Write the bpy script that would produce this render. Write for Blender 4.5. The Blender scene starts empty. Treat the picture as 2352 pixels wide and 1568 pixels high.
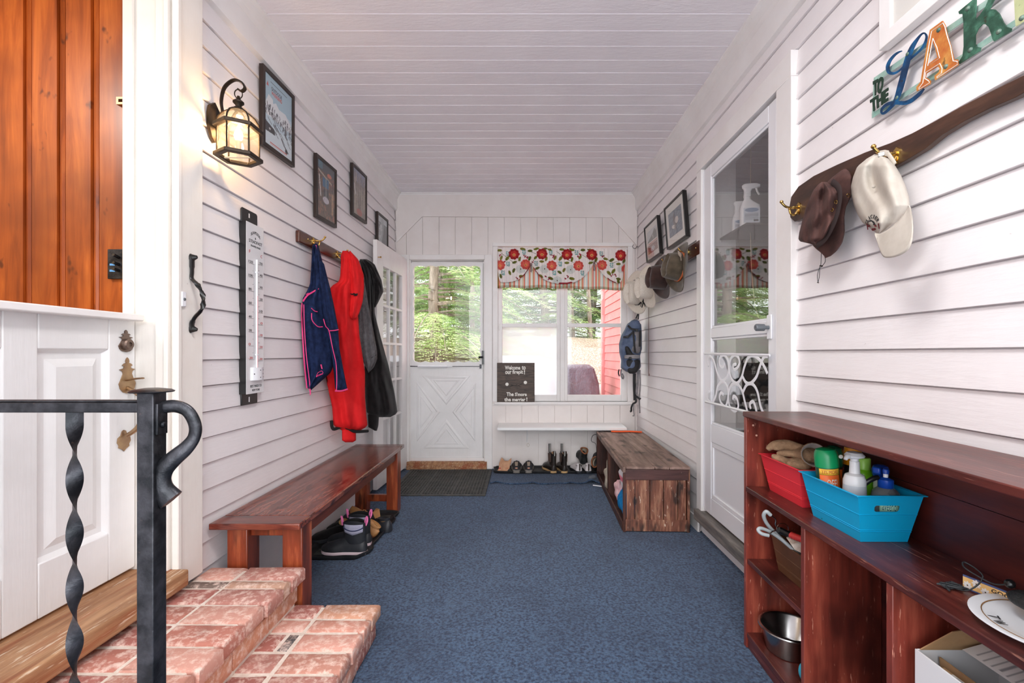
import bpy, math, random
import numpy as np
from mathutils import Vector, Matrix, noise
from mathutils.geometry import tessellate_polygon
PI = math.pi
SC = bpy.context.scene
COL = SC.collection
random.seed(7); RNG = np.random.default_rng(7)

# ---------------------------------------------------------------- camera, sky, lights, exposure
F = 1045.0; VX, VY, HC = 1202.0, 812.0, 1.17
cam_d = bpy.data.cameras.new('camera'); cam = bpy.data.objects.new('camera', cam_d); COL.objects.link(cam)
cam.location = (0, 0, HC); cam.rotation_euler = (PI/2, 0, 0)
cam_d.sensor_width = 36; cam_d.lens = F/2352*36
cam_d.shift_x = (1176-VX)/2352; cam_d.shift_y = (VY-784)/2352
cam_d.clip_start = 0.05; cam_d.clip_end = 200
SC.camera = cam
w = bpy.data.worlds.new('sky'); SC.world = w; w.use_nodes = True
bg = w.node_tree.nodes['Background']; bg.inputs[0].default_value = (0.93, 0.97, 1.0, 1); bg.inputs[1].default_value = 3.8
SC.view_settings.view_transform = 'Standard'; SC.view_settings.look = 'None'
SC.view_settings.gamma = 1.0; SC.view_settings.use_curve_mapping = False
SC.view_settings.exposure = 0.17
SC.cycles.use_denoising = True
SC.cycles.max_bounces = 10; SC.cycles.diffuse_bounces = 6; SC.cycles.transparent_max_bounces = 24
SC.cycles.caustics_reflective = False; SC.cycles.caustics_refractive = False
SC.cycles.sample_clamp_indirect = 6.0
def light(name, kind, loc, rot, energy, color=(1, 1, 1), **kw):
    d = bpy.data.lights.new(name, kind); o = bpy.data.objects.new(name, d); COL.objects.link(o)
    o.location = loc; o.rotation_euler = rot; d.energy = energy; d.color = color
    for k, v in kw.items(): setattr(d, k, v)
    return o
# soft daylight coming in through the open rear end of the porch
light('daylight', 'SUN', (0, -6, 6), (math.radians(66), 0, math.radians(2)), 1.5, (1.0, 0.985, 0.97), angle=math.radians(50))
# added fill lamps, both unseen: one over the entrance end, one inside the house
light('porch_fill_light', 'AREA', (0.0, 0.7, 2.76), (0, 0, 0), 24, (1, 0.97, 0.95), shape='DISK', size=0.6)
light('house_fill_light', 'AREA', (-2.3, 0.4, 2.6), (math.radians(25), 0, 0), 32, (1, 0.93, 0.84), shape='DISK', size=0.6)

# ---------------------------------------------------------------- pixel -> place helpers
XL, XR, YB, ZC = -1.298, 1.156, 4.644, 2.81
def P(px, py, Y): return Vector(((px-VX)*Y/F, Y, HC+(VY-py)*Y/F))
def LW(px, py, off=0.0):
    X = XL+off; return P(px, py, F*-X/(VX-px))
def RW(px, py, off=0.0):
    X = XR-off; return P(px, py, F*X/(px-VX))
def BW(px, py, off=0.0): return P(px, py, YB-off)
def FL(px, py, z=0.0): return P(px, py, F*(HC-z)/(py-VY))

# ---------------------------------------------------------------- colours and materials
def s2l(c):
    c = np.asarray(c, float)/255.0
    return np.where(c <= 0.04045, c/12.92, ((c+0.055)/1.055)**2.4)
def rgb(c): return tuple(float(x) for x in s2l(c))+(1.0,)
MATS = {}
def mat(name, c1, c2=None, rough=0.6, metal=0.0, scale=6.0, stretch=(1, 1, 1), detail=4.0, lo=0.35, hi=0.65,
        bump=0.0, bscale=None, bstretch=None, flecks=None, coat=0.0, dist=0.0, c3=None, attr=None, spec=0.5,
        emit=0.0, alpha=None, trans=0.0, sheen=0.0, bdist=0.01):
    if name in MATS: return MATS[name]
    m = bpy.data.materials.new(name); MATS[name] = m; m.use_nodes = True
    nt = m.node_tree; N = nt.nodes; L = nt.links; b = N['Principled BSDF']
    b.inputs['Roughness'].default_value = rough; b.inputs['Metallic'].default_value = metal
    b.inputs['Specular IOR Level'].default_value = spec; b.inputs['Coat Weight'].default_value = coat
    b.inputs['Coat Roughness'].default_value = 0.15
    if sheen: b.inputs['Sheen Weight'].default_value = sheen
    if trans: b.inputs['Transmission Weight'].default_value = trans
    tc = N.new('ShaderNodeTexCoord')
    def nz(sc, st, det, ds=0.0):
        mp = N.new('ShaderNodeMapping'); mp.inputs['Scale'].default_value = st
        L.new(tc.outputs['Object'], mp.inputs['Vector'])
        n = N.new('ShaderNodeTexNoise'); n.inputs['Scale'].default_value = sc; n.inputs['Detail'].default_value = det
        n.inputs['Roughness'].default_value = 0.62; n.inputs['Distortion'].default_value = ds
        L.new(mp.outputs[0], n.inputs['Vector']); return n
    out = None
    if attr:
        a = N.new('ShaderNodeAttribute'); a.attribute_name = attr; out = a.outputs['Color']
    elif c2 is not None:
        n = nz(scale, stretch, detail, dist); r = N.new('ShaderNodeValToRGB')
        r.color_ramp.elements[0].position = lo; r.color_ramp.elements[1].position = hi
        r.color_ramp.elements[0].color = rgb(c1); r.color_ramp.elements[1].color = rgb(c2)
        if c3 is not None:
            e = r.color_ramp.elements.new((lo+hi)/2); e.color = rgb(c3)
        L.new(n.outputs['Fac'], r.inputs[0]); out = r.outputs[0]
    else:
        b.inputs['Base Color'].default_value = rgb(c1)
    if flecks:
        for (fc, fs, fst, fl, fh, amt) in flecks:
            n = nz(fs, fst, 3.0); r = N.new('ShaderNodeValToRGB')
            r.color_ramp.elements[0].position = fl; r.color_ramp.elements[1].position = fh
            r.color_ramp.elements[0].color = (0, 0, 0, 1); r.color_ramp.elements[1].color = (amt, amt, amt, 1)
            L.new(n.outputs['Fac'], r.inputs[0])
            mx = N.new('ShaderNodeMix'); mx.data_type = 'RGBA'; L.new(r.outputs[0], mx.inputs[0])
            if out is None: mx.inputs[6].default_value = rgb(c1)
            else: L.new(out, mx.inputs[6])
            mx.inputs[7].default_value = rgb(fc); out = mx.outputs[2]
    if out is not None: L.new(out, b.inputs['Base Color'])
    if bump:
        n = nz(bscale or scale, bstretch or stretch, 4.0); bp = N.new('ShaderNodeBump')
        bp.inputs['Strength'].default_value = bump; bp.inputs['Distance'].default_value = bdist
        L.new(n.outputs['Fac'], bp.inputs['Height']); L.new(bp.outputs[0], b.inputs['Normal'])
    if emit:
        b.inputs['Emission Color'].default_value = rgb(c1); b.inputs['Emission Strength'].default_value = emit
    return m
def glass_mat(name, base=0.06, gain=0.9, tint=(1, 1, 1), rough=0.0, powr=5.0, haze=0.0):
    m = bpy.data.materials.new(name); MATS[name] = m; m.use_nodes = True
    nt = m.node_tree; N = nt.nodes; L = nt.links; N.remove(N['Principled BSDF']); o = N['Material Output']
    t = N.new('ShaderNodeBsdfTransparent'); t.inputs[0].default_value = (*tint, 1)
    g = N.new('ShaderNodeBsdfGlossy'); g.inputs['Roughness'].default_value = rough
    lw = N.new('ShaderNodeLayerWeight'); lw.inputs[0].default_value = 0.5
    p = N.new('ShaderNodeMath'); p.operation = 'POWER'; p.inputs[1].default_value = powr; L.new(lw.outputs['Facing'], p.inputs[0])
    a = N.new('ShaderNodeMath'); a.operation = 'MULTIPLY_ADD'; a.inputs[1].default_value = gain; a.inputs[2].default_value = base
    L.new(p.outputs[0], a.inputs[0])
    mx = N.new('ShaderNodeMixShader'); L.new(a.outputs[0], mx.inputs[0]); L.new(t.outputs[0], mx.inputs[1]); L.new(g.outputs[0], mx.inputs[2])
    last = mx
    if haze:
        d = N.new('ShaderNodeBsdfTranslucent'); d.inputs[0].default_value = (0.9, 0.93, 0.97, 1)
        m2 = N.new('ShaderNodeMixShader'); m2.inputs[0].default_value = haze
        L.new(mx.outputs[0], m2.inputs[1]); L.new(d.outputs[0], m2.inputs[2]); last = m2
    L.new(last.outputs[0], o.inputs[0]); return m
def leaf_mat(name, c1, c2, scale=1.5):
    m = bpy.data.materials.new(name); MATS[name] = m; m.use_nodes = True
    nt = m.node_tree; N = nt.nodes; L = nt.links; N.remove(N['Principled BSDF']); o = N['Material Output']
    tc = N.new('ShaderNodeTexCoord'); n = N.new('ShaderNodeTexNoise'); n.inputs['Scale'].default_value = scale
    n.inputs['Detail'].default_value = 5
    L.new(tc.outputs['Object'], n.inputs['Vector']); r = N.new('ShaderNodeValToRGB')
    r.color_ramp.elements[0].position = 0.38; r.color_ramp.elements[1].position = 0.62
    r.color_ramp.elements[0].color = rgb(c1); r.color_ramp.elements[1].color = rgb(c2); L.new(n.outputs['Fac'], r.inputs[0])
    d = N.new('ShaderNodeBsdfDiffuse'); t = N.new('ShaderNodeBsdfTranslucent')
    L.new(r.outputs[0], d.inputs[0]); L.new(r.outputs[0], t.inputs[0])
    mx = N.new('ShaderNodeMixShader'); mx.inputs[0].default_value = 0.4
    L.new(d.outputs[0], mx.inputs[1]); L.new(t.outputs[0], mx.inputs[2]); L.new(mx.outputs[0], o.inputs[0]); return m

white_side = mat('white_siding_paint', (233, 228, 229), (240, 236, 237), rough=0.42, scale=2.5, bump=0.12, bscale=9, bstretch=(1, 1, 8), flecks=[((150, 135, 125), 38, (1, 1, 1), 0.74, 0.78, 0.5)])
white_back = mat('white_board_paint', (226, 218, 214), (236, 230, 227), rough=0.5, scale=2, bump=0.1, bscale=14, flecks=[((120, 100, 85), 30, (1, 1, 0.6), 0.75, 0.78, 0.7)])
white_ceil = mat('ceiling_board_paint', (240, 235, 240), (246, 242, 246), rough=0.65, scale=2, bump=0.25, bscale=50, bstretch=(0.3, 1, 1), flecks=[((165, 155, 160), 5, (0.7, 2, 1), 0.72, 0.76, 0.4)])
white_trim = mat('white_trim_paint', (232, 228, 226), (240, 238, 237), rough=0.35, scale=3, bump=0.08, bscale=12, flecks=[((110, 80, 65), 45, (1, 1, 1), 0.76, 0.79, 0.8)])
cream_trim = mat('cream_trim_paint', (232, 226, 218), (240, 236, 230), rough=0.35, scale=3, bump=0.12, bscale=25, bstretch=(1, 1, 0.15), flecks=[((120, 90, 70), 60, (1, 1, 0.3), 0.77, 0.79, 0.8)])
white_door = mat('white_door_paint', (228, 227, 226), (238, 237, 237), rough=0.32, scale=3, bump=0.15, bscale=40, bstretch=(1, 1, 0.08))
metal_white = mat('white_enamel_metal', (235, 236, 240), rough=0.25, coat=0.3)
carpet = mat('blue_carpet', (26, 44, 74), (80, 108, 140), rough=0.95, scale=85, lo=0.36, hi=0.64, bump=0.9, bscale=150, spec=0.1, sheen=0.2, detail=3,
             flecks=[((26, 44, 72), 2.2, (1, 1, 1), 0.5, 0.75, 0.55), ((95, 120, 148), 5, (1.5, 0.6, 1), 0.6, 0.8, 0.35), ((190, 190, 190), 60, (1, 1, 1), 0.80, 0.82, 0.8)])
black_iron = mat('black_iron', (38, 40, 44), (84, 84, 90), rough=0.38, metal=0.7, scale=18, lo=0.4, hi=0.75, bump=0.2, bscale=40, flecks=[((120, 95, 85), 55, (1, 1, 1), 0.70, 0.76, 0.6)])
black_paint = mat('black_forged_paint', (14, 14, 15), rough=0.3, spec=0.6)
bronze = mat('dark_bronze', (38, 31, 26), (62, 50, 38), rough=0.45, metal=0.6, scale=30, bump=0.15)
brass = mat('polished_brass', (226, 190, 116), (190, 150, 84), rough=0.22, metal=1.0, scale=14)
old_brass = mat('old_brass', (150, 120, 95), (180, 150, 115), rough=0.4, metal=0.8, scale=18)
steel = mat('brushed_steel', (190, 188, 186), (150, 148, 146), rough=0.22, metal=1.0, scale=5)
grey_metal = mat('grey_metal', (125, 132, 138), rough=0.35, metal=0.6)
mahog = mat('reddish_stained_wood', (54, 24, 22), (124, 62, 50), rough=0.36, scale=5, stretch=(6, 0.6, 6), detail=8, lo=0.25, hi=0.78, c3=(90, 38, 32), coat=0.15, bump=0.06, bscale=20,
            flecks=[((190, 130, 112), 46, (3, 0.2, 3), 0.63, 0.68, 0.55), ((38, 18, 18), 3, (1, 1, 1), 0.53, 0.66, 0.6)])
mahog_v = mat('reddish_stained_board', (86, 34, 26), (182, 94, 72), rough=0.36, scale=4, stretch=(5, 5, 0.5), detail=8, lo=0.28, hi=0.75, c3=(132, 56, 44), coat=0.15, bump=0.06, bscale=20,
              flecks=[((226, 160, 135), 40, (3, 3, 0.4), 0.65, 0.69, 0.6), ((52, 22, 20), 4, (1, 1, 0.6), 0.54, 0.68, 0.75)])
bench_top = mat('bench_top_oak_grain', (66, 30, 24), (140, 80, 64), rough=0.26, scale=7, stretch=(6.5, 0.8, 5), detail=9, dist=1.6, lo=0.40, hi=0.60, c3=(116, 60, 48), coat=0.35, bump=0.05, bscale=30)
bench_wood = mat('bench_red_wood', (96, 40, 20), (206, 116, 70), rough=0.32, scale=4, stretch=(4, 4, 0.5), detail=7, lo=0.3, hi=0.72, c3=(140, 62, 36), coat=0.25,
                 flecks=[((56, 24, 16), 5, (3, 3, 0.6), 0.56, 0.66, 0.75)])
orange_wood = mat('orange_pine_panel', (126, 54, 14), (204, 112, 44), rough=0.33, scale=3.2, stretch=(7, 7, 0.55), detail=7, dist=0.6, lo=0.3, hi=0.72, c3=(172, 84, 28), coat=0.2,
                  flecks=[((84, 34, 12), 9, (1.3, 1, 0.8), 0.64, 0.70, 0.9), ((104, 42, 16), 1.8, (1, 1, 1), 0.48, 0.66, 0.65)])
crate_wood = mat('weathered_crate_wood', (56, 34, 28), (196, 148, 118), rough=0.6, scale=5, stretch=(5, 5, 0.7), detail=8, lo=0.3, hi=0.72, c3=(124, 76, 58), bump=0.3, bscale=16,
                 flecks=[((220, 198, 176), 26, (2, 2, 0.6), 0.63, 0.68, 0.7), ((36, 25, 22), 6, (1.3, 1.3, 0.5), 0.55, 0.62, 0.85)])
crate_top = mat('weathered_crate_top', (84, 62, 54), (164, 136, 124), rough=0.6, scale=4, stretch=(6, 0.6, 5), detail=8, lo=0.3, hi=0.7, bump=0.3, bscale=16,
                flecks=[((48, 34, 30), 5, (1.5, 1, 1), 0.56, 0.66, 0.8)])
beam_wood = mat('worn_threshold_wood', (120, 72, 40), (196, 152, 112), rough=0.6, scale=5, stretch=(6, 0.5, 8), detail=7, lo=0.3, hi=0.7, bump=0.3, bscale=18,
                flecks=[((146, 70, 34), 3, (3, 0.5, 4), 0.50, 0.62, 0.75), ((236, 216, 190), 30, (3, 0.3, 3), 0.60, 0.66, 0.6)])
paddle_wood = mat('dark_paddle_wood', (46, 28, 20), (92, 62, 46), rough=0.42, scale=6, stretch=(5, 0.9, 5), detail=7, lo=0.3, hi=0.7, c3=(66, 42, 30), coat=0.15)
rack_wood = mat('dark_rack_wood', (48, 20, 14), (88, 38, 24), rough=0.3, scale=7, stretch=(5, 0.8, 5), detail=6, coat=0.3)
dark_frame = mat('dark_picture_frame', (30, 20, 16), (48, 34, 27), rough=0.4, scale=10, stretch=(1, 1, 0.3))
black_frame = mat('black_picture_frame', (16, 13, 14), rough=0.3)
mat_board = mat('white_mat_board', (232, 230, 224), rough=0.8)
painted = mat('printed_surface', (255, 255, 255), attr='Col', rough=0.55)
painted_cloth = mat('printed_cloth', (255, 255, 255), attr='Col', rough=0.9, spec=0.15, bump=0.15, bscale=400)
rubber = mat('black_rubber', (22, 22, 23), (44, 44, 46), rough=0.55, scale=8, spec=0.4)
rubber_mat = mat('black_rubber_mat', (52, 52, 50), (76, 74, 70), rough=0.7, scale=12)
clear_glass = glass_mat('window_glass', 0.04, 0.9)
storm_glass = glass_mat('storm_door_glass', 0.02, 0.85, powr=2.5)
lamp_glass = glass_mat('seedy_lantern_glass', 0.06, 0.5, (1.0, 0.96, 0.9), haze=0.02)
film_glass = glass_mat('filmed_window_glass', 0.04, 0.5, (0.93, 0.96, 1.0), rough=0.2, haze=0.38)
text_white = mat('white_lettering', (240, 238, 230), rough=0.7)
text_black = mat('black_lettering', (32, 32, 34), rough=0.7)
text_red = mat('red_lettering', (180, 48, 44), rough=0.7)
def plain(name, c, rough=0.5, **k): return mat(name, c, rough=rough, **k)

# ---------------------------------------------------------------- object helpers
WL = {}
def thing(name, label, cat, loc, group=None, kind=None):
    o = bpy.data.objects.new(name, None); COL.objects.link(o); o.location = loc; o.empty_display_size = 0.05
    WL[o.name] = Vector(loc)
    if label: o['label'] = label
    if cat: o['category'] = cat
    if group: o['group'] = group
    if kind: o['kind'] = kind
    return o
def tag(o, label=None, cat=None, group=None, kind=None):
    if label: o['label'] = label
    if cat: o['category'] = cat
    if group: o['group'] = group
    if kind: o['kind'] = kind
    return o
class MB:
    def __init__(s): s.v = []; s.f = []; s.mi = []; s.c = []
    def add(s, vs, fs, mi=0, cols=None):
        k = len(s.v); s.v.extend([tuple(p) for p in vs]); s.f.extend([tuple(i+k for i in f) for f in fs]); s.mi.extend([mi]*len(fs))
        if cols is not None: s.c.extend([tuple(x) for x in cols])
        elif s.c: s.c.extend([(1, 1, 1)]*len(vs))
        return s
    def box(s, x0, x1, y0, y1, z0, z1, mi=0, col=None):
        if x0 > x1: x0, x1 = x1, x0
        if y0 > y1: y0, y1 = y1, y0
        if z0 > z1: z0, z1 = z1, z0
        v = [(x0, y0, z0), (x1, y0, z0), (x1, y1, z0), (x0, y1, z0), (x0, y0, z1), (x1, y0, z1), (x1, y1, z1), (x0, y1, z1)]
        return s.add(v, [(0, 3, 2, 1), (4, 5, 6, 7), (0, 1, 5, 4), (1, 2, 6, 5), (2, 3, 7, 6), (3, 0, 4, 7)], mi, [col]*8 if col is not None else None)
    def hexa(s, b, t, mi=0):
        n = len(b); v = list(b)+list(t)
        fs = [tuple(range(n-1, -1, -1)), tuple(range(n, 2*n))]+[(i, (i+1) % n, n+(i+1) % n, n+i) for i in range(n)]
        return s.add(v, fs, mi)
    def obox(s, c, ax, ay, az, hx, hy, hz, mi=0):
        c, ax, ay, az = Vector(c), Vector(ax).normalized(), Vector(ay).normalized(), Vector(az).normalized()
        q = [(-1, -1), (1, -1), (1, 1), (-1, 1)]
        return s.hexa([c+ax*hx*a+ay*hy*b-az*hz for a, b in q], [c+ax*hx*a+ay*hy*b+az*hz for a, b in q], mi)
    def tube(s, pts, r, n=8, mi=0, cap=True, closed=False, flat=None, up=None, twist=None):
        pts = [Vector(p) for p in pts]; m = len(pts)
        R = r if hasattr(r, '__len__') else [r]*m
        vs = []; prev = None
        for i, p in enumerate(pts):
            a = pts[i-1] if (i > 0 or closed) else pts[i]; b = pts[(i+1) % m] if (i < m-1 or closed) else pts[i]
            t = (b-a).normalized() if (b-a).length > 1e-9 else Vector((0, 0, 1))
            if up is not None: u = Vector(up)
            elif prev is None: u = Vector((0, 0, 1)) if abs(t.z) < 0.9 else Vector((1, 0, 0))
            else: u = prev
            u = (u-t*u.dot(t)); u = u.normalized() if u.length > 1e-6 else t.orthogonal().normalized(); prev = u
            w_ = t.cross(u)
            ang0 = twist[i] if twist else 0.0
            for k in range(n):
                an = 2*PI*k/n
                ca, sa = math.cos(an), math.sin(an)
                if flat: ca, sa = ca*flat[0], sa*flat[1]
                x = ca*math.cos(ang0)-sa*math.sin(ang0); y = ca*math.sin(ang0)+sa*math.cos(ang0)
                vs.append(p+(u*x+w_*y)*R[i])
        fs = []
        for i in range(m if closed else m-1):
            j = (i+1) % m
            for k in range(n): fs.append((i*n+k, i*n+(k+1) % n, j*n+(k+1) % n, j*n+k))
        if cap and not closed: fs += [tuple(range(n-1, -1, -1)), tuple((m-1)*n+k for k in range(n))]
        return s.add(vs, fs, mi)
    def lathe(s, prof, c=(0, 0, 0), axis=(0, 0, 1), n=24, mi=0, ref=None, mis=None, deform=None, caps=True):
        c = Vector(c); a = Vector(axis).normalized(); u = Vector(ref) if ref is not None else (Vector((1, 0, 0)) if abs(a.x) < 0.9 else Vector((0, 1, 0)))
        u = (u-a*u.dot(a)).normalized(); w_ = a.cross(u); vs = []
        for (r, h) in prof:
            for k in range(n):
                an = 2*PI*k/n; x, y, z = r*math.cos(an), r*math.sin(an), h
                if deform: x, y, z = deform(x, y, z, r, an)
                vs.append(c+u*x+w_*y+a*z)
        k0 = len(s.v); s.add(vs, [], mi); m = len(prof)
        for i in range(m-1):
            q = mis[i] if mis else mi
            for k in range(n):
                s.f.append(tuple(k0+x for x in (i*n+k, i*n+(k+1) % n, (i+1)*n+(k+1) % n, (i+1)*n+k))); s.mi.append(q)
        if caps and prof[0][0] > 1e-5: s.f.append(tuple(k0+k for k in range(n-1, -1, -1))); s.mi.append(mis[0] if mis else mi)
        if caps and prof[-1][0] > 1e-5: s.f.append(tuple(k0+(m-1)*n+k for k in range(n))); s.mi.append(mis[-1] if mis else mi)
        return s
    def loft(s, rings, mi=0, cap=True, mis=None):
        n = len(rings[0]); k0 = len(s.v)
        for r in rings: s.add(r, [])
        for i in range(len(rings)-1):
            q = mis[i] if mis else mi
            for k in range(n):
                s.f.append(tuple(k0+x for x in (i*n+k, i*n+(k+1) % n, (i+1)*n+(k+1) % n, (i+1)*n+k))); s.mi.append(q)
        if cap:
            s.f.append(tuple(k0+k for k in range(n-1, -1, -1))); s.mi.append(mis[0] if mis else mi)
            s.f.append(tuple(k0+(len(rings)-1)*n+k for k in range(n))); s.mi.append(mis[-1] if mis else mi)
        return s
    def prism(s, loops, off, mi=0):
        """loops: outline then holes, 3-D points on a plane; extruded by off"""
        if not isinstance(loops[0], (list, tuple)) : loops = [loops]
        loops = [[Vector(p) for p in lp] for lp in loops]; off = Vector(off)
        flatv = [p for lp in loops for p in lp]; tris = tessellate_polygon(loops); n = len(flatv)
        vs = [p for p in flatv]+[p+off for p in flatv]
        fs = [tuple(t) for t in tris]+[tuple(n+i for i in reversed(t)) for t in tris]
        k = 0
        for lp in loops:
            m = len(lp)
            for i in range(m): fs.append((k+i, k+(i+1) % m, n+k+(i+1) % m, n+k+i))
            k += m
        return s.add(vs, fs, mi)
    def grid(s, fn, nu, nv, mi=0, colfn=None, wrap_u=False):
        vs = [fn(i/(nu if wrap_u else nu-1), j/(nv-1)) for j in range(nv) for i in range(nu)]
        fs = []
        for j in range(nv-1):
            for i in range(nu if wrap_u else nu-1):
                i2 = (i+1) % nu; fs.append((j*nu+i, j*nu+i2, (j+1)*nu+i2, (j+1)*nu+i))
        cs = [colfn(i/(nu-1), j/(nv-1)) for j in range(nv) for i in range(nu)] if colfn else None
        return s.add(vs, fs, mi, cs)
    def rot(s, c, axis, ang, start=0):
        M = Matrix.Translation(Vector(c)) @ Matrix.Rotation(ang, 4, Vector(axis)) @ Matrix.Translation(-Vector(c))
        s.v[start:] = [tuple(M @ Vector(p)) for p in s.v[start:]]; return s
    def build(s, name, m, parent=None, smooth=None, bevel=0.0, seg=2, sub=0, label=None, fix=True, solid=0.0):
        me = bpy.data.meshes.new(name)
        org = WL[parent.name] if parent is not None else Vector((0, 0, 0))
        if parent is None and s.v:
            a = np.array(s.v); org = Vector(((a[:, 0].min()+a[:, 0].max())/2, (a[:, 1].min()+a[:, 1].max())/2, a[:, 2].min()))
        me.from_pydata([(p[0]-org[0], p[1]-org[1], p[2]-org[2]) for p in s.v], [], s.f)
        ms = m if isinstance(m, (list, tuple)) else [m]
        for x in ms: me.materials.append(x)
        if any(s.mi): me.polygons.foreach_set('material_index', s.mi)
        if s.c:
            ca = me.color_attributes.new('Col', 'FLOAT_COLOR', 'POINT')
            arr = np.ones((len(s.v), 4), dtype=np.float32); arr[:, :3] = np.array(s.c, dtype=np.float32)[:len(s.v)]
            ca.data.foreach_set('color', arr.ravel())
        if fix:
            import bmesh
            bm = bmesh.new(); bm.from_mesh(me); bmesh.ops.recalc_face_normals(bm, faces=bm.faces); bm.to_mesh(me); bm.free()
        if smooth is not None:
            me.shade_smooth(); me.set_sharp_from_angle(angle=math.radians(smooth))
        me.update()
        o = bpy.data.objects.new(name, me); COL.objects.link(o)
        if parent is not None: o.parent = parent
        else: o.location = org
        WL[o.name] = Vector(org)
        if solid:
            md = o.modifiers.new('thick', 'SOLIDIFY'); md.thickness = solid; md.offset = 0
        if bevel:
            md = o.modifiers.new('bevel', 'BEVEL'); md.width = bevel; md.segments = seg; md.limit_method = 'ANGLE'; md.angle_limit = math.radians(40)
            me.shade_smooth(); me.set_sharp_from_angle(angle=math.radians(smooth or 35))
        if sub:
            md = o.modifiers.new('sub', 'SUBSURF'); md.levels = sub; md.render_levels = sub
        if label: o['label'] = label
        return o
def copy_tree(o, loc=None, rz=None, parent=None, label=None, scale=None):
    c = o.copy(); COL.objects.link(c)
    if parent is not None: c.parent = parent
    if loc is not None: c.location = loc
    if rz is not None: c.rotation_euler = (0, 0, rz)
    if scale is not None: c.scale = scale
    if label: c['label'] = label
    for ch in list(o.children): copy_tree(ch, parent=c)
    return c
def spline(pts, n=8, closed=False):
    pts = [Vector(p) for p in pts]; out = []; m = len(pts)
    for i in range(m if closed else m-1):
        p0 = pts[(i-1) % m] if (i > 0 or closed) else pts[0]; p1 = pts[i]; p2 = pts[(i+1) % m]; p3 = pts[(i+2) % m] if (i+2 < m or closed) else pts[-1]
        for k in range(n):
            t = k/n
            out.append(0.5*((2*p1)+(-p0+p2)*t+(2*p0-5*p1+4*p2-p3)*t*t+(-p0+3*p1-3*p2+p3)*t**3))
    if not closed: out.append(pts[-1])
    return out
def spl2(pts, n=6, closed=True): return [(p.x, p.y) for p in spline([(a, b, 0) for a, b in pts], n, closed)]
# lettering: built-in font outlines bent on to a four-cornered patch
FONT_CACHE = {}
def glyphs(text, bold=0.0):
    key = (text, bold)
    if key not in FONT_CACHE:
        cu = bpy.data.curves.new('t', 'FONT'); cu.body = text; cu.size = 1; cu.resolution_u = 3; cu.offset = bold
        ob = bpy.data.objects.new('t', cu); COL.objects.link(ob)
        dg = bpy.context.evaluated_depsgraph_get(); dg.update()
        me = bpy.data.meshes.new_from_object(ob.evaluated_get(dg))
        v = np.array([tuple(x.co) for x in me.vertices]); f = [tuple(p.vertices) for p in me.polygons]
        bpy.data.objects.remove(ob); bpy.data.curves.remove(cu); bpy.data.meshes.remove(me)
        mn, mxx = v.min(0), v.max(0); d = np.maximum(mxx-mn, 1e-6); asp = d[0]/d[1]
        FONT_CACHE[key] = ((v-mn)/d, f, asp)
    return FONT_CACHE[key]
def text_quad(mb, text, bl, br, tr, tl, off, mi=0, arc=0.0, bold=0.0):
    v, f, _ = glyphs(text, bold); bl, br, tr, tl, off = map(Vector, (bl, br, tr, tl, off))
    def mp(x, y): return (bl*(1-x)+br*x)*(1-y)+(tl*(1-x)+tr*x)*y+(tl-bl)*(arc*(1-(2*x-1)**2))
    a = [mp(p[0], p[1]) for p in v]; n = len(a)
    cnt = {}
    for q in f:
        for i in range(len(q)): e = (q[i], q[(i+1) % len(q)]); cnt[e] = 1
    side = [(e[0], e[1], n+e[1], n+e[0]) for e in cnt if (e[1], e[0]) not in cnt]
    mb.add(a+[p+off for p in a], list(f)+[tuple(n+i for i in reversed(q)) for q in f]+side, mi)
# painted prints: colour stored per point of a fine grid
class Canvas:
    def __init__(s, nx, ny, base, w=1.0, h=1.0, x0=0.0, y0=0.0):
        s.nx, s.ny = nx, ny; u, v = np.meshgrid(np.linspace(0, 1, nx), np.linspace(0, 1, ny))
        s.X = x0+u*w; s.Y = y0+v*h; s.c = np.empty((ny, nx, 3)); s.c[:] = s2l(base)
    def mask(s, m, col, a=1.0): s.c[m] = s.c[m]*(1-a)+s2l(col)*a
    def rect(s, x0, x1, y0, y1, col, a=1.0): s.mask((s.X >= x0) & (s.X <= x1) & (s.Y >= y0) & (s.Y <= y1), col, a)
    def ell(s, cx, cy, rx, ry, col, ang=0.0, a=1.0):
        dx, dy = s.X-cx, s.Y-cy; ca, sa = math.cos(ang), math.sin(ang)
        s.mask((((dx*ca+dy*sa)/rx)**2+((-dx*sa+dy*ca)/ry)**2) < 1, col, a)
    def line(s, pts, wd, col, a=1.0):
        for (ax, ay), (bx, by) in zip(pts[:-1], pts[1:]):
            L2 = (bx-ax)**2+(by-ay)**2+1e-12; t = np.clip(((s.X-ax)*(bx-ax)+(s.Y-ay)*(by-ay))/L2, 0, 1)
            s.mask((s.X-ax-t*(bx-ax))**2+(s.Y-ay-t*(by-ay))**2 < wd*wd, col, a)
    def noise(s, amt, seed=1, cell=3):
        r = np.random.default_rng(seed); k = r.normal(0, 1, (s.ny//cell+2, s.nx//cell+2)); k = np.kron(k, np.ones((cell, cell)))[:s.ny, :s.nx]
        s.c *= np.clip(1+amt*k, 0.1, 3)[..., None]
    def text(s, t, x0, x1, y0, y1, col):
        v, f, _ = glyphs(t, 0.03)
        for q in f:
            p = [(x0+(x1-x0)*v[i][0], y1+(y0-y1)*v[i][1]) for i in q]
            s.poly(p, col)
    def poly(s, p, col, a=1.0):
        inside = np.zeros(s.X.shape, bool); n = len(p)
        for i in range(n):
            (ax, ay), (bx, by) = p[i], p[(i+1) % n]
            if abs(ay-by) < 1e-12: continue
            c = ((ay > s.Y) != (by > s.Y)) & (s.X < (bx-ax)*(s.Y-ay)/(by-ay)+ax); inside ^= c
        s.mask(inside, col, a)
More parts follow.
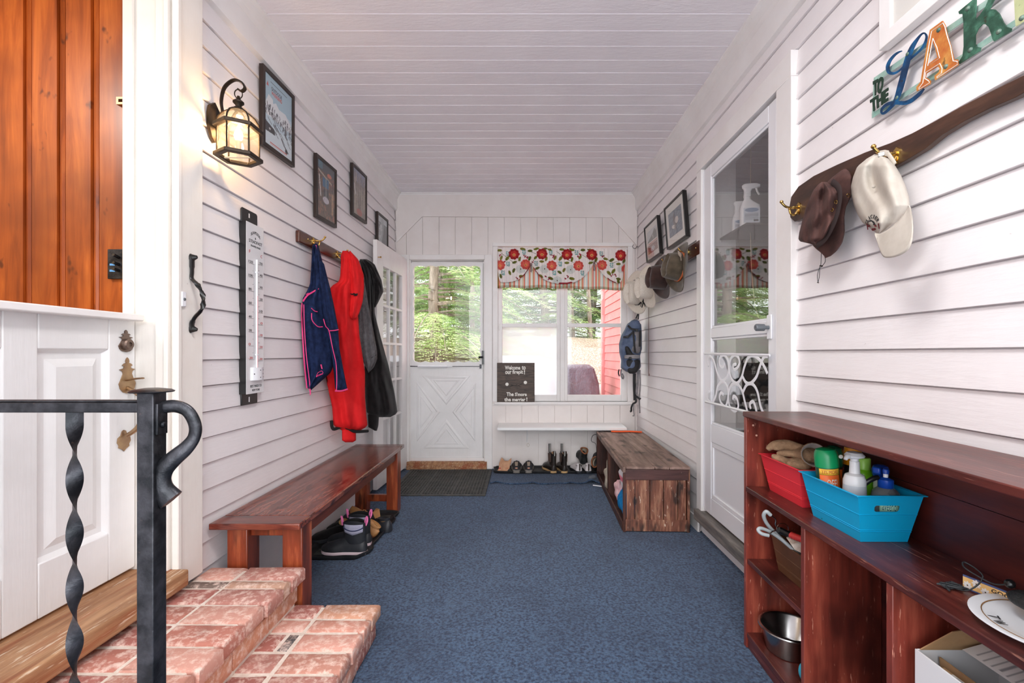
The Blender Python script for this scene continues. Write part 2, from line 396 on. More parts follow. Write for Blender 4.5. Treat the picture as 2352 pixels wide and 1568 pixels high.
def print_sheet(mb, cv, tl, tr, br, bl, thick=None):
    """canvas on a thin sheet, corners in the order top-left, top-right, bottom-right, bottom-left"""
    tl, tr, br, bl = map(Vector, (tl, tr, br, bl)); nx, ny = cv.nx, cv.ny
    vs = []
    for j in range(ny):
        v = j/(ny-1); a = tl*(1-v)+bl*v; b = tr*(1-v)+br*v
        for i in range(nx): u = i/(nx-1); vs.append(a*(1-u)+b*u)
    fs = [(j*nx+i, j*nx+i+1, (j+1)*nx+i+1, (j+1)*nx+i) for j in range(ny-1) for i in range(nx-1)]
    mb.add(vs, fs, 0, cv.c.reshape(-1, 3)); return mb
# rounded bodies whose outline is known: rows of (y, left, right); base(px,py) gives the distance
def interp_rows(rows, n):
    rows = sorted(rows); ys = [r[0] for r in rows]; out = []
    for k in range(n):
        y = ys[0]+(ys[-1]-ys[0])*k/(n-1)
        out.append((y, float(np.interp(y, ys, [r[1] for r in rows])), float(np.interp(y, ys, [r[2] for r in rows]))))
    return out
def body(mb, rows, base, front, back, n=28, nu=22, fold=None, mi=0, power=0.5, wall=None, endround=0.0):
    R = interp_rows(rows, n); ring = 2*nu; rings = []
    for j, (y, l, r) in enumerate(R):
        v = j/(n-1); e = 1.0
        if endround:
            e = min(1.0, math.sqrt(max(0.0, min(v, 1-v))/endround+0.02)); m_ = (l+r)/2; l = m_+(l-m_)*(0.45+0.55*e); r = m_+(r-m_)*(0.45+0.55*e)
        rg = []
        for k in range(ring):
            if k < nu: u = k/nu; sgn = 1
            else: u = 1-(k-nu)/nu; sgn = -1
            px = l+(r-l)*u; prof = max(0.0, 1-(2*u-1)**2)**power
            Y = base(px, y)
            d = (front if sgn > 0 else -back)*prof*e
            if sgn > 0 and fold: d += fold(u, v)*min(1, prof*1.5)*e
            p = P(px, y, Y-d)
            if wall == 'L' and p.x < XL+0.02: p = P(px, y, F*-(XL+0.02)/(VX-px))
            if wall == 'R' and p.x > XR-0.02: p = P(px, y, F*(XR-0.02)/(px-VX))
            rg.append(p)
        rings.append(rg)
    mb.loft(rings, mi); return mb
def on_body(base, front, off=0.004):
    return lambda px, py: P(px, py, base(px, py)-front-off)

def front_of(rows, base, front, fold=None, power=0.5, endround=0.0):
    """distance of the front surface that body() makes"""
    R = sorted(rows); ys = [r[0] for r in R]
    def f(px, py):
        l = float(np.interp(py, ys, [r[1] for r in R])); r = float(np.interp(py, ys, [r[2] for r in R])); v = (py-ys[0])/(ys[-1]-ys[0]); u = min(1, max(0, (px-l)/max(1e-6, r-l)))
        e = min(1.0, math.sqrt(max(0.0, min(v, 1-v))/endround+0.02)) if endround else 1.0
        prof = max(0.0, 1-(2*u-1)**2)**power; d = front*prof*e
        if fold: d += fold(u, v)*min(1, prof*1.5)*e
        return base(px, py)-d
    return f
# ================================================================ THE SETTING
def struct(mb, name, m, parent=None, **k):
    o = mb.build(name, m, parent, **k)
    if parent is None: o['kind'] = 'structure'
    return o
YR = -1.6                                                     # open rear end of the porch
# floor: carpet over a slab
mb = MB(); mb.box(XL, 1.30, YR, 4.66, -0.05, 0.0); struct(mb, 'floor', carpet)
# ceiling boards run across the porch, each with a small bead at its seam
mb = MB(); y = YR; sp = F*1.64*(1/742.0-1/781.0); y0 = F*1.64/781.0
k0 = int((YR-y0)/sp)-1
k = k0
prof = []
while y0+k*sp < YB+0.05:
    a = y0+k*sp; prof += [(a+0.0005, ZC+0.009), (a+0.004, ZC+0.003), (a+0.004, ZC-0.001), (a+0.0065, ZC), (a+sp-0.0035, ZC), (a+sp-0.0002, ZC+0.009)]; k += 1
prof = [(max(YR, min(a, YB+0.05)), z) for a, z in prof]
n = len(prof); vs = [(-1.52, a, z) for a, z in prof]+[(1.4, a, z) for a, z in prof]
mb.add(vs, [(i, i+1, n+i+1, n+i) for i in range(n-1)])
mb.box(-1.52, 1.4, YR, YB+0.05, ZC+0.014, ZC+0.06); struct(mb, 'ceiling', white_ceil, fix=False)
# clapboard walls: each board leans out to its lower edge and leaves a dark gap under it
EXPO = 0.1064
def siding(mb, X, sgn, ya, yb, za, zb, zref, mi=0, back=0.05, breaks=()):
    """sgn +1: faces +X"""
    zs = []; k = math.floor((za-zref)/EXPO); z = zref+k*EXPO
    pr = []
    while z < zb:
        pr += [(z, 0.0005), (z, 0.0137), (z+0.001, 0.0145), (z+EXPO-0.0042, 0.0040), (z+EXPO-0.0042, -0.006), (z+EXPO, -0.006)]
        z += EXPO
    pr = [(min(max(a, za), zb), b) for a, b in pr]
    n = len(pr)
    vs = [(X+sgn*(b-0.0145), ya, a) for a, b in pr]+[(X+sgn*(b-0.0145), yb, a) for a, b in pr]
    mb.add(vs, [(i, i+1, n+i+1, n+i) for i in range(n-1)], mi)
    mb.box(X-sgn*0.022, X-sgn*back, ya, yb, za, zb, mi)
# wall_left: clapboards beyond the door casing, plain wall over and before the doorway
ZL = 1.146; DY0, DY1 = 0.87, 1.683
mb = MB(); siding(mb, XL, 1, 1.80, YB, 0.0, 2.70, ZL, back=0.16)
mb.box(XL-0.16, XL-0.022, YR, DY0-0.0, 0, ZC); mb.box(XL-0.16, XL-0.022, DY0, 1.80, 2.62, ZC); mb.box(XL-0.16, XL-0.022, DY1+0.012, 1.80, 0.0, ZC)
mb.box(XL-0.16, XL-0.022, DY0, DY1+0.012, 0.0, 0.29); mb.box(XL-0.16, XL-0.022, 1.80, YB, 2.70, ZC)
siding(mb, XL, 1, YR, 0.76, 0.0, 2.70, ZL, back=0.03)
struct(mb, 'wall_left', white_side, fix=False)
# wall_right with the opening of the storm door
ZRr = 1.185; RY0, RY1 = 2.06, 2.905
mb = MB(); siding(mb, XR, -1, YR, 1.93, 0.0, 2.70, ZRr, back=0.16); siding(mb, XR, -1, 2.985, YB, 0.0, 2.70, ZRr, back=0.16)
siding(mb, XR, -1, 1.93, 2.985, 2.42, 2.70, ZRr, back=0.16)
mb.box(XR+0.02, XR+0.16, YR, RY0, 0, ZC); mb.box(XR+0.02, XR+0.16, RY1+0.02, YB, 0, ZC); mb.box(XR+0.02, XR+0.16, RY0, RY1+0.02, 2.36, ZC)
mb.box(XR+0.02, XR+0.16, RY0, RY1+0.02, 0.0, 0.12)
struct(mb, 'wall_right', white_side, fix=False)
# frieze and crown along both side walls, thin bead along the back
def crown(mb, X, s, ya, yb):
    pr = [(0.0, 2.62), (0.016, 2.625), (0.020, 2.645), (0.020, 2.735), (0.026, 2.745), (0.028, 2.76), (0.040, 2.775), (0.044, 2.79), (0.058, 2.80), (0.060, ZC), (-0.03, ZC), (-0.03, 2.62)]
    mb.loft([[Vector((X+s*a, ya, z)) for a, z in pr], [Vector((X+s*a, yb, z)) for a, z in pr]])
mb = MB(); crown(mb, XL, 1, YR, YB); struct(mb, 'trim_1', white_trim, smooth=30)
mb = MB(); crown(mb, XR, -1, YR, YB); struct(mb, 'trim_2', white_trim, smooth=30)
mb = MB(); mb.box(XL, XR, YB-0.022, YB-0.012, ZC-0.028, ZC-0.001); mb.box(XL, XR, YB-0.03, YB-0.012, ZC-0.012, ZC); struct(mb, 'trim_3', white_trim, bevel=0.002)
# wall_back: vertical boards under a plain header with cut corners
def bx(px): return (px-VX)/225.0
def bz(py): return HC+(VY-py)/225.0
SEAM = 37.4/225
mb = MB()
dx0, dx1, dzt = bx(941), bx(1114), bz(597)          # door opening
wx0, wx1, wz0, wz1 = bx(1143), bx(1441), bz(922), bz(566)   # window opening
def boards(mb, xa, xb, za, zb, ref):
    """vertical boards with a fine v seam"""
    k = math.floor((xa-ref)/SEAM); xs = [xa]
    while ref+k*SEAM <= xb:
        x = ref+k*SEAM
        if x > xa+0.004 and x < xb-0.004: xs.append(x)
        k += 1
    xs.append(xb)
    for a, b in zip(xs[:-1], xs[1:]): mb.box(a+(0.0022 if a != xa else 0), b-(0.0022 if b != xb else 0), YB-0.012, YB, za, zb)
    
r_up = bx(971.5); r_lo = bx(1161.5)
boards(mb, XL, dx1, dzt, bz(440), r_up)
boards(mb, dx1, wx0, 0, bz(440), r_up)
boards(mb, wx0, wx1, wz1, bz(440), r_up)
boards(mb, wx1, XR, 0, bz(440), r_up)
boards(mb, wx0, wx1, 0, wz0, r_lo)
mb.box(XL, dx0, YB-0.012, YB, 0, dzt)
for x0, x1, z0, z1 in ((XL-.1, dx0, 0, ZC), (dx0, dx1, dzt, ZC), (dx1, wx0, 0, ZC), (wx0, wx1, 0, wz0), (wx0, wx1, wz1, ZC), (wx1, XR+.16, 0, ZC)):
    mb.box(x0, x1, YB, YB+0.11, z0, z1)
mb.box(dx0, dx1, YB, YB+0.11, -0.05, 0.06)
struct(mb, 'wall_back', white_back, fix=False)
# header board with sloping ends
mb = MB(); hz0 = bz(500)
def hp(px, py): return Vector((bx(px), YB-0.012, bz(py)))
mb.prism([[hp(910, 449), hp(1462, 449), hp(1462, 566), hp(1404, 501), hp(971, 499), hp(912, 558)]], Vector((0, -0.016, 0)))
struct(mb, 'trim_4', white_back, bevel=0.002)
# ---- window casing, sashes and panes
mb = MB(); c0 = YB-0.03
for a in ((bx(1132), wx0+0.004, wz0-0.0, wz1-0.005), (wx1-0.004, bx(1452), wz0, wz1-0.005), (bx(1132), bx(1452), wz1-0.004, wz1+0.034)):
    mb.box(a[0], a[1], c0, YB-0.012, a[2], a[3])
mb.box(bx(1136), bx(1449), YB-0.055, YB+0.02, wz0-0.022, wz0)           # sill
mb.box(bx(1128), bx(1449), YB-0.026, YB-0.012, wz0-0.036, wz0-0.022)
struct(mb, 'trim_5', white_trim, bevel=0.003)
wn = thing('window_1', None, None, (bx(1290), YB, wz0), kind='structure')
mb = MB()
ys0, ys1 = YB+0.012, YB+0.05
gl = [(bx(1153.5), bx(1279)), (bx(1304), bx(1427))]; zt, zm1, zm0, zb_ = bz(572), bz(742), bz(751), bz(907)
mb.box(wx0, gl[0][0], ys0, ys1, wz0, wz1); mb.box(gl[0][1], bx(1287), ys0, ys1, wz0, wz1); mb.box(bx(1297), gl[1][0], ys0, ys1, wz0, wz1); mb.box(gl[1][1], wx1, ys0, ys1, wz0, wz1)
mb.box(bx(1287), bx(1297), ys0-0.01, ys1+0.01, wz0, wz1)
for a, b in gl:
    mb.box(a, b, ys0, ys1, wz0, zb_); mb.box(a, b, ys0+0.004, ys1, zm0, zm1); mb.box(a, b, ys0, ys1, zt, wz1)
mb.build('window_frame', white_trim, wn, bevel=0.003)
mb = MB()
for a, b in gl: mb.box(a-0.004, b+0.004, YB+0.032, YB+0.036, zm1-0.002, zt+0.004)
mb.box(gl[1][0]-0.004, gl[1][1]+0.004, YB+0.032, YB+0.036, zb_-0.004, zm0+0.002)
mb.build('window_pane', clear_glass, wn)
mb = MB(); mb.box(gl[0][0]-0.004, gl[0][1]+0.004, YB+0.032, YB+0.036, zb_-0.004, zm0+0.002)
mb.build('window_pane', film_glass, wn, label='window pane behind wrinkled clear plastic')
for px in (1146.5, 1282.5, 1297.5):
    mb = MB(); mb.box(bx(px)-0.009, bx(px)+0.009, YB+0.004, YB+0.014, bz(758), bz(743)); mb.box(bx(px)-0.004, bx(px)+0.004, YB-0.002, YB+0.006, bz(755), bz(748))
    mb.build('sash_latch', white_trim, wn, bevel=0.002)
# ---- back door: storm door with scalloped window and crossbuck panel
mb = MB()      # casing and stops
mb.box(bx(1113.5), bx(1131), YB-0.03, YB-0.01, 0.0, dzt+0.05); mb.box(bx(918), bx(941), YB-0.026, YB-0.01, 0.0, dzt+0.05); mb.box(bx(941)+.001, bx(1113.5)-.001, YB-0.0255, YB-0.01, dzt, dzt+0.05)
mb.box(dx0-0.001, dx0+0.012, YB-0.01, YB+0.06, 0.06, dzt); mb.box(dx1-0.012, dx1, YB-0.01, YB+0.06, 0.06, dzt); mb.box(dx0+.0125, dx1-.0125, YB-0.0095, YB+0.06, dzt-0.006, dzt); mb.box(dx0+.0125, dx1-.0125, YB-.002, YB+.06, .0605, .105); mb.box(dx1-.05, dx1-.0125, YB+.0395, YB+.06, .106, dzt-.035); mb.box(dx0+.0125, dx0+.035, YB+.0395, YB+.06, .106, dzt-.035); mb.box(dx0+.0125, dx1-.0125, YB+.0395, YB+.0595, dzt-.0345, dzt-.007)
struct(mb, 'trim_6', white_trim, bevel=0.003)
mb = MB(); mb.box(bx(937), bx(1119), YB-0.055, YB-0.0, 0.0, bz(1058)); mb.box(bx(937), bx(1119), YB-0.07, YB-0.05, 0.0, bz(1062)-0.02)
struct(mb, 'trim_7', beam_wood, bevel=0.004)
d1 = thing('door_1', None, None, (bx(1027), YB+0.02, 0.1), kind='structure')
L0, L1, LZ0, LZ1 = bx(943.5), bx(1109), bz(1053), bz(603); yf = YB+0.004
gx0, gx1, gz0, gz1 = bx(951), bx(1101), bz(829), bz(612)
out = [Vector((L0, yf, LZ0)), Vector((L1, yf, LZ0)), Vector((L1, yf, LZ1)), Vector((L0, yf, LZ1))]
def scal(ax, az, bx_, bz_, n, amp, nx, nz):
    r = []
    for i in range(n):
        for k in range(7):
            t = (i+k/7)/n; s = abs(math.sin(PI*k/7))
            r.append(Vector((ax+(bx_-ax)*t+nx*amp*s, yf, az+(bz_-az)*t+nz*amp*s)))
    return r
amp = 0.013
hole = scal(gx0, gz0, gx1, gz0, 6, amp, 0, -1)+scal(gx1, gz0, gx1, gz1, 9, amp, 1, 0)+scal(gx1, gz1, gx0, gz1, 6, amp, 0, 1)+scal(gx0, gz1, gx0, gz0, 9, amp, -1, 0)
mb = MB(); mb.prism([out, hole], Vector((0, 0.034, 0))); mb.build('door_leaf', white_door, d1, smooth=30)
mb = MB(); mb.box(gx0-0.02, gx1+0.02, yf+0.015, yf+0.019, gz0-0.02, gz1+0.02); mb.build('window_pane', clear_glass, d1)
mb = MB()    # frame mouldings and crossbuck ridges
def ridge(mb, pts, wd, y, h=0.007):
    """a raised moulding along a closed path on the door face"""
    n = len(pts); c = sum((Vector((p[0], 0, p[1])) for p in pts), Vector())/n
    def ins(d):
        r = []
        for i in range(n):
            a, b, e = (Vector((q[0], 0, q[1])) for q in (pts[i-1], pts[i], pts[(i+1) % n]))
            t1 = (b-a).normalized(); t2 = (e-b).normalized(); n1 = Vector((-t1.z, 0, t1.x)); n2 = Vector((-t2.z, 0, t2.x))
            if n1.dot(c-b) < 0: n1 = -n1
            if n2.dot(c-b) < 0: n2 = -n2
            m = (n1+n2); m = m/max(0.35, m.dot(n1)); r.append(b+m*d)
        return r
    a, b, d, e = ins(0), ins(wd*0.3), ins(wd*0.7), ins(wd)
    k = len(mb.v)
    for rr, yy in ((a, y), (b, y-h), (d, y-h), (e, y)): mb.add([(p.x, yy, p.z) for p in rr], [])
    for q in range(3):
        for i in range(n): mb.f.append((k+q*n+i, k+q*n+(i+1) % n, k+(q+1)*n+(i+1) % n, k+(q+1)*n+i)); mb.mi.append(0)
def bpt(px, py): return (bx(px), bz(py))
for tri in ([(969, 862), (1081, 862), (1025, 930)], [(957, 876), (1011, 946), (957, 1015)], [(1093, 879), (1039, 946), (1092, 1015)], [(972, 1030), (1025, 962), (1078, 1030)]):
    ridge(mb, [bpt(*q) for q in tri], 0.030, yf)
    cx = sum(q[0] for q in tri)/3; cy = sum(q[1] for q in tri)/3
    ridge(mb, [bpt(cx+(q[0]-cx)*0.55, cy+(q[1]-cy)*0.55) for q in tri], 0.014, yf, 0.004)
mb.box(L0+.001, L1-.001, yf-0.006, yf, bz(846), bz(841)); mb.box(L0, L0+0.022, yf-0.004, yf, LZ0+.021, bz(847)); mb.box(L1-0.03, L1, yf-0.004, yf, LZ0+.021, bz(847)); mb.box(L0, L1, yf-0.004, yf, LZ0, LZ0+0.02)
mb.build('crossbuck_moulding', white_door, d1, smooth=40)
mb = MB(); zc_ = bz(841)
mb.tube([Vector((bx(961), yf-0.03, zc_)), Vector((bx(1028), yf-0.03, zc_-0.002))], 0.013, 12); mb.tube([Vector((bx(1028), yf-0.03, zc_-0.002)), Vector((bx(1040), yf-0.028, zc_-0.002))], 0.006, 8)
mb.build('door_closer', metal_white, d1, smooth=40, label='white metal cylinder of the door closer')
mb = MB(); mb.tube([Vector((bx(1036), yf-0.03, zc_)), Vector((bx(1104), yf-0.02, zc_))], 0.003, 6); mb.tube([Vector((bx(943), yf-0.02, zc_+0.002)), Vector((bx(962), yf-0.03, zc_))], 0.004, 6)
mb.box(bx(1102), bx(1106), yf-0.03, yf, zc_-0.02, zc_+0.02); mb.build('closer_rod', black_iron, d1)
mb = MB(); mb.box(bx(1107), bx(1112), yf-0.02, yf, bz(836), bz(805)); mb.tube([Vector((bx(1110), yf-0.01, bz(820))), Vector((bx(1110), yf-0.05, bz(820)))], 0.008, 8)
mb.tube([Vector((bx(1110), yf-0.045, bz(820))), Vector((bx(1100), yf-0.05, bz(820)))], [0.009, 0.011], 8); mb.build('door_handle', black_paint, d1, smooth=40, label='small black latch handle')
# ---- french door folded open against the left wall
hx, hy = -1.178, YB-0.03; ex, ey = -1.222, 3.80
d2 = thing('door_2', None, None, (hx, hy, 0.03), kind='structure')
ud = Vector((ex-hx, ey-hy, 0)); W2 = ud.length; ud.normalize(); nd = Vector((-ud.y, ud.x, 0)); nd = nd if nd.x > 0 else -nd
def D2(s, z, o=0.0): return Vector((hx, hy, 0))+ud*s+nd*o+Vector((0, 0, z))
def dbox(mb, s0, s1, z0, z1, o0, o1):
    mb.hexa([D2(s0, z0, o0), D2(s1, z0, o0), D2(s1, z0, o1), D2(s0, z0, o1)], [D2(s0, z1, o0), D2(s1, z1, o0), D2(s1, z1, o1), D2(s0, z1, o1)])
mb = MB(); Z0, Z1 = 0.03, 2.125; cols = [0.155+(W2-0.30)*i/3 for i in range(4)]; rowz = [0.27, 0.60, 0.93, 1.26, 1.59, 1.93]
dbox(mb, 0, cols[0], Z0, Z1, -0.035, 0); dbox(mb, cols[-1], W2, Z0, Z1, -0.035, 0); dbox(mb, cols[0], cols[-1], Z0, rowz[0], -0.035, 0); dbox(mb, cols[0], cols[-1], rowz[-1], Z1, -0.035, 0)
mb.build('door_leaf', white_trim, d2, bevel=0.003)
mb = MB()
for c in cols[1:-1]: dbox(mb, c-0.011, c+0.011, rowz[0], rowz[-1], -0.032, -0.003)
for z in rowz[1:-1]: dbox(mb, cols[0], cols[-1], z-0.011, z+0.011, -0.032, -0.003)
mb.build('muntin_bars', white_trim, d2, bevel=0.003)
mb = MB(); dbox(mb, cols[0], cols[-1], rowz[0], rowz[-1], -0.020, -0.016); mb.build('window_pane', clear_glass, d2)
mb = MB(); mb.tube([D2(W2-0.02, 1.98, 0.0), D2(W2-0.02, 1.98, 0.02)], 0.004, 6); mb.lathe([(0, 0), (0.008, 0.002), (0.008, 0.008), (0, 0.01)], D2(W2-0.02, 1.98, 0.02), nd, 10); mb.build('door_hook', brass, d2)
# ---- door_3: white storm door in the right wall, scrollwork guard, dark closet behind it
mb = MB(); a0 = 0.02
mb.box(XR-a0, XR+0.02, 1.93, 2.045, 0.0, 2.349); mb.box(XR-a0, XR+0.02, 2.91, 2.985, 0.12, 2.349); mb.box(XR-a0-.001, XR+0.02, 1.93, 2.985, 2.35, 2.46)
mb.box(XR-0.006, XR+0.14, 2.046, 2.062, 0.12, 2.344); mb.box(XR+0.021, XR+0.14, 2.905, 2.925, 0.12, 2.344); mb.box(XR+0.021, XR+0.139, 2.063, 2.92, 2.345, 2.349)
struct(mb, 'trim_8', white_trim, bevel=0.003)
mb = MB(); mb.box(XR-0.05, XR+0.15, 2.0, 2.96, 0.10, 0.165); struct(mb, 'trim_9', mat('grey_sill_wood', (96, 92, 90), (132, 126, 120), rough=0.7, scale=8, stretch=(5, 0.6, 5), bump=0.3), bevel=0.006)
d3 = thing('door_3', None, None, (XR+0.01, 2.48, 0.18), kind='structure')
XF = XR-0.006; T3 = 0.028
def rbox(mb, y0, y1, z0, z1, o0=0.0, o1=T3): mb.box(XF+o0, XF+o1, y0, y1, z0, z1)
A0, A1, G0, G1 = 2.07, 2.898, 2.135, 2.79
mb = MB(); rbox(mb, A0, G0, 0.18, 2.335); rbox(mb, G1, A1, 0.18, 2.335); rbox(mb, G0, G1, 2.255, 2.335); rbox(mb, G0, G1, 1.265, 1.325); rbox(mb, G0, G1, 0.63, 0.74); rbox(mb, G0, G1, 0.18, 0.285)
mb.build('door_leaf', metal_white, d3, bevel=0.004)
mb = MB(); rbox(mb, G0-0.01, G1+0.01, 0.28, 0.635, 0.012, 0.02)
for (y0, y1, z0, z1) in ((G0, G1, 0.60, 0.63), (G0, G1, 0.285, 0.31), (G0, G0+0.02, 0.3102, 0.5998), (G1-0.02, G1, 0.3102, 0.5998)): rbox(mb, y0, y1, z0+(.0305 if y1-y0 < .1 else 0)*0, z1, 0.004+(.0004 if y1-y0 < .1 else 0), 0.014)
for (z0, z1) in ((1.325, 2.255), (0.74, 1.265)):
    for (y0, y1, a, b) in ((G0, G1, z0, z0+0.014), (G0, G1, z1-0.014, z1), (G0, G0+0.014, z0, z1), (G1-0.014, G1, z0, z1)): rbox(mb, y0, y1, a+(.0142 if y1-y0 < .1 else 0), b-(.0142 if y1-y0 < .1 else 0), 0.006, 0.0195)
mb.build('kick_panel', metal_white, d3, bevel=0.003)
mb = MB(); rbox(mb, G0, G1, 1.33, 2.25, 0.012, 0.016); rbox(mb, G0, G1, 0.745, 1.26, 0.012, 0.016); mb.build('window_pane', storm_glass, d3)
gr = MB(); XG = XR-(XF-0.022)
def z5(x, y): return (1580+x/2.703, 680+y/2.703)
gr.tube([RW(1618, 812, XG), RW(1768, 816, XG)], 0.008, 4, flat=(1, 0.5)); gr.tube([RW(1620, 922, XG), RW(1770, 960, XG)], 0.008, 4, flat=(1, 0.5))
sw = [[(128, 435), (120, 400), (133, 368), (160, 400), (180, 470), (205, 520), (235, 512), (252, 465), (248, 400), (225, 366), (197, 385), (197, 425), (215, 440), (226, 420)],
      [(300, 422), (280, 430), (285, 455), (305, 445), (320, 415), (312, 378), (288, 366), (263, 395), (256, 450), (268, 510), (302, 540), (332, 505), (350, 440), (375, 380), (410, 370), (450, 400), (478, 445), (493, 480)],
      [(133, 592), (118, 600), (122, 640), (150, 660), (172, 620), (185, 560), (215, 530), (243, 560), (250, 620), (235, 682), (210, 668), (195, 630), (205, 600), (222, 612)],
      [(278, 640), (285, 620), (305, 640), (312, 690), (288, 712), (258, 680), (250, 610), (270, 552), (305, 545), (335, 585), (352, 650), (368, 712)],
      [(390, 700), (385, 668), (405, 655), (420, 690), (428, 730)],
      [(340, 500), (360, 535), (390, 540), (425, 500), (445, 440), (470, 380), (495, 372)], [(340, 600), (365, 550), (400, 545), (430, 590), (450, 680), (470, 730)]]
for s in sw:
    pts = spline([RW(*z5(*q), XG) for q in s], 6); gr.tube(pts, 0.009, 4, flat=(0.22, 1.0), up=(1, 0, 0))
gr.build('scroll_guard', metal_white, d3, smooth=40, label='white wrought scrollwork guard')
mb = MB(); zk = 1.292; yk = 2.118
mb.box(XF-0.008, XF, yk-0.02, yk+0.02, zk-0.055, zk+0.06); mb.build('knob_plate', metal_white, d3, bevel=0.004)
mb = MB(); mb.lathe([(0.009, 0), (0.009, 0.02), (0.016, 0.024), (0.0165, 0.06), (0.013, 0.064), (0.006, 0.062), (0, 0.058)], (XF-0.006, yk, zk), (-1, 0, 0), 20); mb.build('door_knob', grey_metal, d3, smooth=35, label='grey metal knob')
mb = MB(); mb.tube([Vector((XR-0.004, 2.903, 0.2)), Vector((XR-0.004, 2.903, 2.33))], 0.005, 6); mb.build('hinge_strip', metal_white, d3)
# closet behind the storm door
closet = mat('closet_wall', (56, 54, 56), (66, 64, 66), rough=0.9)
mb = MB(); q0, q1 = 1.9, 3.3
mb.box(2.3, 2.34, q0, q1, 0, 2.7); mb.box(XR+0.16, 2.34, q1, q1+0.04, 0, 2.7); mb.box(XR+0.16, 2.34, q0-0.04, q0, 0, 2.7); mb.box(XR+0.16, 2.34, q0, q1, 2.42, 2.46); mb.box(XR+0.14, 2.34, q0, q1, 0.08, 0.12)
struct(mb, 'wall_closet', closet)
mb = MB(); mb.box(XR+0.155, XR+0.20, 2.90, 2.97, 0.12, 2.4); mb.box(XR+0.02, XR+0.16, 2.9, 2.906, 0.12, 2.36); struct(mb, 'trim_10', white_trim, bevel=0.003)
t = thing('closet_shelf', 'dim shelf inside the closet behind the glass of the white storm door', 'shelf', (1.5, 2.7, 1.88))
mb = MB(); mb.box(1.25, 1.50, 2.55, 2.897, 1.893, 1.905); mb.build('shelf_board', mat('shelf_grey', (62, 60, 60), rough=0.7), t, bevel=0.002)
# ---- door_4: white Dutch door, lower leaf shut, upper leaf open; house interior beyond
XD = -1.432
mb = MB()
mb.box(-1.475, XL+0.002, DY1, DY1+0.02, 0.29, 2.64)                       # far jamb
mb.box(-1.474, XD-0.004, DY1-0.012, DY1-.0005, 1.31, 2.619)
mb.box(-1.475, XL, DY0-0.02, DY0, 0.29, 2.64); mb.box(-1.474, XL-.001, DY0, DY1-.001, 2.62, 2.64)
mb.box(XL-0.055, XL-0.021, DY1-0.013, DY1-.0005, 0.36, 2.618); mb.box(XL-0.02, XL-0.003, DY1-0.02, DY1-0.0005, 0.36, 2.618)
mb.box(XL+0.003, XL+0.022, DY1+0.011, 1.812, 0.30, 2.619); mb.box(XL+0.003, XL+0.022, 0.76, DY0-0.021, 0.29, 2.619); mb.box(XL+0.003, XL+0.023, 0.76, 1.812, 2.6195, 2.75)
mb.box(XL+0.003, XL+0.028, DY1-0.008, DY1+0.010, 0.36, 2.619)
struct(mb, 'trim_11', cream_trim, bevel=0.003)
mb = MB(); mb.box(-1.473, -1.235, DY0, 1.682, 0.315, 0.376); struct(mb, 'trim_12', beam_wood, bevel=0.007, seg=3)
d4 = thing('door_4', None, None, (XD, 1.28, 0.38), kind='structure')
def pf(px, py, X=XD): return P(px, py, F*-X/(VX-px))
mb = MB(); P1 = (1.343, 1.572, 0.549, 1.184); P2 = (0.98, 1.25, 0.549, 1.184); zt4, zb4 = 1.305, 0.385
xs = [DY0+0.003, P2[0], P2[1], P1[0], P1[1], DY1-0.004]
for i in (0, 2, 4): mb.box(XD-0.04, XD, xs[i], xs[i+1], zb4, zt4)
for i in (1, 3): mb.box(XD-0.04, XD, xs[i], xs[i+1], zb4, 0.549); mb.box(XD-0.04, XD, xs[i], xs[i+1], 1.184, zt4)
mb.build('door_leaf', white_door, d4, bevel=0.004)
for (y0, y1, z0, z1) in (P1, P2):
    mb = MB()
    r = lambda d, x: [Vector((x, y0+d, z0+d)), Vector((x, y1-d, z0+d)), Vector((x, y1-d, z1-d)), Vector((x, y0+d, z1-d))]
    mb.loft([r(-0.001, XD-0.03), r(0.0, XD-0.004), r(0.012, XD-0.016), r(0.030, XD-0.016), r(0.055, XD-0.004), r(0.056, XD-0.004)], cap=True)
    mb.build('raised_panel', white_door, d4, smooth=20)
mb = MB(); mb.box(XD-0.06, -1.385, DY0-0.0, 1.662, 1.288, 1.312); mb.build('door_ledge', white_trim, d4, bevel=0.004)
def leafplate(mb, cy, cz, hw, hh, X, th=0.004, style=0):
    """fretted escutcheon outline"""
    half = [(0, 1.0), (0.12, 0.93), (0.22, 0.80), (0.16, 0.70), (0.42, 0.66), (0.62, 0.56), (0.38, 0.50), (0.45, 0.40), (0.95, 0.34), (0.60, 0.24), (0.52, 0.10), (0.72, -0.15), (1.0, -0.45), (0.86, -0.72), (0.5, -0.92), (0, -1.0)]
    if style: half = [(0, 1.0), (0.25, 0.9), (0.5, 0.5), (0.9, 0.3), (1.0, -0.1), (0.75, -0.4), (0.8, -0.6), (0.3, -0.8), (0, -1.0)]
    pts = half+[(-a, b) for a, b in half[-2:0:-1]]
    mb.prism([[Vector((X, cy-a*hw, cz+b*hh)) for a, b in pts]], Vector((th, 0, 0)))
pb = pf(288, 783); yb_, zb2 = pb.y, pb.z
mb = MB(); leafplate(mb, yb_, zb2, 0.030, 0.040, XD); mb.lathe([(0.020, 0), (0.020, 0.012), (0.016, 0.016), (0.008, 0.016), (0.008, 0.012), (0, 0.012)], (XD+0.004, yb_-0.002, zb2-0.012), (1, 0, 0), 20)
mb.build('deadbolt', [mat('old_bronze', (112, 96, 88), (140, 118, 104), rough=0.4, metal=0.8)], d4, smooth=35)
mb = MB(); ph = pf(291, 862); leafplate(mb, ph.y, ph.z, 0.034, 0.065, XD)
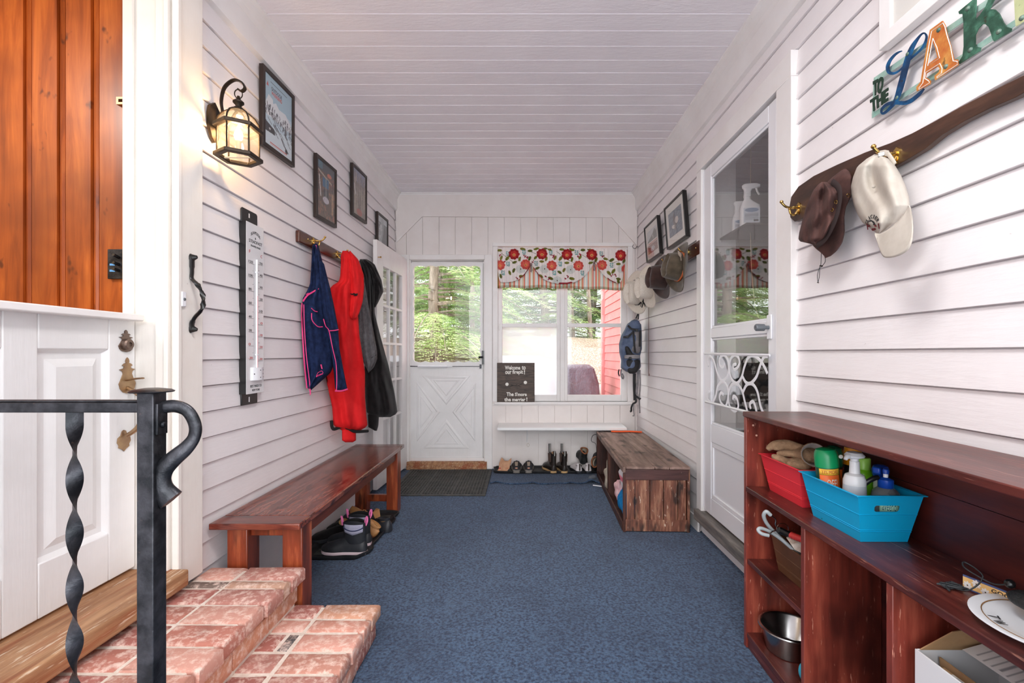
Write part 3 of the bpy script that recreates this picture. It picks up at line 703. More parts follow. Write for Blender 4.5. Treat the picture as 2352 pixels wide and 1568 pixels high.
mb.tube(spline([Vector((XD, ph.y, ph.z-0.018)), Vector((XD+0.03, ph.y, ph.z-0.012)), Vector((XD+0.055, ph.y+0.002, ph.z-0.010))], 5), [0.010]*11, 8, flat=(0.35, 1.2))
g = [Vector((XD+0.004, ph.y, ph.z-0.045)), Vector((XD+0.035, ph.y, ph.z-0.062)), Vector((XD+0.062, ph.y, ph.z-0.085)), Vector((XD+0.066, ph.y, ph.z-0.13)), Vector((XD+0.045, ph.y-0.004, ph.z-0.185)), Vector((XD+0.012, ph.y-0.012, ph.z-0.215))]
gs = spline(g, 6); mb.tube(gs, [0.007+0.003*math.sin(PI*i/(len(gs)-1)) for i in range(len(gs))], 10)
leafplate(mb, ph.y-0.014, ph.z-0.232, 0.027, 0.038, XD, style=1)
mb.build('thumb_latch', old_brass, d4, smooth=40, label='old brass thumb latch and grip')
# house interior: pine panelled wall facing the doorway, dim shell
t = MB(); YW = 1.735
x = -1.495; pr = [(-1.478, YW+0.02)]
XO = -1.518
while XO > -2.9:
    a = XO; pr += [(a, YW+0.014), (a-0.003, YW), (a-0.098, YW), (a-0.102, YW+0.012), (a-0.104, YW+0.004), (a-0.112, YW-0.001), (a-0.122, YW+0.003), (a-0.125, YW+0.012), (a-0.128, YW+0.014)]; XO -= 0.129
n = len(pr); t.add([(a, b, 0.3) for a, b in pr]+[(a, b, 2.7) for a, b in pr], [(i, i+1, n+i+1, n+i) for i in range(n-1)])
t.box(-2.95, -1.478, YW+0.016, YW+0.05, 0.3, 2.7)
struct(t, 'wall_house', orange_wood, fix=False)
t = MB(); t.box(-3.0, -2.95, -0.6, YW+0.05, 0.3, 2.7); t.box(-3.0, -1.46, -0.65, -0.6, 0.3, 2.7); t.box(-3.0, -1.46, -0.65, YW+0.05, 2.70, 2.74); t.box(-3.0, -1.46, -0.65, YW+0.05, 0.26, 0.3)
struct(t, 'wall_house_interior', mat('house_wall_paint', (190, 170, 140), rough=0.8))
# baseboards
mb = MB(); mb.box(XR-0.012, XR, 2.985, YB, 0.0, 0.09); struct(mb, 'baseboard_right', white_trim, bevel=0.003)
# ================================================================ OUTDOORS
litter = mat('leaf_litter', (150, 122, 110), (232, 214, 200), rough=0.95, scale=34, lo=0.35, hi=0.65, c3=(176, 148, 132), bump=0.3, bscale=60, detail=8)
gravel = mat('pale_gravel', (200, 185, 172), (226, 214, 204), rough=0.95, scale=30, bump=0.3)
def gz(x, y):
    a = min(1, max(0, (y-6.6)/4.6)); s = a*a*(3-2*a)
    return -0.12+s*1.62+max(0, y-11.2)*0.035+0.10*noise.noise(Vector((x*0.5, y*0.5, 0)))*a*2
mb = MB(); mb.grid(lambda u, v: Vector((-22+44*u, 4.76+34*v*v+0.01, gz(-22+44*u, 4.76+34*v*v))), 90, 90)
o = mb.build('ground', litter, None, smooth=60, fix=False); o['kind'] = 'structure'
mb = MB(); mb.grid(lambda u, v: Vector((-2.2+3.4*u+0.3*math.sin(v*9), 4.78+2.6*v, max(-0.10, gz(-2.2+3.4*u, 4.78+2.6*v)+0.006))), 20, 20)
o = mb.build('patio_ground', gravel, None, smooth=60, fix=False); o['kind'] = 'structure'
hem = leaf_mat('hemlock_needles', (160, 190, 118), (228, 242, 190)); hem2 = leaf_mat('darker_hemlock_needles', (140, 176, 118), (206, 228, 168))  # second needle green is a darker tone
bark = mat('grey_bark', (120, 106, 98), (172, 156, 146), rough=0.9, scale=8, stretch=(3, 3, 0.5), bump=0.6)
def tree_mesh(name, H, z0, L0, nb, seed, leafm, parent_label, loc, wdt=0.016, ang=(0, 2*PI), dens=1.0, group=None, r0=0.13):
    r = np.random.default_rng(seed)
    t = thing(name, parent_label, 'tree', loc, group)
    L = Vector(loc); mb = MB(); lf = MB()
    tr = [L+Vector((0.10*math.sin(k*0.9+seed), 0.08*math.cos(k*0.7), H*k/8)) for k in range(9)]
    mb.tube(tr, [r0*(1-0.85*k/8) for k in range(9)], 8)
    br = MB(); V = []; Fc = []
    for i in range(nb):
        h = z0+(H-z0)*(i/nb)**1.35; ln = L0*(1-0.70*(max(0, h)/H))*r.uniform(0.75, 1.2); a = r.uniform(*ang)
        d = Vector((math.cos(a), math.sin(a), 0)); pts = []
        for k in range(6):
            s = k/5; pts.append(L+Vector((0, 0, h))+d*ln*s+Vector((0, 0, ln*(0.16*s-0.42*s*s))))
        br.tube(pts, [0.022*(1-0.8*k/5)*min(1, ln) for k in range(6)], 4, cap=False)
        side = Vector((-d.y, d.x, 0)); n = int(ln*23*dens)
        for k in range(n):
            s = 0.15+0.85*(k+r.random())/n; q = min(4, int(s*5)); fpt = pts[q].lerp(pts[q+1], s*5-q)
            sg = 1 if k % 2 else -1; sl = 0.62*(1.12-s)*r.uniform(0.5, 1.2)+0.10
            dr = (d*0.7+side*sg*0.9).normalized(); m = max(3, int(sl/0.05))
            for j in range(m):
                u = (j+1)/m; c = fpt+dr*sl*u+Vector((r.normal(0, 0.012), r.normal(0, 0.012), -0.30*sl*u*u+r.normal(0, 0.02)))
                pr = (dr.cross(Vector((0, 0, 1)))).normalized(); le = 0.058+0.045*(1-u)
                for g in (1, -1):
                    e = (pr*g+dr*0.7+Vector((0, 0, -0.25))).normalized()*le*r.uniform(0.8, 1.4); wv = dr*wdt*0.5
                    b = len(V); V += [c-wv, c+wv, c+e]; Fc.append((b, b+1, b+2))
    lf.v = [tuple(p) for p in V]; lf.f = Fc; lf.mi = [0]*len(Fc)
    mb.build('trunk', bark, t, smooth=60); br.build('branches', bark, t, fix=False)
    o = lf.build('foliage', leafm, t, fix=False); return t
tg = 'hemlock trees on the slope behind the porch'
T1 = tree_mesh('hemlock_tree', 6.0, 0.15, 2.5, 130, 3, hem, 'near bright green hemlock whose boughs fill the door window', (-1.75, 9.3, gz(-1.75, 9.3)-0.05), group=tg, wdt=0.030)
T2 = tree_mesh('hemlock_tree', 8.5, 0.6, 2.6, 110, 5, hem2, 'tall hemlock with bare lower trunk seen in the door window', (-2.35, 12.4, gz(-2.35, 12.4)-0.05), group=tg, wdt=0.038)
T3_ = tree_mesh('hemlock_tree', 8.0, 0.2, 2.8, 120, 8, hem, 'hemlock seen through the pane above the plastic covered pane', (0.55, 12.6, gz(0.55, 12.6)-0.05), group=tg, wdt=0.038)
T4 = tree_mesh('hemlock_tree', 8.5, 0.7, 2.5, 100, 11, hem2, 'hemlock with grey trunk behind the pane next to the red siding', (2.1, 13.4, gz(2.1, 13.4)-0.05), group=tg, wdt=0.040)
for i, (x, y, s, rz, lb) in enumerate(((-4.6, 14.5, 1.1, 1.0, 'hemlock on the slope beyond the open french door'), (-0.7, 16.5, 1.25, 2.2, 'distant hemlock between the nearest one and the window trees'), (1.3, 17.5, 1.2, 4.0, 'distant hemlock behind the window mullion'),
        (3.6, 17.0, 1.2, 0.4, 'distant hemlock partly hidden by the red siding'), (-3.3, 18.5, 1.3, 3.0, 'farthest hemlock seen in the door window'), (5.4, 14.5, 1.1, 5.0, 'hemlock standing behind the red building'), (-6.5, 12.5, 1.0, 2.0, 'hemlock at the edge of the woods'))):
    src = (T2, T3_, T4, T2, T3_, T4, T1)[i]; copy_tree(src, loc=(x, y, gz(x, y)-0.05), rz=rz, label=lb, scale=(s, s, s))
# bare slender trunks
for i, (x, y, h, rr, lb) in enumerate(((-1.12, 9.6, 5, 0.055, 'slim bare grey trunk in the middle of the door window'), (-0.72, 10.8, 5, 0.075, 'leaning bare trunk near the latch side of the door window'), (1.66, 11.5, 5, 0.06, 'thin bare trunk beside the red siding'), (1.30, 12.0, 5, 0.08, 'bare trunk behind the right hand window pane'))):
    mb = MB(); b = Vector((x, y, gz(x, y)-0.1)); mb.tube([b+Vector((0.05*math.sin(k+i), 0.04*k*(1 if i == 1 else 0), h*k/6)) for k in range(7)], [rr*(1-0.08*k) for k in range(7)], 8)
    rs = np.random.default_rng(i)
    for k in range(9):
        z = rs.uniform(0.8, 4); a = rs.uniform(0, 6.28); p = b+Vector((0, 0, z)); q = p+Vector((math.cos(a)*0.7, math.sin(a)*0.7, rs.uniform(-0.2, 0.35)))
        mb.tube([p, p.lerp(q, 0.5)+Vector((0, 0, 0.05)), q], [0.014, 0.009, 0.003], 4)
    tag(mb.build('bare_tree', bark, None, smooth=60), lb, 'tree', 'bare trunks among the hemlocks')
# rocks and spring plants at the foot of the slope
rock = mat('pale_rock', (176, 172, 168), (214, 210, 206), rough=0.9, scale=6, bump=0.4)
for i, (px, py, Y, s, lb) in enumerate(((1345, 803, 8.6, 0.26, 'large pale rock behind the green shoots'), (1376, 806, 8.4, 0.15, 'small grey rock touching the red siding in view'), (1318, 812, 8.8, 0.15, 'small pale rock at the end of the rock row'), (1240, 812, 8.7, 0.3, 'broad rock dimly seen through the plastic covered pane'))):
    c = P(px, py, Y); c.z = gz(c.x, c.y)+s*0.25; mb = MB()
    def fn(u, v, c=c, s=s, i=i):
        th = u*2*PI; ph = v*PI; d = Vector((math.cos(th)*math.sin(ph), math.sin(th)*math.sin(ph), math.cos(ph)*0.75)); k = s*(1+0.35*noise.noise(d*1.6+Vector((i*3, 0, 0)))); return c+d*k
    mb.grid(fn, 20, 12, wrap_u=True); tag(mb.build('rock', rock, None, smooth=50), lb, 'rock', 'rocks at the foot of the slope')
shoot = leaf_mat('fresh_green_blades', (120, 168, 84), (170, 205, 120), 4)
for i, (px, lb) in enumerate(((1312, 'clump of green blades nearest the window mullion'), (1338, 'clump of green blades before the large pale rock'), (1362, 'clump of green blades next to the red siding'), (1262, 'faint green clump seen through the plastic covered pane'))):
    Y = 7.9; c = P(px, 830, Y); c.z = gz(c.x, c.y)-0.02; mb = MB(); rs = np.random.default_rng(40+i)
    for k in range(70):
        a = rs.uniform(0, 6.28); b = c+Vector((rs.normal(0, 0.10), rs.normal(0, 0.07), 0)); h = rs.uniform(0.15, 0.34); e = Vector((math.cos(a), math.sin(a), 0))
        s = Vector((-e.y, e.x, 0))*0.010; p1 = b+Vector((0, 0, h*0.6))+e*h*0.12; p2 = b+Vector((0, 0, h))+e*h*0.42
        mb.add([b-s, b+s, p1+s, p1-s, p2], [(0, 1, 2, 3), (3, 2, 4)])
    tag(mb.build('plant_clump', shoot, None, fix=False), lb, 'plant', 'spring plants below the rocks')
# red clapboard wall of the house continuing outside on the right
redp = mat('red_clapboard_paint', (236, 140, 140), (242, 152, 150), rough=0.6, scale=4)
mb = MB(); siding(mb, XR-0.01, -1, 4.77, 6.42, -0.2, 4.0, 1.185, back=0.2)
o = struct(mb, 'wall_outside', redp, fix=False)
mb = MB(); mb.box(XR-0.045, XR+0.2, 6.42, 6.52, -0.2, 4.0); mb.box(XR-0.01, XR+4, 6.44, 6.52, -0.2, 4); struct(mb, 'trim_13', mat('pink_corner_board', (226, 150, 148), rough=0.6), bevel=0.004)
# covered things on the patio
tarp_w = mat('white_tarp', (228, 230, 236), rough=0.6, bump=0.3, bscale=5); tarp_g = mat('grey_tarp', (112, 104, 116), (136, 128, 140), rough=0.55, scale=4, bump=0.8, bscale=9, bdist=0.05)
t = thing('covered_table', 'large white covered mound beyond the plastic covered window pane', 'covered table', (-0.1, 6.6, -0.1))
mb = MB(); rings = []
for (z, x0, x1, y0, y1) in ((-0.1, -0.75, 0.62, 6.0, 7.1), (0.45, -0.7, 0.54, 6.05, 7.05), (0.98, -0.62, 0.44, 6.12, 6.95), (1.10, -0.55, 0.34, 6.2, 6.9), (1.14, -0.5, 0.22, 6.3, 6.8)):
    ring = []
    for k in range(40):
        a = 2*PI*k/40; ca, sa = math.cos(a), math.sin(a); e = 0.35
        ring.append(Vector(((x0+x1)/2+(x1-x0)/2*math.copysign(abs(ca)**e, ca)*(1+0.012*math.sin(k*2.1)), (y0+y1)/2+(y1-y0)/2*math.copysign(abs(sa)**e, sa), z)))
    rings.append(ring)
mb.loft(rings); mb.build('cover', tarp_w, t, smooth=50)
t = thing('covered_grill', 'grey tarp covered grill outside the window beside the red siding', 'grill', (0.78, 5.9, -0.1))
mb = MB(); rings = []
for (z, x0, x1, y0, y1) in ((-0.1, 0.47, 1.02, 5.55, 6.25), (0.4, 0.49, 0.98, 5.6, 6.2), (0.8, 0.50, 0.95, 5.62, 6.15), (0.98, 0.52, 0.90, 5.68, 6.08), (1.03, 0.56, 0.84, 5.74, 6.02)):
    ring = []
    for k in range(48):
        a = 2*PI*k/48; ca, sa = math.cos(a), math.sin(a); e = 0.4; f = 1+0.03*math.sin(k*1.7+z*9)+0.02*math.sin(k*3.3-z*14)
        ring.append(Vector(((x0+x1)/2+(x1-x0)/2*math.copysign(abs(ca)**e, ca)*f, (y0+y1)/2+(y1-y0)/2*math.copysign(abs(sa)**e, sa)*f, z)))
    rings.append(ring)
mb.loft(rings); mb.build('cover', tarp_g, t, smooth=50)
# ================================================================ LEFT SIDE
# brick steps
brickm = bpy.data.materials.new('old_red_brick'); MATS['old_red_brick'] = brickm; brickm.use_nodes = True
nt = brickm.node_tree; N = nt.nodes; L = nt.links; b = N['Principled BSDF']; b.inputs['Roughness'].default_value = 0.85
a = N.new('ShaderNodeAttribute'); a.attribute_name = 'Col'; tc = N.new('ShaderNodeTexCoord')
n1 = N.new('ShaderNodeTexNoise'); n1.inputs['Scale'].default_value = 34; n1.inputs['Detail'].default_value = 6; n1.inputs['Roughness'].default_value = 0.7; L.new(tc.outputs['Object'], n1.inputs[0])
r1 = N.new('ShaderNodeValToRGB'); r1.color_ramp.elements[0].position = 0.47; r1.color_ramp.elements[1].position = 0.64; r1.color_ramp.elements[1].color = (0.8, 0.8, 0.8, 1); L.new(n1.outputs[0], r1.inputs[0])
m1 = N.new('ShaderNodeMix'); m1.data_type = 'RGBA'; L.new(r1.outputs[0], m1.inputs[0]); L.new(a.outputs[0], m1.inputs[6]); m1.inputs[7].default_value = rgb((240, 214, 200))
n2 = N.new('ShaderNodeTexNoise'); n2.inputs['Scale'].default_value = 7; n2.inputs['Detail'].default_value = 5; L.new(tc.outputs['Object'], n2.inputs[0])
r2 = N.new('ShaderNodeValToRGB'); r2.color_ramp.elements[0].position = 0.55; r2.color_ramp.elements[1].position = 0.8; r2.color_ramp.elements[1].color = (0.6, 0.6, 0.6, 1); L.new(n2.outputs[0], r2.inputs[0])
m2 = N.new('ShaderNodeMix'); m2.data_type = 'RGBA'; L.new(r2.outputs[0], m2.inputs[0]); L.new(m1.outputs[2], m2.inputs[6]); m2.inputs[7].default_value = rgb((120, 84, 74)); L.new(m2.outputs[2], b.inputs[0])
bp = N.new('ShaderNodeBump'); bp.inputs['Strength'].default_value = 0.6; bp.inputs['Distance'].default_value = 0.006; L.new(n1.outputs[0], bp.inputs['Height']); L.new(bp.outputs[0], b.inputs['Normal'])
mortar = mat('pale_mortar', (222, 206, 190), (240, 228, 216), rough=0.95, scale=40, bump=0.6)
st = thing('brick_steps', 'two worn whitewashed red brick steps below the Dutch door', 'steps', (-0.95, 1.3, 0))
rs = random.Random(5); tones = [(190, 124, 108), (178, 110, 98), (200, 142, 124), (170, 106, 96), (206, 152, 136), (182, 126, 114)]
bk = MB(); mo = MB()
def brick(x0, x1, y0, y1, z0, z1, col=None):
    k = len(bk.v); j = lambda: rs.uniform(-0.0035, 0.0035)
    c = s2l(col or rs.choice(tones))*rs.uniform(0.85, 1.12)
    e = 0.009; xs = [x0, x0+e, x1-e, x1]; ys = [y0, y0+e, y1-e, y1]
    rings = []
    for (z, d) in ((z0, e), (z0+e, 0), (z1-e, 0), (z1-0.003, e*0.5), (z1, e*1.2)):
        rr = []
        for (sx, sy) in ((-1, -1), (0, -1), (1, -1), (1, 0), (1, 1), (0, 1), (-1, 1), (-1, 0)):
            rr.append(Vector(((x0+x1)/2+sx*((x1-x0)/2-d)+j()*0.5, (y0+y1)/2+sy*((y1-y0)/2-d)+j()*0.5, z+j()*0.25)))
        rings.append(rr)
    if not bk.c: bk.c = []
    n0 = len(bk.v); bk.loft(rings); bk.c = bk.c[:n0]+[tuple(c)]*(len(bk.v)-n0)
YN = 0.62; g = 0.010
# upper tread rows from the far edge toward the camera
rows = [(1.880, 1.776), (1.766, 1.716)]; y = 1.706
while y > YN+0.1: rows.append((y, y-0.103)); y -= 0.1135
for i, (a, b_) in enumerate(rows):
    brick(-1.128+rs.uniform(-.004, .004), -0.905+rs.uniform(-0.004, 0.006), b_, a, 0.233, 0.292, (190, 150, 128) if i == 1 else None)
    brick(-1.292, -1.138, b_, a, 0.233, 0.290, (128, 108, 98) if i == 1 else None)
# front face below the nosing, laid lengthwise
y = 1.862
while y > YN+0.1: brick(-1.12, -0.925, max(YN, y-0.20), y, 0.150, 0.224, (206, 146, 118)); y -= 0.21
# lower tread
rows = [(1.872, 1.772), (1.762, 1.685)]; y = 1.675
while y > YN+0.1: rows.append((y, y-0.098)); y -= 0.1085
for i, (a, b_) in enumerate(rows):
    brick(-0.808+rs.uniform(-.003, .003), -0.592+rs.uniform(-.004, .004), b_, a, 0.084, 0.142, (212, 158, 130) if i == 0 else None)
    if i == 2: brick(-0.86, -0.82, b_, a, 0.083, 0.141, (88, 84, 84)); brick(-0.94, -0.868, b_, a, 0.083, 0.141)
    else: brick(-0.94, -0.818, b_, a, 0.083, 0.141)
y = 1.862
while y > YN+0.1: brick(-0.80, -0.604, max(YN, y-0.20), y, 0.004, 0.075); y -= 0.21
mo.box(-1.294, -0.934, YN, 1.860, 0, 0.284); mo.box(-0.95, -0.612, YN, 1.858, 0, 0.136)
o = bk.build('bricks', brickm, st, smooth=50); mo.build('mortar', mortar, st, bevel=0.004)
# iron railing
rl = thing('iron_railing', 'black iron hand railing with twisted baluster on the brick steps', 'railing', (-0.70, 0.84, 0.142))
YQ = 0.84; px0 = P(313, 900, YQ).x; px1 = P(352, 900, YQ).x; zt = P(0, 902, YQ).z
mb = MB(); mb.box(px0, px1, YQ, YQ+0.032, 0.142, zt); mb.build('post', black_iron, rl, bevel=0.002)
mb = MB(); mb.lathe([(0.0, 0), (0.034, 0.0), (0.0355, 0.002), (0.030, 0.005), (0.012, 0.008), (0, 0.0085)], ((px0+px1)/2, YQ+0.016, zt), n=28); mb.build('post_cap', black_iron, rl, smooth=35)
zr1, zr0 = P(0, 920, YQ).z, P(0, 948, YQ).z
mb = MB(); mb.box(-1.272, px0+0.001, YQ+0.002, YQ+0.030, zr0, zr1-0.004); mb.box(-1.272, px0+0.001, YQ+0.006, YQ+0.026, zr1-0.004, zr1)
mb.box(-1.278, -1.268, YQ-0.014, YQ+0.044, zr0-0.02, zr1+0.02); mb.build('top_rail', black_iron, rl, bevel=0.0025)
def twisted(x, za, zb, ybar, per):
    mb = MB(); n = 150
    pts = [Vector((x, ybar, za+(zb-za)*i/n)) for i in range(n+1)]
    z_first = P(0, 1011, YQ).z
    tw = []
    for p in pts: tw.append((z_first-p.z)/per*PI + PI/2 if p.z < z_first+0.03 else (-0.03)/per*PI+PI/2)
    mb.tube(pts, 0.0125, 4, flat=(1.0, 0.26), up=(1, 0, 0), twist=tw)
    return mb
twisted(P(152, 1000, YQ).x, 0.30, zr0, YQ+0.016, 0.1025).build('baluster', black_iron, rl, smooth=60)
twisted(-1.02, 0.30, zr0, YQ+0.016, 0.1025).build('baluster', black_iron, rl, smooth=60)
mb = MB(); mb.box(-1.272, px0+0.001, YQ+0.008, YQ+0.024, 0.294, 0.312); mb.build('bottom_rail', black_iron, rl, bevel=0.002)
sp = [(352, 933, .862), (375, 934, .862), (405, 933, .864), (432, 945, .866), (448, 975, .868), (446, 1003, .868), (428, 1028, .864), (400, 1052, .860), (378, 1075, .858), (368, 1100, .858), (374, 1126, .860), (394, 1148, .862)]
pts = spline([P(a, b, c) for a, b, c in sp], 5); nn = len(pts)
mb = MB(); mb.tube(pts, [0.012+0.012*max(0, (i/nn-0.45)/0.55) for i in range(nn)], 10, flat=(1.0, 0.62), up=(0, 1, 0), twist=[PI/2*(1-0.0*i/nn) for i in range(nn)])
mb.build('scroll_handle', black_iron, rl, smooth=60)
mb = MB(); zc0 = P(0, 1000, YQ).z; mb.box(px1, px1+0.005, YQ+0.004, YQ+0.028, zc0, P(0, 928, YQ).z); mb.lathe([(0.006, 0), (0.005, 0.005), (0, 0.006)], (px1+0.005, YQ+0.016, zc0+0.018), (1, 0, 0), 10); mb.build('mounting_plate', black_iron, rl, bevel=0.001)
# forged pull handle on the casing
t = thing('forged_pull_handle', 'black twisted forged iron pull handle on the white door casing', 'handle', (XL+0.022, 1.744, 1.26))
X0 = XL+0.024; Yh = 1.744
hpts = [(436, 592), (432, 600), (433, 625), (440, 640), (455, 655), (465, 675), (467, 695), (462, 712), (448, 728), (437, 742), (434, 755)]
def hx_(px): return max(X0+0.004, (px-VX)*Yh/F)
pp = [Vector((hx_(a), Yh, HC+(VY-b)*Yh/F)) for a, b in hpts]; ss = spline(pp, 6); nn = len(ss)
mb = MB(); mb.tube(ss, [0.0095 if 0.15 < i/nn < 0.85 else 0.012 for i in range(nn)], 6, flat=(1, 0.62), up=(0, 1, 0), twist=[max(0, min(1, (i/nn-0.35)/0.35))*PI*3 for i in range(nn)]); mb.build('grip', black_paint, t, smooth=50)
for b in (592, 755):
    mb = MB(); z = HC+(VY-b)*Yh/F; mb.tube([Vector((X0-0.001, Yh, z)), Vector((X0+0.006, Yh, z)), Vector((X0+0.024, Yh, z+(0.003 if b == 592 else -0.003)))], [0.017, 0.014, 0.006], 10, flat=(1, 0.6)); mb.build('foot', black_paint, t, smooth=50)
t = thing('doorbell_button', 'small white doorbell button on the door frame', 'doorbell', (XL+0.02, 1.70, 1.36)); 
mb = MB(); q = LW(382, 681, 0.024); mb.box(XL+0.0225, XL+0.031, 1.690, 1.712, q.z-0.028, q.z+0.028); mb.build('bell_plate', metal_white, t, bevel=0.003); mb = MB(); mb.lathe([(0.006, 0), (0.005, 0.003), (0, 0.003)], (XL+0.031, 1.701, q.z), (1, 0, 0), 12); mb.build('button', grey_metal, t)
# switch plate on the pine wall
t = thing('switch_plate', 'black metal switch plate with blue tape labels on the orange pine wall', 'switch plate', (-1.54, 1.73, 1.45))
q0 = P(251, 641, 1.73); q1 = P(296, 573, 1.73); mb = MB(); mb.box(q0.x, q1.x, 1.722, 1.731, q0.z, q1.z); mb.build('plate', black_iron, t, bevel=0.002)
for py in (591, 607, 621): mb = MB(); c = P(272, py, 1.72); mb.tube([Vector((c.x, 1.722, c.z)), Vector((c.x-0.002, 1.700, c.z+(0.006 if py == 591 else 0.003)))], 0.006, 8); mb.build('toggle', black_paint, t, smooth=50)
for py in (607.5, 621.5): mb = MB(); c = P(258, py, 1.72); mb.box(c.x-0.011, c.x+0.009, 1.7205, 1.722, c.z-0.0035, c.z+0.004); mb.build('tape_label', plain('blue_tape', (96, 160, 220), 0.6), t)
t = thing('latch_strike', 'small brass latch keeper on the edge of the orange pine wall', 'latch', (-1.52, 1.72, 2.1)); c = P(283, 234, 1.725)
mb = MB(); mb.prism([[Vector((c.x-0.018, 1.715, c.z-0.014)), Vector((c.x+0.012, 1.715, c.z-0.014)), Vector((c.x+0.012, 1.715, c.z+0.014)), Vector((c.x-0.018, 1.715, c.z+0.014))], [Vector((c.x-0.010, 1.715, c.z-0.006)), Vector((c.x+0.012-0.004, 1.715, c.z-0.006)), Vector((c.x+0.008, 1.715, c.z+0.006)), Vector((c.x-0.010, 1.715, c.z+0.006))]], Vector((0, 0.018, 0))); mb.build('keeper', old_brass, t)
# wall lantern
ln = thing('wall_lantern', 'lit hexagonal bronze and glass coach lantern beside the door casing', 'wall lamp', (-1.18, 1.89, 1.96))
C = Vector((-1.182, 1.888, 0)); zA, zB, zTop, zFin = 1.984, 2.104, 2.180, 2.235
def hexr(r, z, rot=math.radians(30)): return [C+Vector((r*math.cos(rot+k*PI/3), r*math.sin(rot+k*PI/3), z)) for k in range(6)]
mb = MB(); pc = P(497, 265, 1.90)
bpz = [(0, .078), (.030, .052), (.037, .02), (.037, -.03), (.018, -.075), (0, -.09), (-.018, -.075), (-.037, -.03), (-.037, .02), (-.030, .052)]
cz = 2.14; mb.loft([[Vector((XL+0.000, 1.90+a*1.0, cz+b)) for a, b in bpz], [Vector((XL+0.012, 1.90+a, cz+b)) for a, b in bpz], [Vector((XL+0.022, 1.90+a*0.6, cz+b*0.7)) for a, b in bpz]]); mb.build('back_plate', bronze, ln, smooth=25)
mb = MB(); arm = spline([Vector((XL+0.02, 1.9, 2.125)), Vector((XL+0.045, 1.897, 2.16)), Vector((XL+0.040, 1.895, 2.22)), Vector((XL+0.055, 1.892, 2.275)), Vector((-1.205, 1.89, 2.305)), Vector((-1.17, 1.888, 2.297)), Vector((-1.155, 1.888, 2.272)), Vector((-1.168, 1.888, 2.258)), Vector((-1.182, 1.888, 2.266))], 6)
mb.tube(arm, 0.009, 6, flat=(0.45, 1.1), up=(0, 1, 0), twist=[PI/2]*len(arm)); mb.tube(spline([Vector((XL+0.02, 1.9, 2.11)), Vector((XL+0.06, 1.895, 2.115)), Vector((-1.19, 1.889, 2.175))], 5), 0.006, 6); mb.build('arm', bronze, ln, smooth=50)
mb = MB(); lp = [C+Vector((0.014*math.cos(a), 0.004*math.cos(a), 2.247+0.019*math.sin(a))) for a in np.linspace(0, 2*PI, 17)[:-1]]; mb.tube(lp, 0.0022, 6, closed=True); mb.build('hanging_loop', bronze, ln, smooth=60)
mb = MB(); mb.lathe([(0.020, zTop), (0.018, zTop+0.008), (0.010, zTop+0.014), (0.012, zTop+0.020), (0.021, zTop+0.029), (0.021, zTop+0.034), (0.010, zTop+0.043), (0.007, zTop+0.050), (0.005, zTop+0.058), (0, zTop+0.059)], (C.x, C.y, 0), n=18); mb.build('finial', bronze, ln, smooth=40)
def hring(mb, r0_, r1_, z0_, z1_):
    a = hexr(r0_, z0_); b_ = hexr(r1_, z0_); c = hexr(r1_, z1_); d = hexr(r0_, z1_); k = len(mb.v); mb.add(a+b_+c+d, [])
    for q in range(4):
        for i in range(6): mb.f.append((k+q*6+i, k+q*6+(i+1) % 6, k+((q+1) % 4)*6+(i+1) % 6, k+((q+1) % 4)*6+i)); mb.mi.append(0)
mb = MB(); hring(mb, 0.066, 0.090, zA-0.008, zA+0.008); mb.build('bottom_ring', bronze, ln, bevel=0.003)
mb = MB(); hring(mb, 0.066, 0.091, zB-0.008, zB+0.008); mb.build('top_ring', bronze, ln, bevel=0.003)
mb = MB(); dome = [(0.078, zB+0.006), (0.072, zB+0.030), (0.058, zB+0.052), (0.036, zB+0.068), (0.018, zTop)]
for k in range(6):
    an = math.radians(30)+k*PI/3; d = Vector((math.cos(an), math.sin(an), 0))
    mb.tube([C+d*0.075+Vector((0, 0, zA)), C+d*0.075+Vector((0, 0, zB))], 0.0035, 6)
    mb.tube([C+d*r+Vector((0, 0, z)) for r, z in dome], 0.0035, 6)
mb.build('frame_bars', bronze, ln, smooth=60)
mb = MB(); k = len(mb.v); mb.add(hexr(0.073, zA)+hexr(0.073, zB), [(i, (i+1) % 6, 6+(i+1) % 6, 6+i) for i in range(6)])
for (ra, za), (rb, zb3) in zip(dome[:-1], dome[1:]): mb.add(hexr(ra-0.003, za)+hexr(rb-0.003, zb3), [(i, (i+1) % 6, 6+(i+1) % 6, 6+i) for i in range(6)])
mb.build('glass_panes', lamp_glass, ln, fix=False, solid=0.002)
mb = MB(); mb.lathe([(0.010, zA+0.02), (0.011, zA+0.062), (0.013, zA+0.064), (0.013, zA+0.068), (0, zA+0.068)], (C.x, C.y, 0), n=14); mb.tube([C+Vector((-0.07, 0, zA)), C+Vector((0.07, 0, zA))], 0.004, 6); mb.tube([C+Vector((0, 0, zA)), C+Vector((0, 0, zA+0.02))], 0.006, 6)
mb.build('candle_socket', plain('candle_sleeve', (240, 226, 200), 0.5), ln, smooth=50)
mb = MB(); mb.lathe([(0.006, zA+0.066), (0.014, zA+0.078), (0.0165, zA+0.090), (0.013, zA+0.105), (0.006, zA+0.118), (0, zA+0.124)], (C.x, C.y, 0), n=14)
mb.build('bulb', plain('warm_bulb', (255, 214, 160), 0.4, emit=300.0), ln, smooth=60)
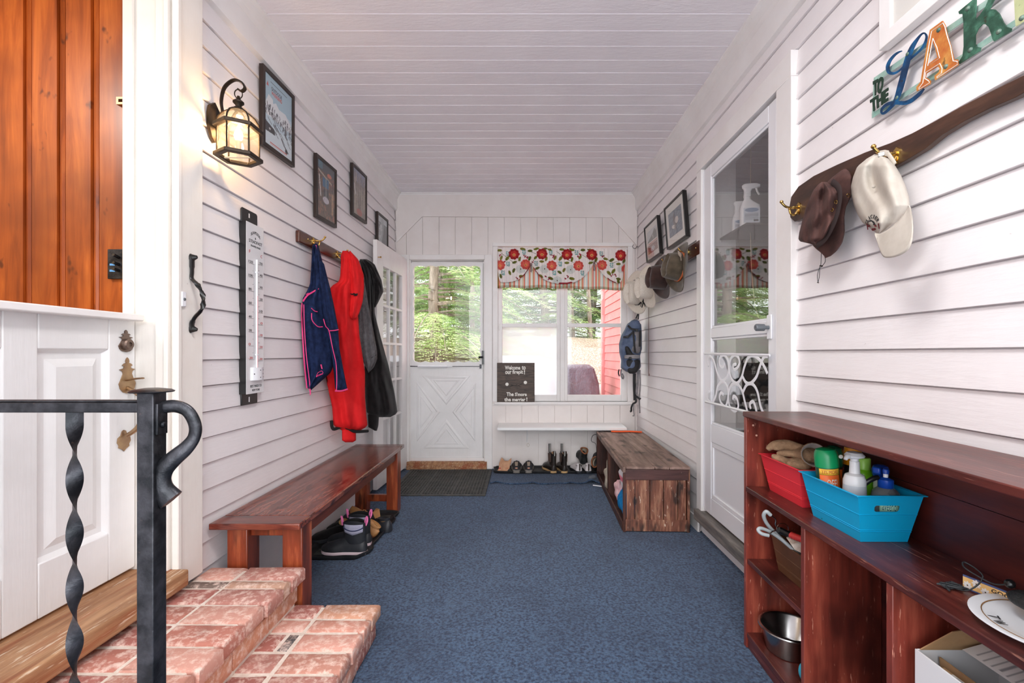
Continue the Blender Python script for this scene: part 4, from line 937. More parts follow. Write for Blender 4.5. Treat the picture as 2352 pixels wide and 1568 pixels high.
# framed pictures
def framed(name, label, group, corners, fw, depth, off, fmat, matw, canvas, inner=None, gm=None):
    """corners: outer TL, TR, BR, BL of the front face; off = vector toward the wall"""
    tl, tr, br, bl = [Vector(c) for c in corners]; off = Vector(off); c = (tl+br)/2
    t = thing(name, label, 'picture', (c.x, c.y, min(bl.z, br.z)), group)
    ux = (tr-tl).normalized(); uz = (tl-bl).normalized(); nrm = -off.normalized()
    def q(a, b, o=0.0): return bl+ux*a+uz*b+nrm*o
    W = (tr-tl).length; H = (tl-bl).length
    mb = MB(); mb.prism([[q(0, 0), q(W, 0), q(W, H), q(0, H)], [q(fw, fw), q(W-fw, fw), q(W-fw, H-fw), q(fw, H-fw)]], off); mb.build('picture_frame', fmat, t, bevel=0.0025)
    z = -depth*0.35
    if matw:
        mb = MB(); mb.prism([[q(fw-0.003, fw-0.003, z), q(W-fw+0.003, fw-0.003, z), q(W-fw+0.003, H-fw+0.003, z), q(fw-0.003, H-fw+0.003, z)]], nrm*-0.002); mb.build('mat_board', mat_board, t)
        m_ = fw+matw; z += 0.0015
    else: m_ = fw-0.002
    mb = MB(); print_sheet(mb, canvas, q(m_, H-m_, z), q(W-m_, H-m_, z), q(W-m_, m_, z), q(m_, m_, z)); mb.build('print', painted, t, fix=False, solid=0.0005)
    mb = MB(); mb.prism([[q(fw-0.002, fw-0.002, -depth*0.2), q(W-fw+0.002, fw-0.002, -depth*0.2), q(W-fw+0.002, H-fw+0.002, -depth*0.2), q(fw-0.002, H-fw+0.002, -depth*0.2)]], nrm*-0.001); mb.build('glazing', gm or clear_glass, t)
    return t
def onL(y, z, o=0.024): return Vector((XL+o, y, z))
# ski poster
cv = Canvas(150, 200, (205, 226, 236), 1, 1.3)
cv.rect(0.0, 1, 0, 0.5, (176, 208, 222)); cv.rect(0, 1, 0.9, 1.3, (222, 236, 242))
for (a, b, c, d) in ((0.0, 0.62, 0.30, 0.40), (0.25, 0.5, 0.55, 0.50), (0.5, 0.48, 1.0, 0.62)): cv.poly([(a, 0.75), (a, b), ((a+c)/2, 0.36+0.04*a*5), (c, d), (c, 0.75)], (238, 243, 246))
r = np.random.default_rng(2)
for k in range(70): x = r.uniform(0, 1); yb2 = 0.50+0.1*x+r.uniform(0, .2); cv.line([(x, yb2), (x+r.normal(0, .02), yb2+r.uniform(.03, .12))], 0.009, (60, 66, 74))
for k in range(26): x = r.uniform(0, 1); y_ = r.uniform(0.74, 1.0); cv.line([(x, y_), (x+0.12, y_+0.05+r.uniform(0, 0.04))], 0.007, (70, 78, 90))
cv.poly([(0.02, 0.95), (0.06, 0.87), (0.34, 0.93), (0.38, 1.03), (0.04, 1.05)], (40, 44, 50)); cv.ell(0.19, 0.975, 0.03, 0.02, (220, 220, 220))
cv.line([(0.75, 0.70), (0.76, 0.90)], 0.02, (50, 56, 62)); cv.line([(0.6, 1.0), (0.68, 1.08), (0.75, 1.12), (0.85, 1.18)], 0.014, (40, 44, 50)); cv.ell(0.78, 1.17, 0.045, 0.05, (30, 32, 36))
cv.text('OUTDOOR', 0.24, 0.62, 0.17, 0.245, (40, 58, 82)); cv.text('WEEKEND', 0.24, 0.62, 0.25, 0.32, (206, 62, 50)); cv.line([(0.22, 0.10), (0.80, 0.10)], 0.006, (70, 90, 105)); cv.poly([(0.08, 0.22), (0.12, 0.13), (0.15, 0.22)], (205, 60, 50))
cv.line([(0.2, 1.215), (0.8, 1.215)], 0.008, (205, 90, 80)); cv.line([(0.2, 1.24), (0.8, 1.24)], 0.005, (205, 110, 100))
gp = 'dark framed pictures on the lantern side wall'
framed('framed_picture', 'framed pale blue winter mountain poster in a dark frame beside the lantern', gp, [onL(2.229, 2.594), onL(2.539, 2.606), onL(2.539, 2.205), onL(2.229, 2.195)], 0.022, 0.022, (-0.022, 0, 0), dark_frame, 0, cv)
cv = Canvas(100, 130, (96, 74, 60), 1, 1.3); r = np.random.default_rng(3)
for k in range(260): x, y_ = r.uniform(0, 1), r.uniform(0, 1.3); cv.ell(x, y_, r.uniform(.02, .07), r.uniform(.01, .04), [(120, 88, 66), (60, 48, 42), (150, 110, 84), (170, 96, 76), (52, 60, 60)][k % 5], r.uniform(0, 3), 0.7)
cv.rect(0, 1, 0, 0.22, (58, 70, 78)); cv.rect(0, .3, 0, .18, (70, 120, 140)); cv.ell(0.68, 0.22, .12, .05, (220, 120, 86)); cv.line([(0, .22), (.8, .38)], .02, (190, 180, 165)); cv.rect(.3, .64, .34, .56, (40, 110, 150)); cv.rect(.35, .62, .60, .82, (36, 44, 54)); cv.rect(.47, .5, .34, .82, (170, 170, 165)); cv.line([(.12, .35), (.2, .8)], .025, (215, 210, 205)); cv.ell(.48, .85, .17, .08, (200, 195, 205)); cv.rect(.8, .9, .6, 1.1, (190, 150, 110), .8); cv.noise(0.15, 4, 2)
framed('framed_picture', 'framed colourful cabin print above the coat rack end', gp, [onL(2.806, 2.41), onL(3.113, 2.424), onL(3.113, 2.022), onL(2.806, 2.014)], 0.022, 0.022, (-0.022, 0, 0), dark_frame, 0, cv)
cv = Canvas(100, 130, (128, 116, 106), 1, 1.3); cv.rect(0, 1, 0, .35, (140, 150, 178))
for k in range(110): x = r.uniform(0, 1); cv.line([(x, r.uniform(0, .6)), (x+r.normal(0, .02), r.uniform(.7, 1.3))], .008, [(86, 74, 66), (176, 160, 140), (110, 96, 84), (200, 190, 176)][k % 4])
cv.line([(.1, .45), (.2, .7)], .025, (220, 220, 220)); cv.ell(.5, 1.17, .22, .10, (170, 80, 66)); cv.noise(0.12, 5, 2)
framed('framed_picture', 'framed grey birch woods print, third from the lantern', gp, [onL(3.402, 2.60), onL(3.715, 2.617), onL(3.715, 2.222), onL(3.402, 2.21)], 0.022, 0.022, (-0.022, 0, 0), dark_frame, 0, cv)
cv = Canvas(100, 130, (90, 100, 108), 1, 1.3); cv.rect(0, 1, 0, .2, (190, 200, 205)); cv.ell(.6, .75, .45, .45, (70, 80, 88)); cv.ell(.35, .5, .2, .5, (160, 172, 178), .4, .8)
for k in range(60): cv.ell(r.uniform(0, .4), r.uniform(.2, 1.2), .05, .015, (220, 224, 226), r.uniform(0, 3), .8)
cv.noise(0.12, 6, 2)
framed('framed_picture', 'framed grey photo partly hidden behind the open french door', gp, [onL(3.987, 2.42), onL(4.300, 2.432), onL(4.300, 2.03), onL(3.987, 2.02)], 0.022, 0.022, (-0.022, 0, 0), dark_frame, 0, cv)
# enamel thermometer
tm = thing('wall_thermometer', 'tall white enamel thermometer with black backing on the clapboards', 'thermometer', (XL+0.015, 2.15, 0.93))
Yt0, Yt1, Zt0, Zt1 = 2.083, 2.222, 0.983, 1.779; XP = XL+0.030
mb = MB(); mb.box(XL-0.004, XP-0.001, Yt0, Yt1, Zt0, Zt1); mb.prism([[Vector((XL, Yt0+0.003, Zt1-0.02)), Vector((XL, Yt1-0.012, Zt1-0.02)), Vector((XL, Yt1-0.012, Zt1+0.058)), Vector((XL, Yt1-0.02, Zt1+0.066)), Vector((XL, Yt0+0.010, Zt1+0.066)), Vector((XL, Yt0+0.003, Zt1+0.058))]], Vector((0.007, 0, 0)))
mb.box(XL, XL+0.007, Yt0+0.003, Yt1-0.012, Zt0-0.052, Zt0+0.01); mb.build('backing', black_paint, tm, bevel=0.002)
mb = MB(); mb.box(XP-0.002, XP, Yt0, Yt1, Zt0, Zt1); mb.build('enamel_face', plain('enamel_face', (222, 222, 224), 0.25, coat=0.3), tm, bevel=0.001)
XE = XP+0.0002; W3 = Yt1-Yt0
def tq(mb, s, u0, u1, z0, z1, arc=0.0, mi=0): text_quad(mb, s, (XE, Yt0+u0*W3, z0), (XE, Yt0+u1*W3, z0), (XE, Yt0+u1*W3, z1), (XE, Yt0+u0*W3, z1), (0.0006, 0, 0), mi, arc)
mk = MB(); zF = lambda f: 1.142+(f+20)*0.0032; zCc = lambda c: zF(c*1.8+32)
tq(mk, 'SEAMLESS', .24, .78, 1.718, 1.732, arc=1.1); tq(mk, '&', .48, .54, 1.709, 1.719); tq(mk, 'STEADFAST', .14, .90, 1.688, 1.703); tq(mk, 'ENAMELWARE', .24, .80, 1.670, 1.679)
tq(mk, 'BEST MADE CO', .22, .86, 1.012, 1.024); tq(mk, 'NEW YORK', .32, .76, .994, 1.004); tq(mk, 'F', .14, .24, 1.588+.045, 1.602+.05-.007, mi=1) if False else None
tq(mk, 'F', .15, .22, 1.638, 1.652, mi=1); tq(mk, 'C', .82, .90, 1.632, 1.646, mi=1)
for f in range(-20, 121, 20): s = str(f); w_ = .06*len(s); tq(mk, s, .12, .12+w_+.05, zF(f)+0.003, zF(f)+0.014, mi=1 if f <= 0 else 0); mk.box(XE, XE+.0006, Yt0+.12*W3, Yt0+.46*W3, zF(f)-.0006, zF(f)+.0006)
for c in range(-30, 51, 10): s = str(c); w_ = .06*len(s); tq(mk, s, .92-w_-.05, .92, zCc(c)+0.003, zCc(c)+0.014, mi=1 if c <= 0 else 0); mk.box(XE, XE+.0006, Yt0+.60*W3, Yt0+.94*W3, zCc(c)-.0006, zCc(c)+.0006)
for f in range(-20, 121, 2): l = .34 if f % 10 == 0 else .40; mk.box(XE, XE+.0006, Yt0+l*W3, Yt0+.47*W3, zF(f)-.0005, zF(f)+.0005)
for c in range(-33, 51, 1): l = .74 if c % 5 == 0 else .66; mk.box(XE, XE+.0006, Yt0+.59*W3, Yt0+l*W3, zCc(c)-.0005, zCc(c)+.0005)
mk.build('scale_markings', [text_black, text_red], tm, fix=False)['kind'] = 'stuff'
mb = MB(); mb.tube([Vector((XP+.005, Yt0+.53*W3, 1.10)), Vector((XP+.005, Yt0+.53*W3, 1.615))], 0.0045, 8); mb.build('glass_tube', plain('tube_glass', (244, 244, 246), 0.15), tm, smooth=60)
mb = MB(); mb.tube([Vector((XP+.0075, Yt0+.53*W3, 1.10)), Vector((XP+.0075, Yt0+.53*W3, zF(74)))], 0.0024, 6); mb.build('red_spirit', plain('red_spirit', (226, 150, 160), 0.3), tm, smooth=60)
for z in (1.165, zF(109)): mb = MB(); mb.box(XP, XP+.011, Yt0+.47*W3, Yt0+.60*W3, z-.004, z+.004); mb.build('clip', metal_white, tm, bevel=.001)
mb = MB(); zb5 = 1.045; yc = Yt0+.56*W3
mb.loft([[Vector((XP+0.020*math.cos(a), yc+0.046*math.sin(a), z)) for a in np.linspace(-PI/2, PI/2, 13)] for z in (zb5, zb5+0.060)]); mb.build('bulb_guard', metal_white, tm, smooth=50)
for (a, z) in ((0.0, .047), (0.0, .013), (0.6, .03), (-0.9, .03), (1.05, .047), (1.05, .013)): mb = MB(); p = Vector((XP+0.0205*math.cos(a), yc+0.0465*math.sin(a), zb5+z)); mb.lathe([(0.0028, 0), (0.0028, 0.0006), (0, 0.0006)], p-Vector((math.cos(a)*0.0004, 0, 0)), (math.cos(a), math.sin(a)*0.4, 0), 10); mb.build('vent_hole', text_black, tm)
mb = MB()
for z, h in ((Zt1+0.04, 0.010), (Zt0-0.028, 0.012)): mb.box(XL+0.007, XL+0.0078, Yt0+.40*W3, Yt0+.45*W3, z-h, z+h)
mb.build('hanging_slots', metal_white, tm)
# ---------------------------------------------------------------- coat racks and hooks
def hook(parent, base, d, s=1.0, m=None, sgn=1, up=0.0):
    """double brass hook: base point on the board, d = outward unit vector"""
    b = Vector(base); d = Vector(d); z = Vector((0, 0, 1)); mb = MB()
    w_ = d.cross(z)
    mb.prism([[b+w_*x*s+z*y*s for x, y in ((-.010, .016), (0, .024), (.010, .016), (.011, 0), (.006, -.02), (0, -.026), (-.006, -.02), (-.011, 0))]], d*0.005*s)
    mb.tube(spline([b+d*.004+z*.006*s, b+d*.03*s+z*.002*s, b+d*.055*s+z*.006*s, b+d*.072*s+z*.022*s], 6), [0.0065*s]*6+[.0048*s]*13, 8)
    mb.lathe([(0, -.004*s), (.006*s, 0), (.0075*s, .004*s), (.005*s, .009*s), (0, .010*s)], b+d*.073*s+z*.022*s, z, 10)
    mb.tube(spline([b+d*.004-z*.006*s, b+d*.018*s-z*.026*s, b+d*.034*s-z*.024*s, b+d*.040*s-z*.008*s], 6), [0.0058*s]*6+[.0045*s]*13, 8)
    mb.lathe([(0, 0), (.006*s, .003*s), (.004*s, .008*s), (0, .009*s)], b+d*.040*s-z*.009*s, z, 10)
    return mb.build('coat_hook', m or brass, parent, smooth=50)
rk = thing('coat_rack', 'dark wood coat rack with brass hooks under the left wall pictures', 'coat rack', (XL+0.02, 3.3, 1.81))
mb = MB(); mb.box(XL-0.004, XL+0.020, 2.598, 4.05, 1.808, 1.876); mb.build('backboard', rack_wood, rk, bevel=0.006, seg=3)
for y in (2.765, 3.12, 3.60): hook(rk, (XL+0.020, y, 1.852), (1, 0, 0), 1.0)
mb = MB(); mb.lathe([(.005, 0), (.004, .003), (0, .004)], (XL+.020, 2.70, 1.85), (1, 0, 0), 10); mb.build('screw_cap', brass, rk)
# ---------------------------------------------------------------- jackets
def zz(x, y): return (680+x/3.0154, 520+y/3.0154)
def rowsz(L, R):
    ys = sorted(set([p[1] for p in L]+[p[1] for p in R])); out = []
    L = sorted((p[1], p[0]) for p in L); R = sorted((p[1], p[0]) for p in R)
    for y in ys:
        l = np.interp(y, [a for a, _ in L], [b for _, b in L]); r = np.interp(y, [a for a, _ in R], [b for _, b in R]); a = zz(l, y); b = zz(r, y); out.append((a[1], a[0], b[0]))
    return out
def cloth(name, c1, c2, **k): return mat(name, c1, c2, rough=0.9, scale=k.pop('scale', 30), bump=k.pop('bump', 0.35), bscale=k.pop('bscale', 220), spec=0.15, sheen=k.pop('sheen', 0.0), **k)
navy = cloth('navy_fleece', (20, 30, 58), (34, 48, 84)); redc = cloth('red_softshell', (206, 26, 30), (226, 42, 44), bump=0.15, scale=6); greyc = cloth('grey_fleece', (86, 84, 86), (112, 110, 112)); blackc = cloth('black_fleece', (16, 14, 15), (30, 26, 27), sheen=0.15)
pink = plain('hot_pink_trim', (228, 66, 130), 0.6); black_lining = plain('black_lining', (14, 14, 16), 0.8)
def fold_fn(a, f1, b, f2, sl=0.6, seed=0): return lambda u, v: 3.0*a*noise.noise(Vector((u*f1*1.5+0.9*v, v*1.3, seed*3.1)))+4.0*b*noise.noise(Vector((u*f2*0.9-v*2.2, v*4.6, seed*7.7)))+.006*noise.noise(Vector((u*9, v*13+u*5, seed)))
def seamline(mb, pts, base, fr, r=0.0028, off=0.004):
    q = spline([P(*zz(x, y), base(zz(x, y)[0], 0)-fr-off) for x, y in pts], 5); mb.tube(q, r, 6)
# navy
bN = lambda px, py: 2.66+(px-695)/105*0.26
t = thing('navy_jacket', 'navy fleece jacket with hot pink piping on the first brass hook', 'jacket', (-1.2, 2.75, 1.0))
mb = MB(); Lp = [(112, 118), (108, 200), (104, 300), (96, 400), (74, 450), (45, 500), (40, 600), (46, 760), (58, 950), (74, 1110), (98, 1132)]
Rp = [(152, 118), (182, 240), (212, 330), (240, 440), (262, 560), (276, 700), (276, 850), (262, 960), (240, 1012), (170, 1075), (104, 1134)]
body(mb, rowsz(Lp, Rp), bN, 0.055, 0.05, n=60, nu=30, fold=fold_fn(.010, 3, .006, 6, seed=1), wall='L', endround=.015); mb.build('body', navy, t, smooth=70)
mb = MB(); Ls = [(150, 240), (172, 520), (192, 640), (218, 760), (246, 900), (262, 1020), (272, 1142)]; Rs = [(190, 240), (262, 540), (292, 700), (302, 850), (325, 970), (342, 1060), (356, 1128)]
bS = lambda px, py: bN(px, py)-0.045
body(mb, rowsz(Ls, Rs), bS, 0.035, 0.035, n=44, nu=20, fold=fold_fn(.005, 2, .004, 4, seed=4), wall='L', endround=.02); mb.build('sleeve', navy, t, smooth=70)
mb = MB(); F_ = 0.02
seamline(mb, [(138, 130), (142, 200), (143, 268)], bN, 0.045); seamline(mb, [(143, 268), (170, 280), (198, 305)], bN, 0.05)
seamline(mb, [(155, 430), (120, 452), (78, 478), (48, 518)], bN, 0.05, 0.005); seamline(mb, [(70, 470), (88, 462)], bN, 0.05)
seamline(mb, [(42, 530), (40, 620), (46, 760), (58, 950), (76, 1120)], bN, 0.018, 0.0045); seamline(mb, [(54, 540), (58, 700), (72, 900), (92, 1060), (95, 1120)], bN, 0.045)
seamline(mb, [(106, 565), (128, 585), (148, 590)], bN, 0.062); seamline(mb, [(108, 600), (112, 650), (150, 692), (184, 694)], bN, 0.066)
mb.build('pink_piping', pink, t, smooth=60, label='hot pink piping')
mb = MB(); seamline(mb, [(190, 640), (205, 690), (228, 722), (250, 830), (275, 940), (282, 1040), (280, 1142)], bS, 0.036); seamline(mb, [(230, 722), (265, 720), (294, 714)], bS, 0.036, 0.0035)
seamline(mb, [(272, 1138), (315, 1138), (356, 1126)], bS, 0.034, 0.0055); mb.build('sleeve_piping', pink, t, smooth=60)
mb = MB(); seamline(mb, [(172, 955), (180, 985)], bN, 0.064, 0.004); q = zz(95, 1125); mb.tube([P(q[0], q[1], bN(q[0], 0)-.03), P(q[0]+1.5, q[1]+8, bN(q[0], 0)-.035), P(q[0]+1, q[1]+14, bN(q[0], 0)-.035)], [.006, .004, .003], 6)
mb.build('zipper_pull', pink, t, smooth=60)
mb = MB(); lg = [(140, 1040), (150, 1015), (165, 1005), (178, 1000), (186, 1015), (170, 1022), (150, 1030), (140, 1042)]; seamline(mb, lg, bN, 0.062, 0.0014, .006); seamline(mb, [(142, 1040), (186, 1020)], bN, 0.062, .0014, .006); mb.build('chest_logo', pink, t)
# red
bR = lambda px, py: 2.98+(px-750)/95*0.27
t = thing('red_jacket', 'bright red softshell jacket hanging between the navy and black jackets', 'jacket', (-1.15, 3.1, 0.85))
mb = MB(); Lp = [(308, 180), (310, 260), (306, 340), (298, 380), (262, 402), (240, 412), (225, 520), (225, 700), (225, 900), (205, 1040), (228, 1150), (250, 1250), (256, 1340), (262, 1405)]
Rp = [(372, 168), (402, 195), (420, 300), (440, 420), (440, 520), (430, 620), (440, 760), (462, 900), (478, 1010), (478, 1180), (486, 1300), (500, 1412)]
body(mb, rowsz(Lp, Rp), bR, 0.065, 0.06, n=64, nu=34, fold=fold_fn(.014, 2.4, .007, 5, seed=2), wall='L', endround=.03); mb.build('body', redc, t, smooth=70)
bR2 = lambda px, py: bR(px, py)-0.06
mb = MB(); body(mb, rowsz([(366, 172), (368, 300), (374, 400), (382, 470), (372, 560), (365, 640)], [(378, 168), (432, 230), (470, 335), (472, 430), (462, 520), (432, 620)]), bR2, 0.035, 0.035, n=30, nu=18, fold=fold_fn(.006, 2, .004, 5, seed=5), wall='L', endround=.08); mb.build('sleeve', redc, t, smooth=70)
mb = MB(); body(mb, rowsz([(318, 1400), (318, 1490)], [(414, 1395), (416, 1494)]), bR, 0.03, 0.03, n=8, nu=14, wall='L', endround=.1); mb.build('cuff', redc, t, smooth=70)
mb = MB(); body(mb, rowsz([(250, 1340), (330, 1388), (370, 1400)], [(262, 1400), (420, 1410), (494, 1416)]), bR, 0.045, 0.045, n=6, nu=14, wall='L') if False else seamline(mb, [(245, 1345), (258, 1402), (330, 1385), (400, 1418), (498, 1416)], bR, 0.035, .011, -.01); mb.build('hem_lining', black_lining, t, smooth=60, label='black lining showing at the hem')
mb = MB(); seamline(mb, [(378, 466), (392, 470), (400, 464), (412, 470), (424, 466), (418, 476), (400, 474)], bR2, 0.038, .004); mb.build('cord_toggle', black_lining, t)
# grey
bG = lambda px, py: 3.36+(px-825)/45*0.12
t = thing('grey_jacket', 'grey fleece jacket showing between the red and black jackets', 'jacket', (-1.15, 3.4, 1.1))
mb = MB(); body(mb, rowsz([(428, 240), (430, 500), (430, 700), (440, 860), (470, 945), (498, 1008)], [(445, 240), (478, 400), (505, 560), (540, 740), (562, 860), (562, 930), (506, 1012)]), bG, 0.045, 0.045, n=34, nu=18, fold=fold_fn(.009, 3, .004, 6, seed=6), wall='L', endround=.04); mb.build('body', greyc, t, smooth=70)
mb = MB(); seamline(mb, [(470, 940), (510, 915), (556, 888)], bG, .03, .004); seamline(mb, [(498, 1010), (535, 975), (560, 915)], bG, .03, .0035); mb.build('hem_seam', plain('dark_seam', (60, 58, 60), .8), t)
# black
bB = lambda px, py: 3.52+(px-830)/80*0.24
t = thing('black_jacket', 'black fleece jacket hanging against the open french door', 'jacket', (-1.1, 3.62, 0.95))
mb = MB(); body(mb, rowsz([(428, 236), (470, 340), (490, 560), (480, 800), (475, 1000), (480, 1180), (492, 1320)], [(490, 226), (542, 270), (542, 420), (545, 600), (585, 760), (640, 960), (680, 1140), (702, 1280)]), bB, 0.07, 0.06, n=60, nu=30, fold=fold_fn(.012, 2.6, .006, 5, seed=3), wall='L', endround=.03); mb.build('body', blackc, t, smooth=70)
bB2 = lambda px, py: bB(px, py)-0.07
mb = MB(); body(mb, rowsz([(455, 232), (520, 320), (540, 420), (536, 500), (540, 560)], [(500, 226), (545, 262), (592, 370), (606, 450), (552, 560)]), bB2, 0.04, 0.04, n=26, nu=18, fold=fold_fn(.005, 2, .004, 4, seed=7), wall='L', endround=.08); mb.build('sleeve', blackc, t, smooth=70)
mb = MB(); body(mb, rowsz([(496, 1300), (500, 1390), (545, 1412)], [(575, 1300), (570, 1380), (560, 1414)]), bB, 0.03, 0.03, n=10, nu=14, wall='L'); mb.build('cuff', blackc, t, smooth=70)
# ---------------------------------------------------------------- bench
t = thing('wooden_bench', 'long reddish stained wooden bench along the clapboard wall', 'bench', (-1.1, 2.7, 0))
BX0, BX1, BY0, BY1, BZ = -1.288, -0.915, 1.86, 3.50, 0.474
mb = MB(); mb.box(BX0, BX1, BY0+0.10, BY1-0.10, BZ-0.026, BZ); mb.build('seat_board', bench_top, t, bevel=0.004)
endg = mat('bench_top_end_grain_board', (60, 24, 18), (130, 66, 50), rough=0.22, scale=7, stretch=(0.7, 5.5, 5), detail=8, dist=1.2, lo=0.36, hi=0.6, c3=(104, 46, 36), coat=0.35)
for a, b in ((BY0, BY0+0.0995), (BY1-0.0995, BY1)): mb = MB(); mb.box(BX0, BX1, a, b, BZ-0.026, BZ); mb.build('breadboard_end', endg, t, bevel=0.004)
for (x0, x1) in ((-1.238, -1.153), (-1.007, -0.924)):
    for (y0, y1) in ((1.90, 1.99), (3.345, 3.43)): mb = MB(); mb.box(x0, x1, y0, y1, 0, BZ-0.0265); mb.build('leg', bench_wood, t, bevel=0.004)
for (x0, x1, y0, y1, z0, z1) in ((-1.152, -1.008, 1.925, 1.955, 0.400, 0.4475), (-1.152, -1.008, 3.37, 3.40, 0.400, 0.4475)): mb = MB(); mb.box(x0, x1, y0, y1, z0, z1); mb.build('end_apron', bench_wood, t, bevel=0.003)
apw = mat('bench_apron_wood', (70, 28, 18), (130, 62, 42), rough=0.4, scale=5, stretch=(5, 0.6, 5), detail=7, lo=0.3, hi=0.7)
for x in (-0.962, -1.218): mb = MB(); mb.box(x, x+0.025, 1.991, 3.344, 0.388, 0.447); mb.build('side_apron', apw, t, bevel=0.003)
mb = MB(); mb.box(-1.152, -1.008, 3.372, 3.40, 0.075, 0.125); mb.build('stretcher', bench_wood, t, bevel=0.003)
# ---------------------------------------------------------------- boot tray and shoes under the bench
t = thing('boot_tray', 'black ribbed rubber boot tray under the wooden bench', 'boot tray', (-1.08, 2.95, 0))
def traypts(cx, cy, hx2, hy2, d, n=120, wob=0.012, waves=5):
    r = []
    for k in range(n):
        a = 2*PI*k/n; ca, sa = math.cos(a), math.sin(a); e = 0.28
        x = (hx2-d)*math.copysign(abs(ca)**e, ca); y = (hy2-d)*math.copysign(abs(sa)**e, sa)
        x += (wob*math.sin(y/hy2*PI*waves))*(1 if ca > 0 else -1)*min(1, abs(ca)*2) if abs(ca) > 0.2 else 0
        r.append((cx+x, cy+y))
    return r
def tray(t, cx, cy, hx2, hy2, h, ribs='x'):
    mb = MB(); f = lambda d, z: [Vector((x, y, z)) for x, y in traypts(cx, cy, hx2, hy2, d)]
    mb.loft([f(0.012, 0.001), f(0.0, h*0.8), f(0.0, h), f(0.008, h), f(0.016, h*0.5), f(0.030, 0.008), f(0.045, 0.006)], cap=True); mb.build('tray_body', rubber, t, smooth=50)
    mb = MB()
    if ribs == 'x':
        y = cy-hy2+0.07
        while y < cy+hy2-0.07: mb.box(cx+0.02, cx+hx2-0.055, y, y+0.006, 0.006, 0.0105); mb.box(cx-hx2+0.055, cx-0.02, y, y+0.006, 0.006, 0.0105); y += 0.017
    else:
        x = cx-hx2+0.07
        while x < cx+hx2-0.07: mb.box(x, x+0.006, cy-hy2+0.05, cy+hy2-0.05, 0.006, 0.0105); x += 0.02
    o = mb.build('tray_ribs', rubber_mat, t)
tray(t, -1.083, 2.95, 0.188, 0.385, 0.026)
tz = 0.0108
# shoe builder: a lofted foot with sole, collar opening and optional shaft
def shoe(name, label, group, loc, yaw, Lg, W_, mats, upper, sole_h=0.02, shaft=None, roll=0.0, pitch=0.0, parts=(), toe=0.55, open_=True):
    """upper: heights along the shoe from heel (0) to toe (1); mats = (upper, sole, inside)"""
    t = thing(name, label, 'shoe' if 'boot' not in name else 'boot', loc, group); M = Matrix.Rotation(yaw, 4, 'Z') @ Matrix.Rotation(pitch, 4, 'X') @ Matrix.Rotation(roll, 4, 'Y')
    def T(x, y, z): return Vector(loc)+(M @ Vector((x*W_/2, (y-0.5)*Lg, z)))
    def hw(s):  # half width relative
        return float(np.interp(s, [0, .03, .10, .25, .45, .68, .85, .95, 1.0], [.30, .52, .66, .68, .72, 1.0, .88, .55, .16]))
    def outline(s): return hw(s)
    N_ = 26; S_ = [0.5-0.5*math.cos(PI*i/(N_-1)) for i in range(N_)]
    mb = MB(); rings = []
    for s in S_:
        w_ = hw(s)*1.04; rings.append([T(-w_, s, 0.0), T(w_, s, 0.0), T(w_*1.03, s, sole_h*0.6), T(w_, s, sole_h), T(-w_, s, sole_h), T(-w_*1.03, s, sole_h*0.6)])
    mb.loft(rings); mb.build('sole', mats[1], t, smooth=50)
    mb = MB(); rings = []; K = 16
    for s in S_:
        w_ = hw(s); h = float(np.interp(s, [u[0] for u in upper], [u[1] for u in upper])); tw = float(np.interp(s, [u[0] for u in upper], [u[2] for u in upper]))
        rg = []
        for k in range(K+1):
            a = PI*k/K; ca, sa = math.cos(a), math.sin(a); ww = w_*(tw+(1-tw)*(1-sa**1.6)); rg.append(T(ww*math.copysign(abs(ca)**0.75, ca) if abs(ca) > 1e-6 else 0, s, sole_h*0.9+(h-sole_h*0.9)*abs(sa)**0.8))
        rings.append(rg)
    mb.loft(rings); mb.build('upper', mats[0], t, smooth=60)
    if shaft:
        (s0, s1, z0, z1, lean, flare) = shaft; mb = MB(); rings = []; n = 24
        for (f, inn) in ((0, 0), (.25, 0), (.5, 0), (.75, 0), (1, 0), (1, 1), (.6, 1)):
            z = z0+(z1-z0)*f; rg = []; cs = (s0+s1)/2+lean*f; hl = (s1-s0)/2*(1+flare*f)-(0.012/Lg if inn else 0)
            wd = 0.60*(1+flare*0.5*f)-(0.10 if inn else 0)
            for k in range(n): a = 2*PI*k/n; rg.append(T(wd*math.cos(a), cs+hl*math.sin(a), z+(shaft_dip*(math.cos(2*a)) if f == 1 else 0)))
            rings.append(rg)
        mb.loft(rings, mis=[0, 0, 0, 0, 0, 1, 1]); mb.build('shaft', [mats[0], mats[2]], t, smooth=50)
    elif open_:
        mb = MB(); n = 22; rr = []
        hh = float(np.interp(0.22, [u[0] for u in upper], [u[1] for u in upper]))
        for (g, dz) in ((1.0, -0.012), (1.04, 0.004), (0.92, 0.006), (0.84, -0.004), (0.80, -0.02)):
            rr.append([T(0.50*g*math.cos(2*PI*k/n), 0.23+0.19*g*math.sin(2*PI*k/n), hh+dz+0.010*math.sin(2*PI*k/n)*-1) for k in range(n)])
        mb.loft(rr, mis=[0, 0, 0, 1, 1]); mb.build('collar', [mats[0], mats[2]], t, smooth=60)
    return t, T
shaft_dip = 0.004
rubb = mat('black_boot_rubber', (24, 26, 30), (46, 48, 54), rough=0.5, scale=10); insole = plain('tan_insole', (196, 156, 100), 0.8); pinkwhite = plain('pale_pink_sole', (232, 208, 214), 0.6); lilac = mat('lilac_grey_neoprene', (158, 156, 178), (176, 174, 194), rough=0.85, scale=40); navyband = plain('navy_band', (52, 58, 92), 0.8); pinkloop = plain('pink_white_loop', (238, 120, 176), 0.7)
shoe_grp = 'footwear on the boot tray under the bench'
UB = [(0, .055, .6), (.04, .085, .5), (.2, .10, .5), (.42, .098, .55), (.6, .078, .6), (.8, .062, .7), (.93, .050, .75), (1, .034, .8)]
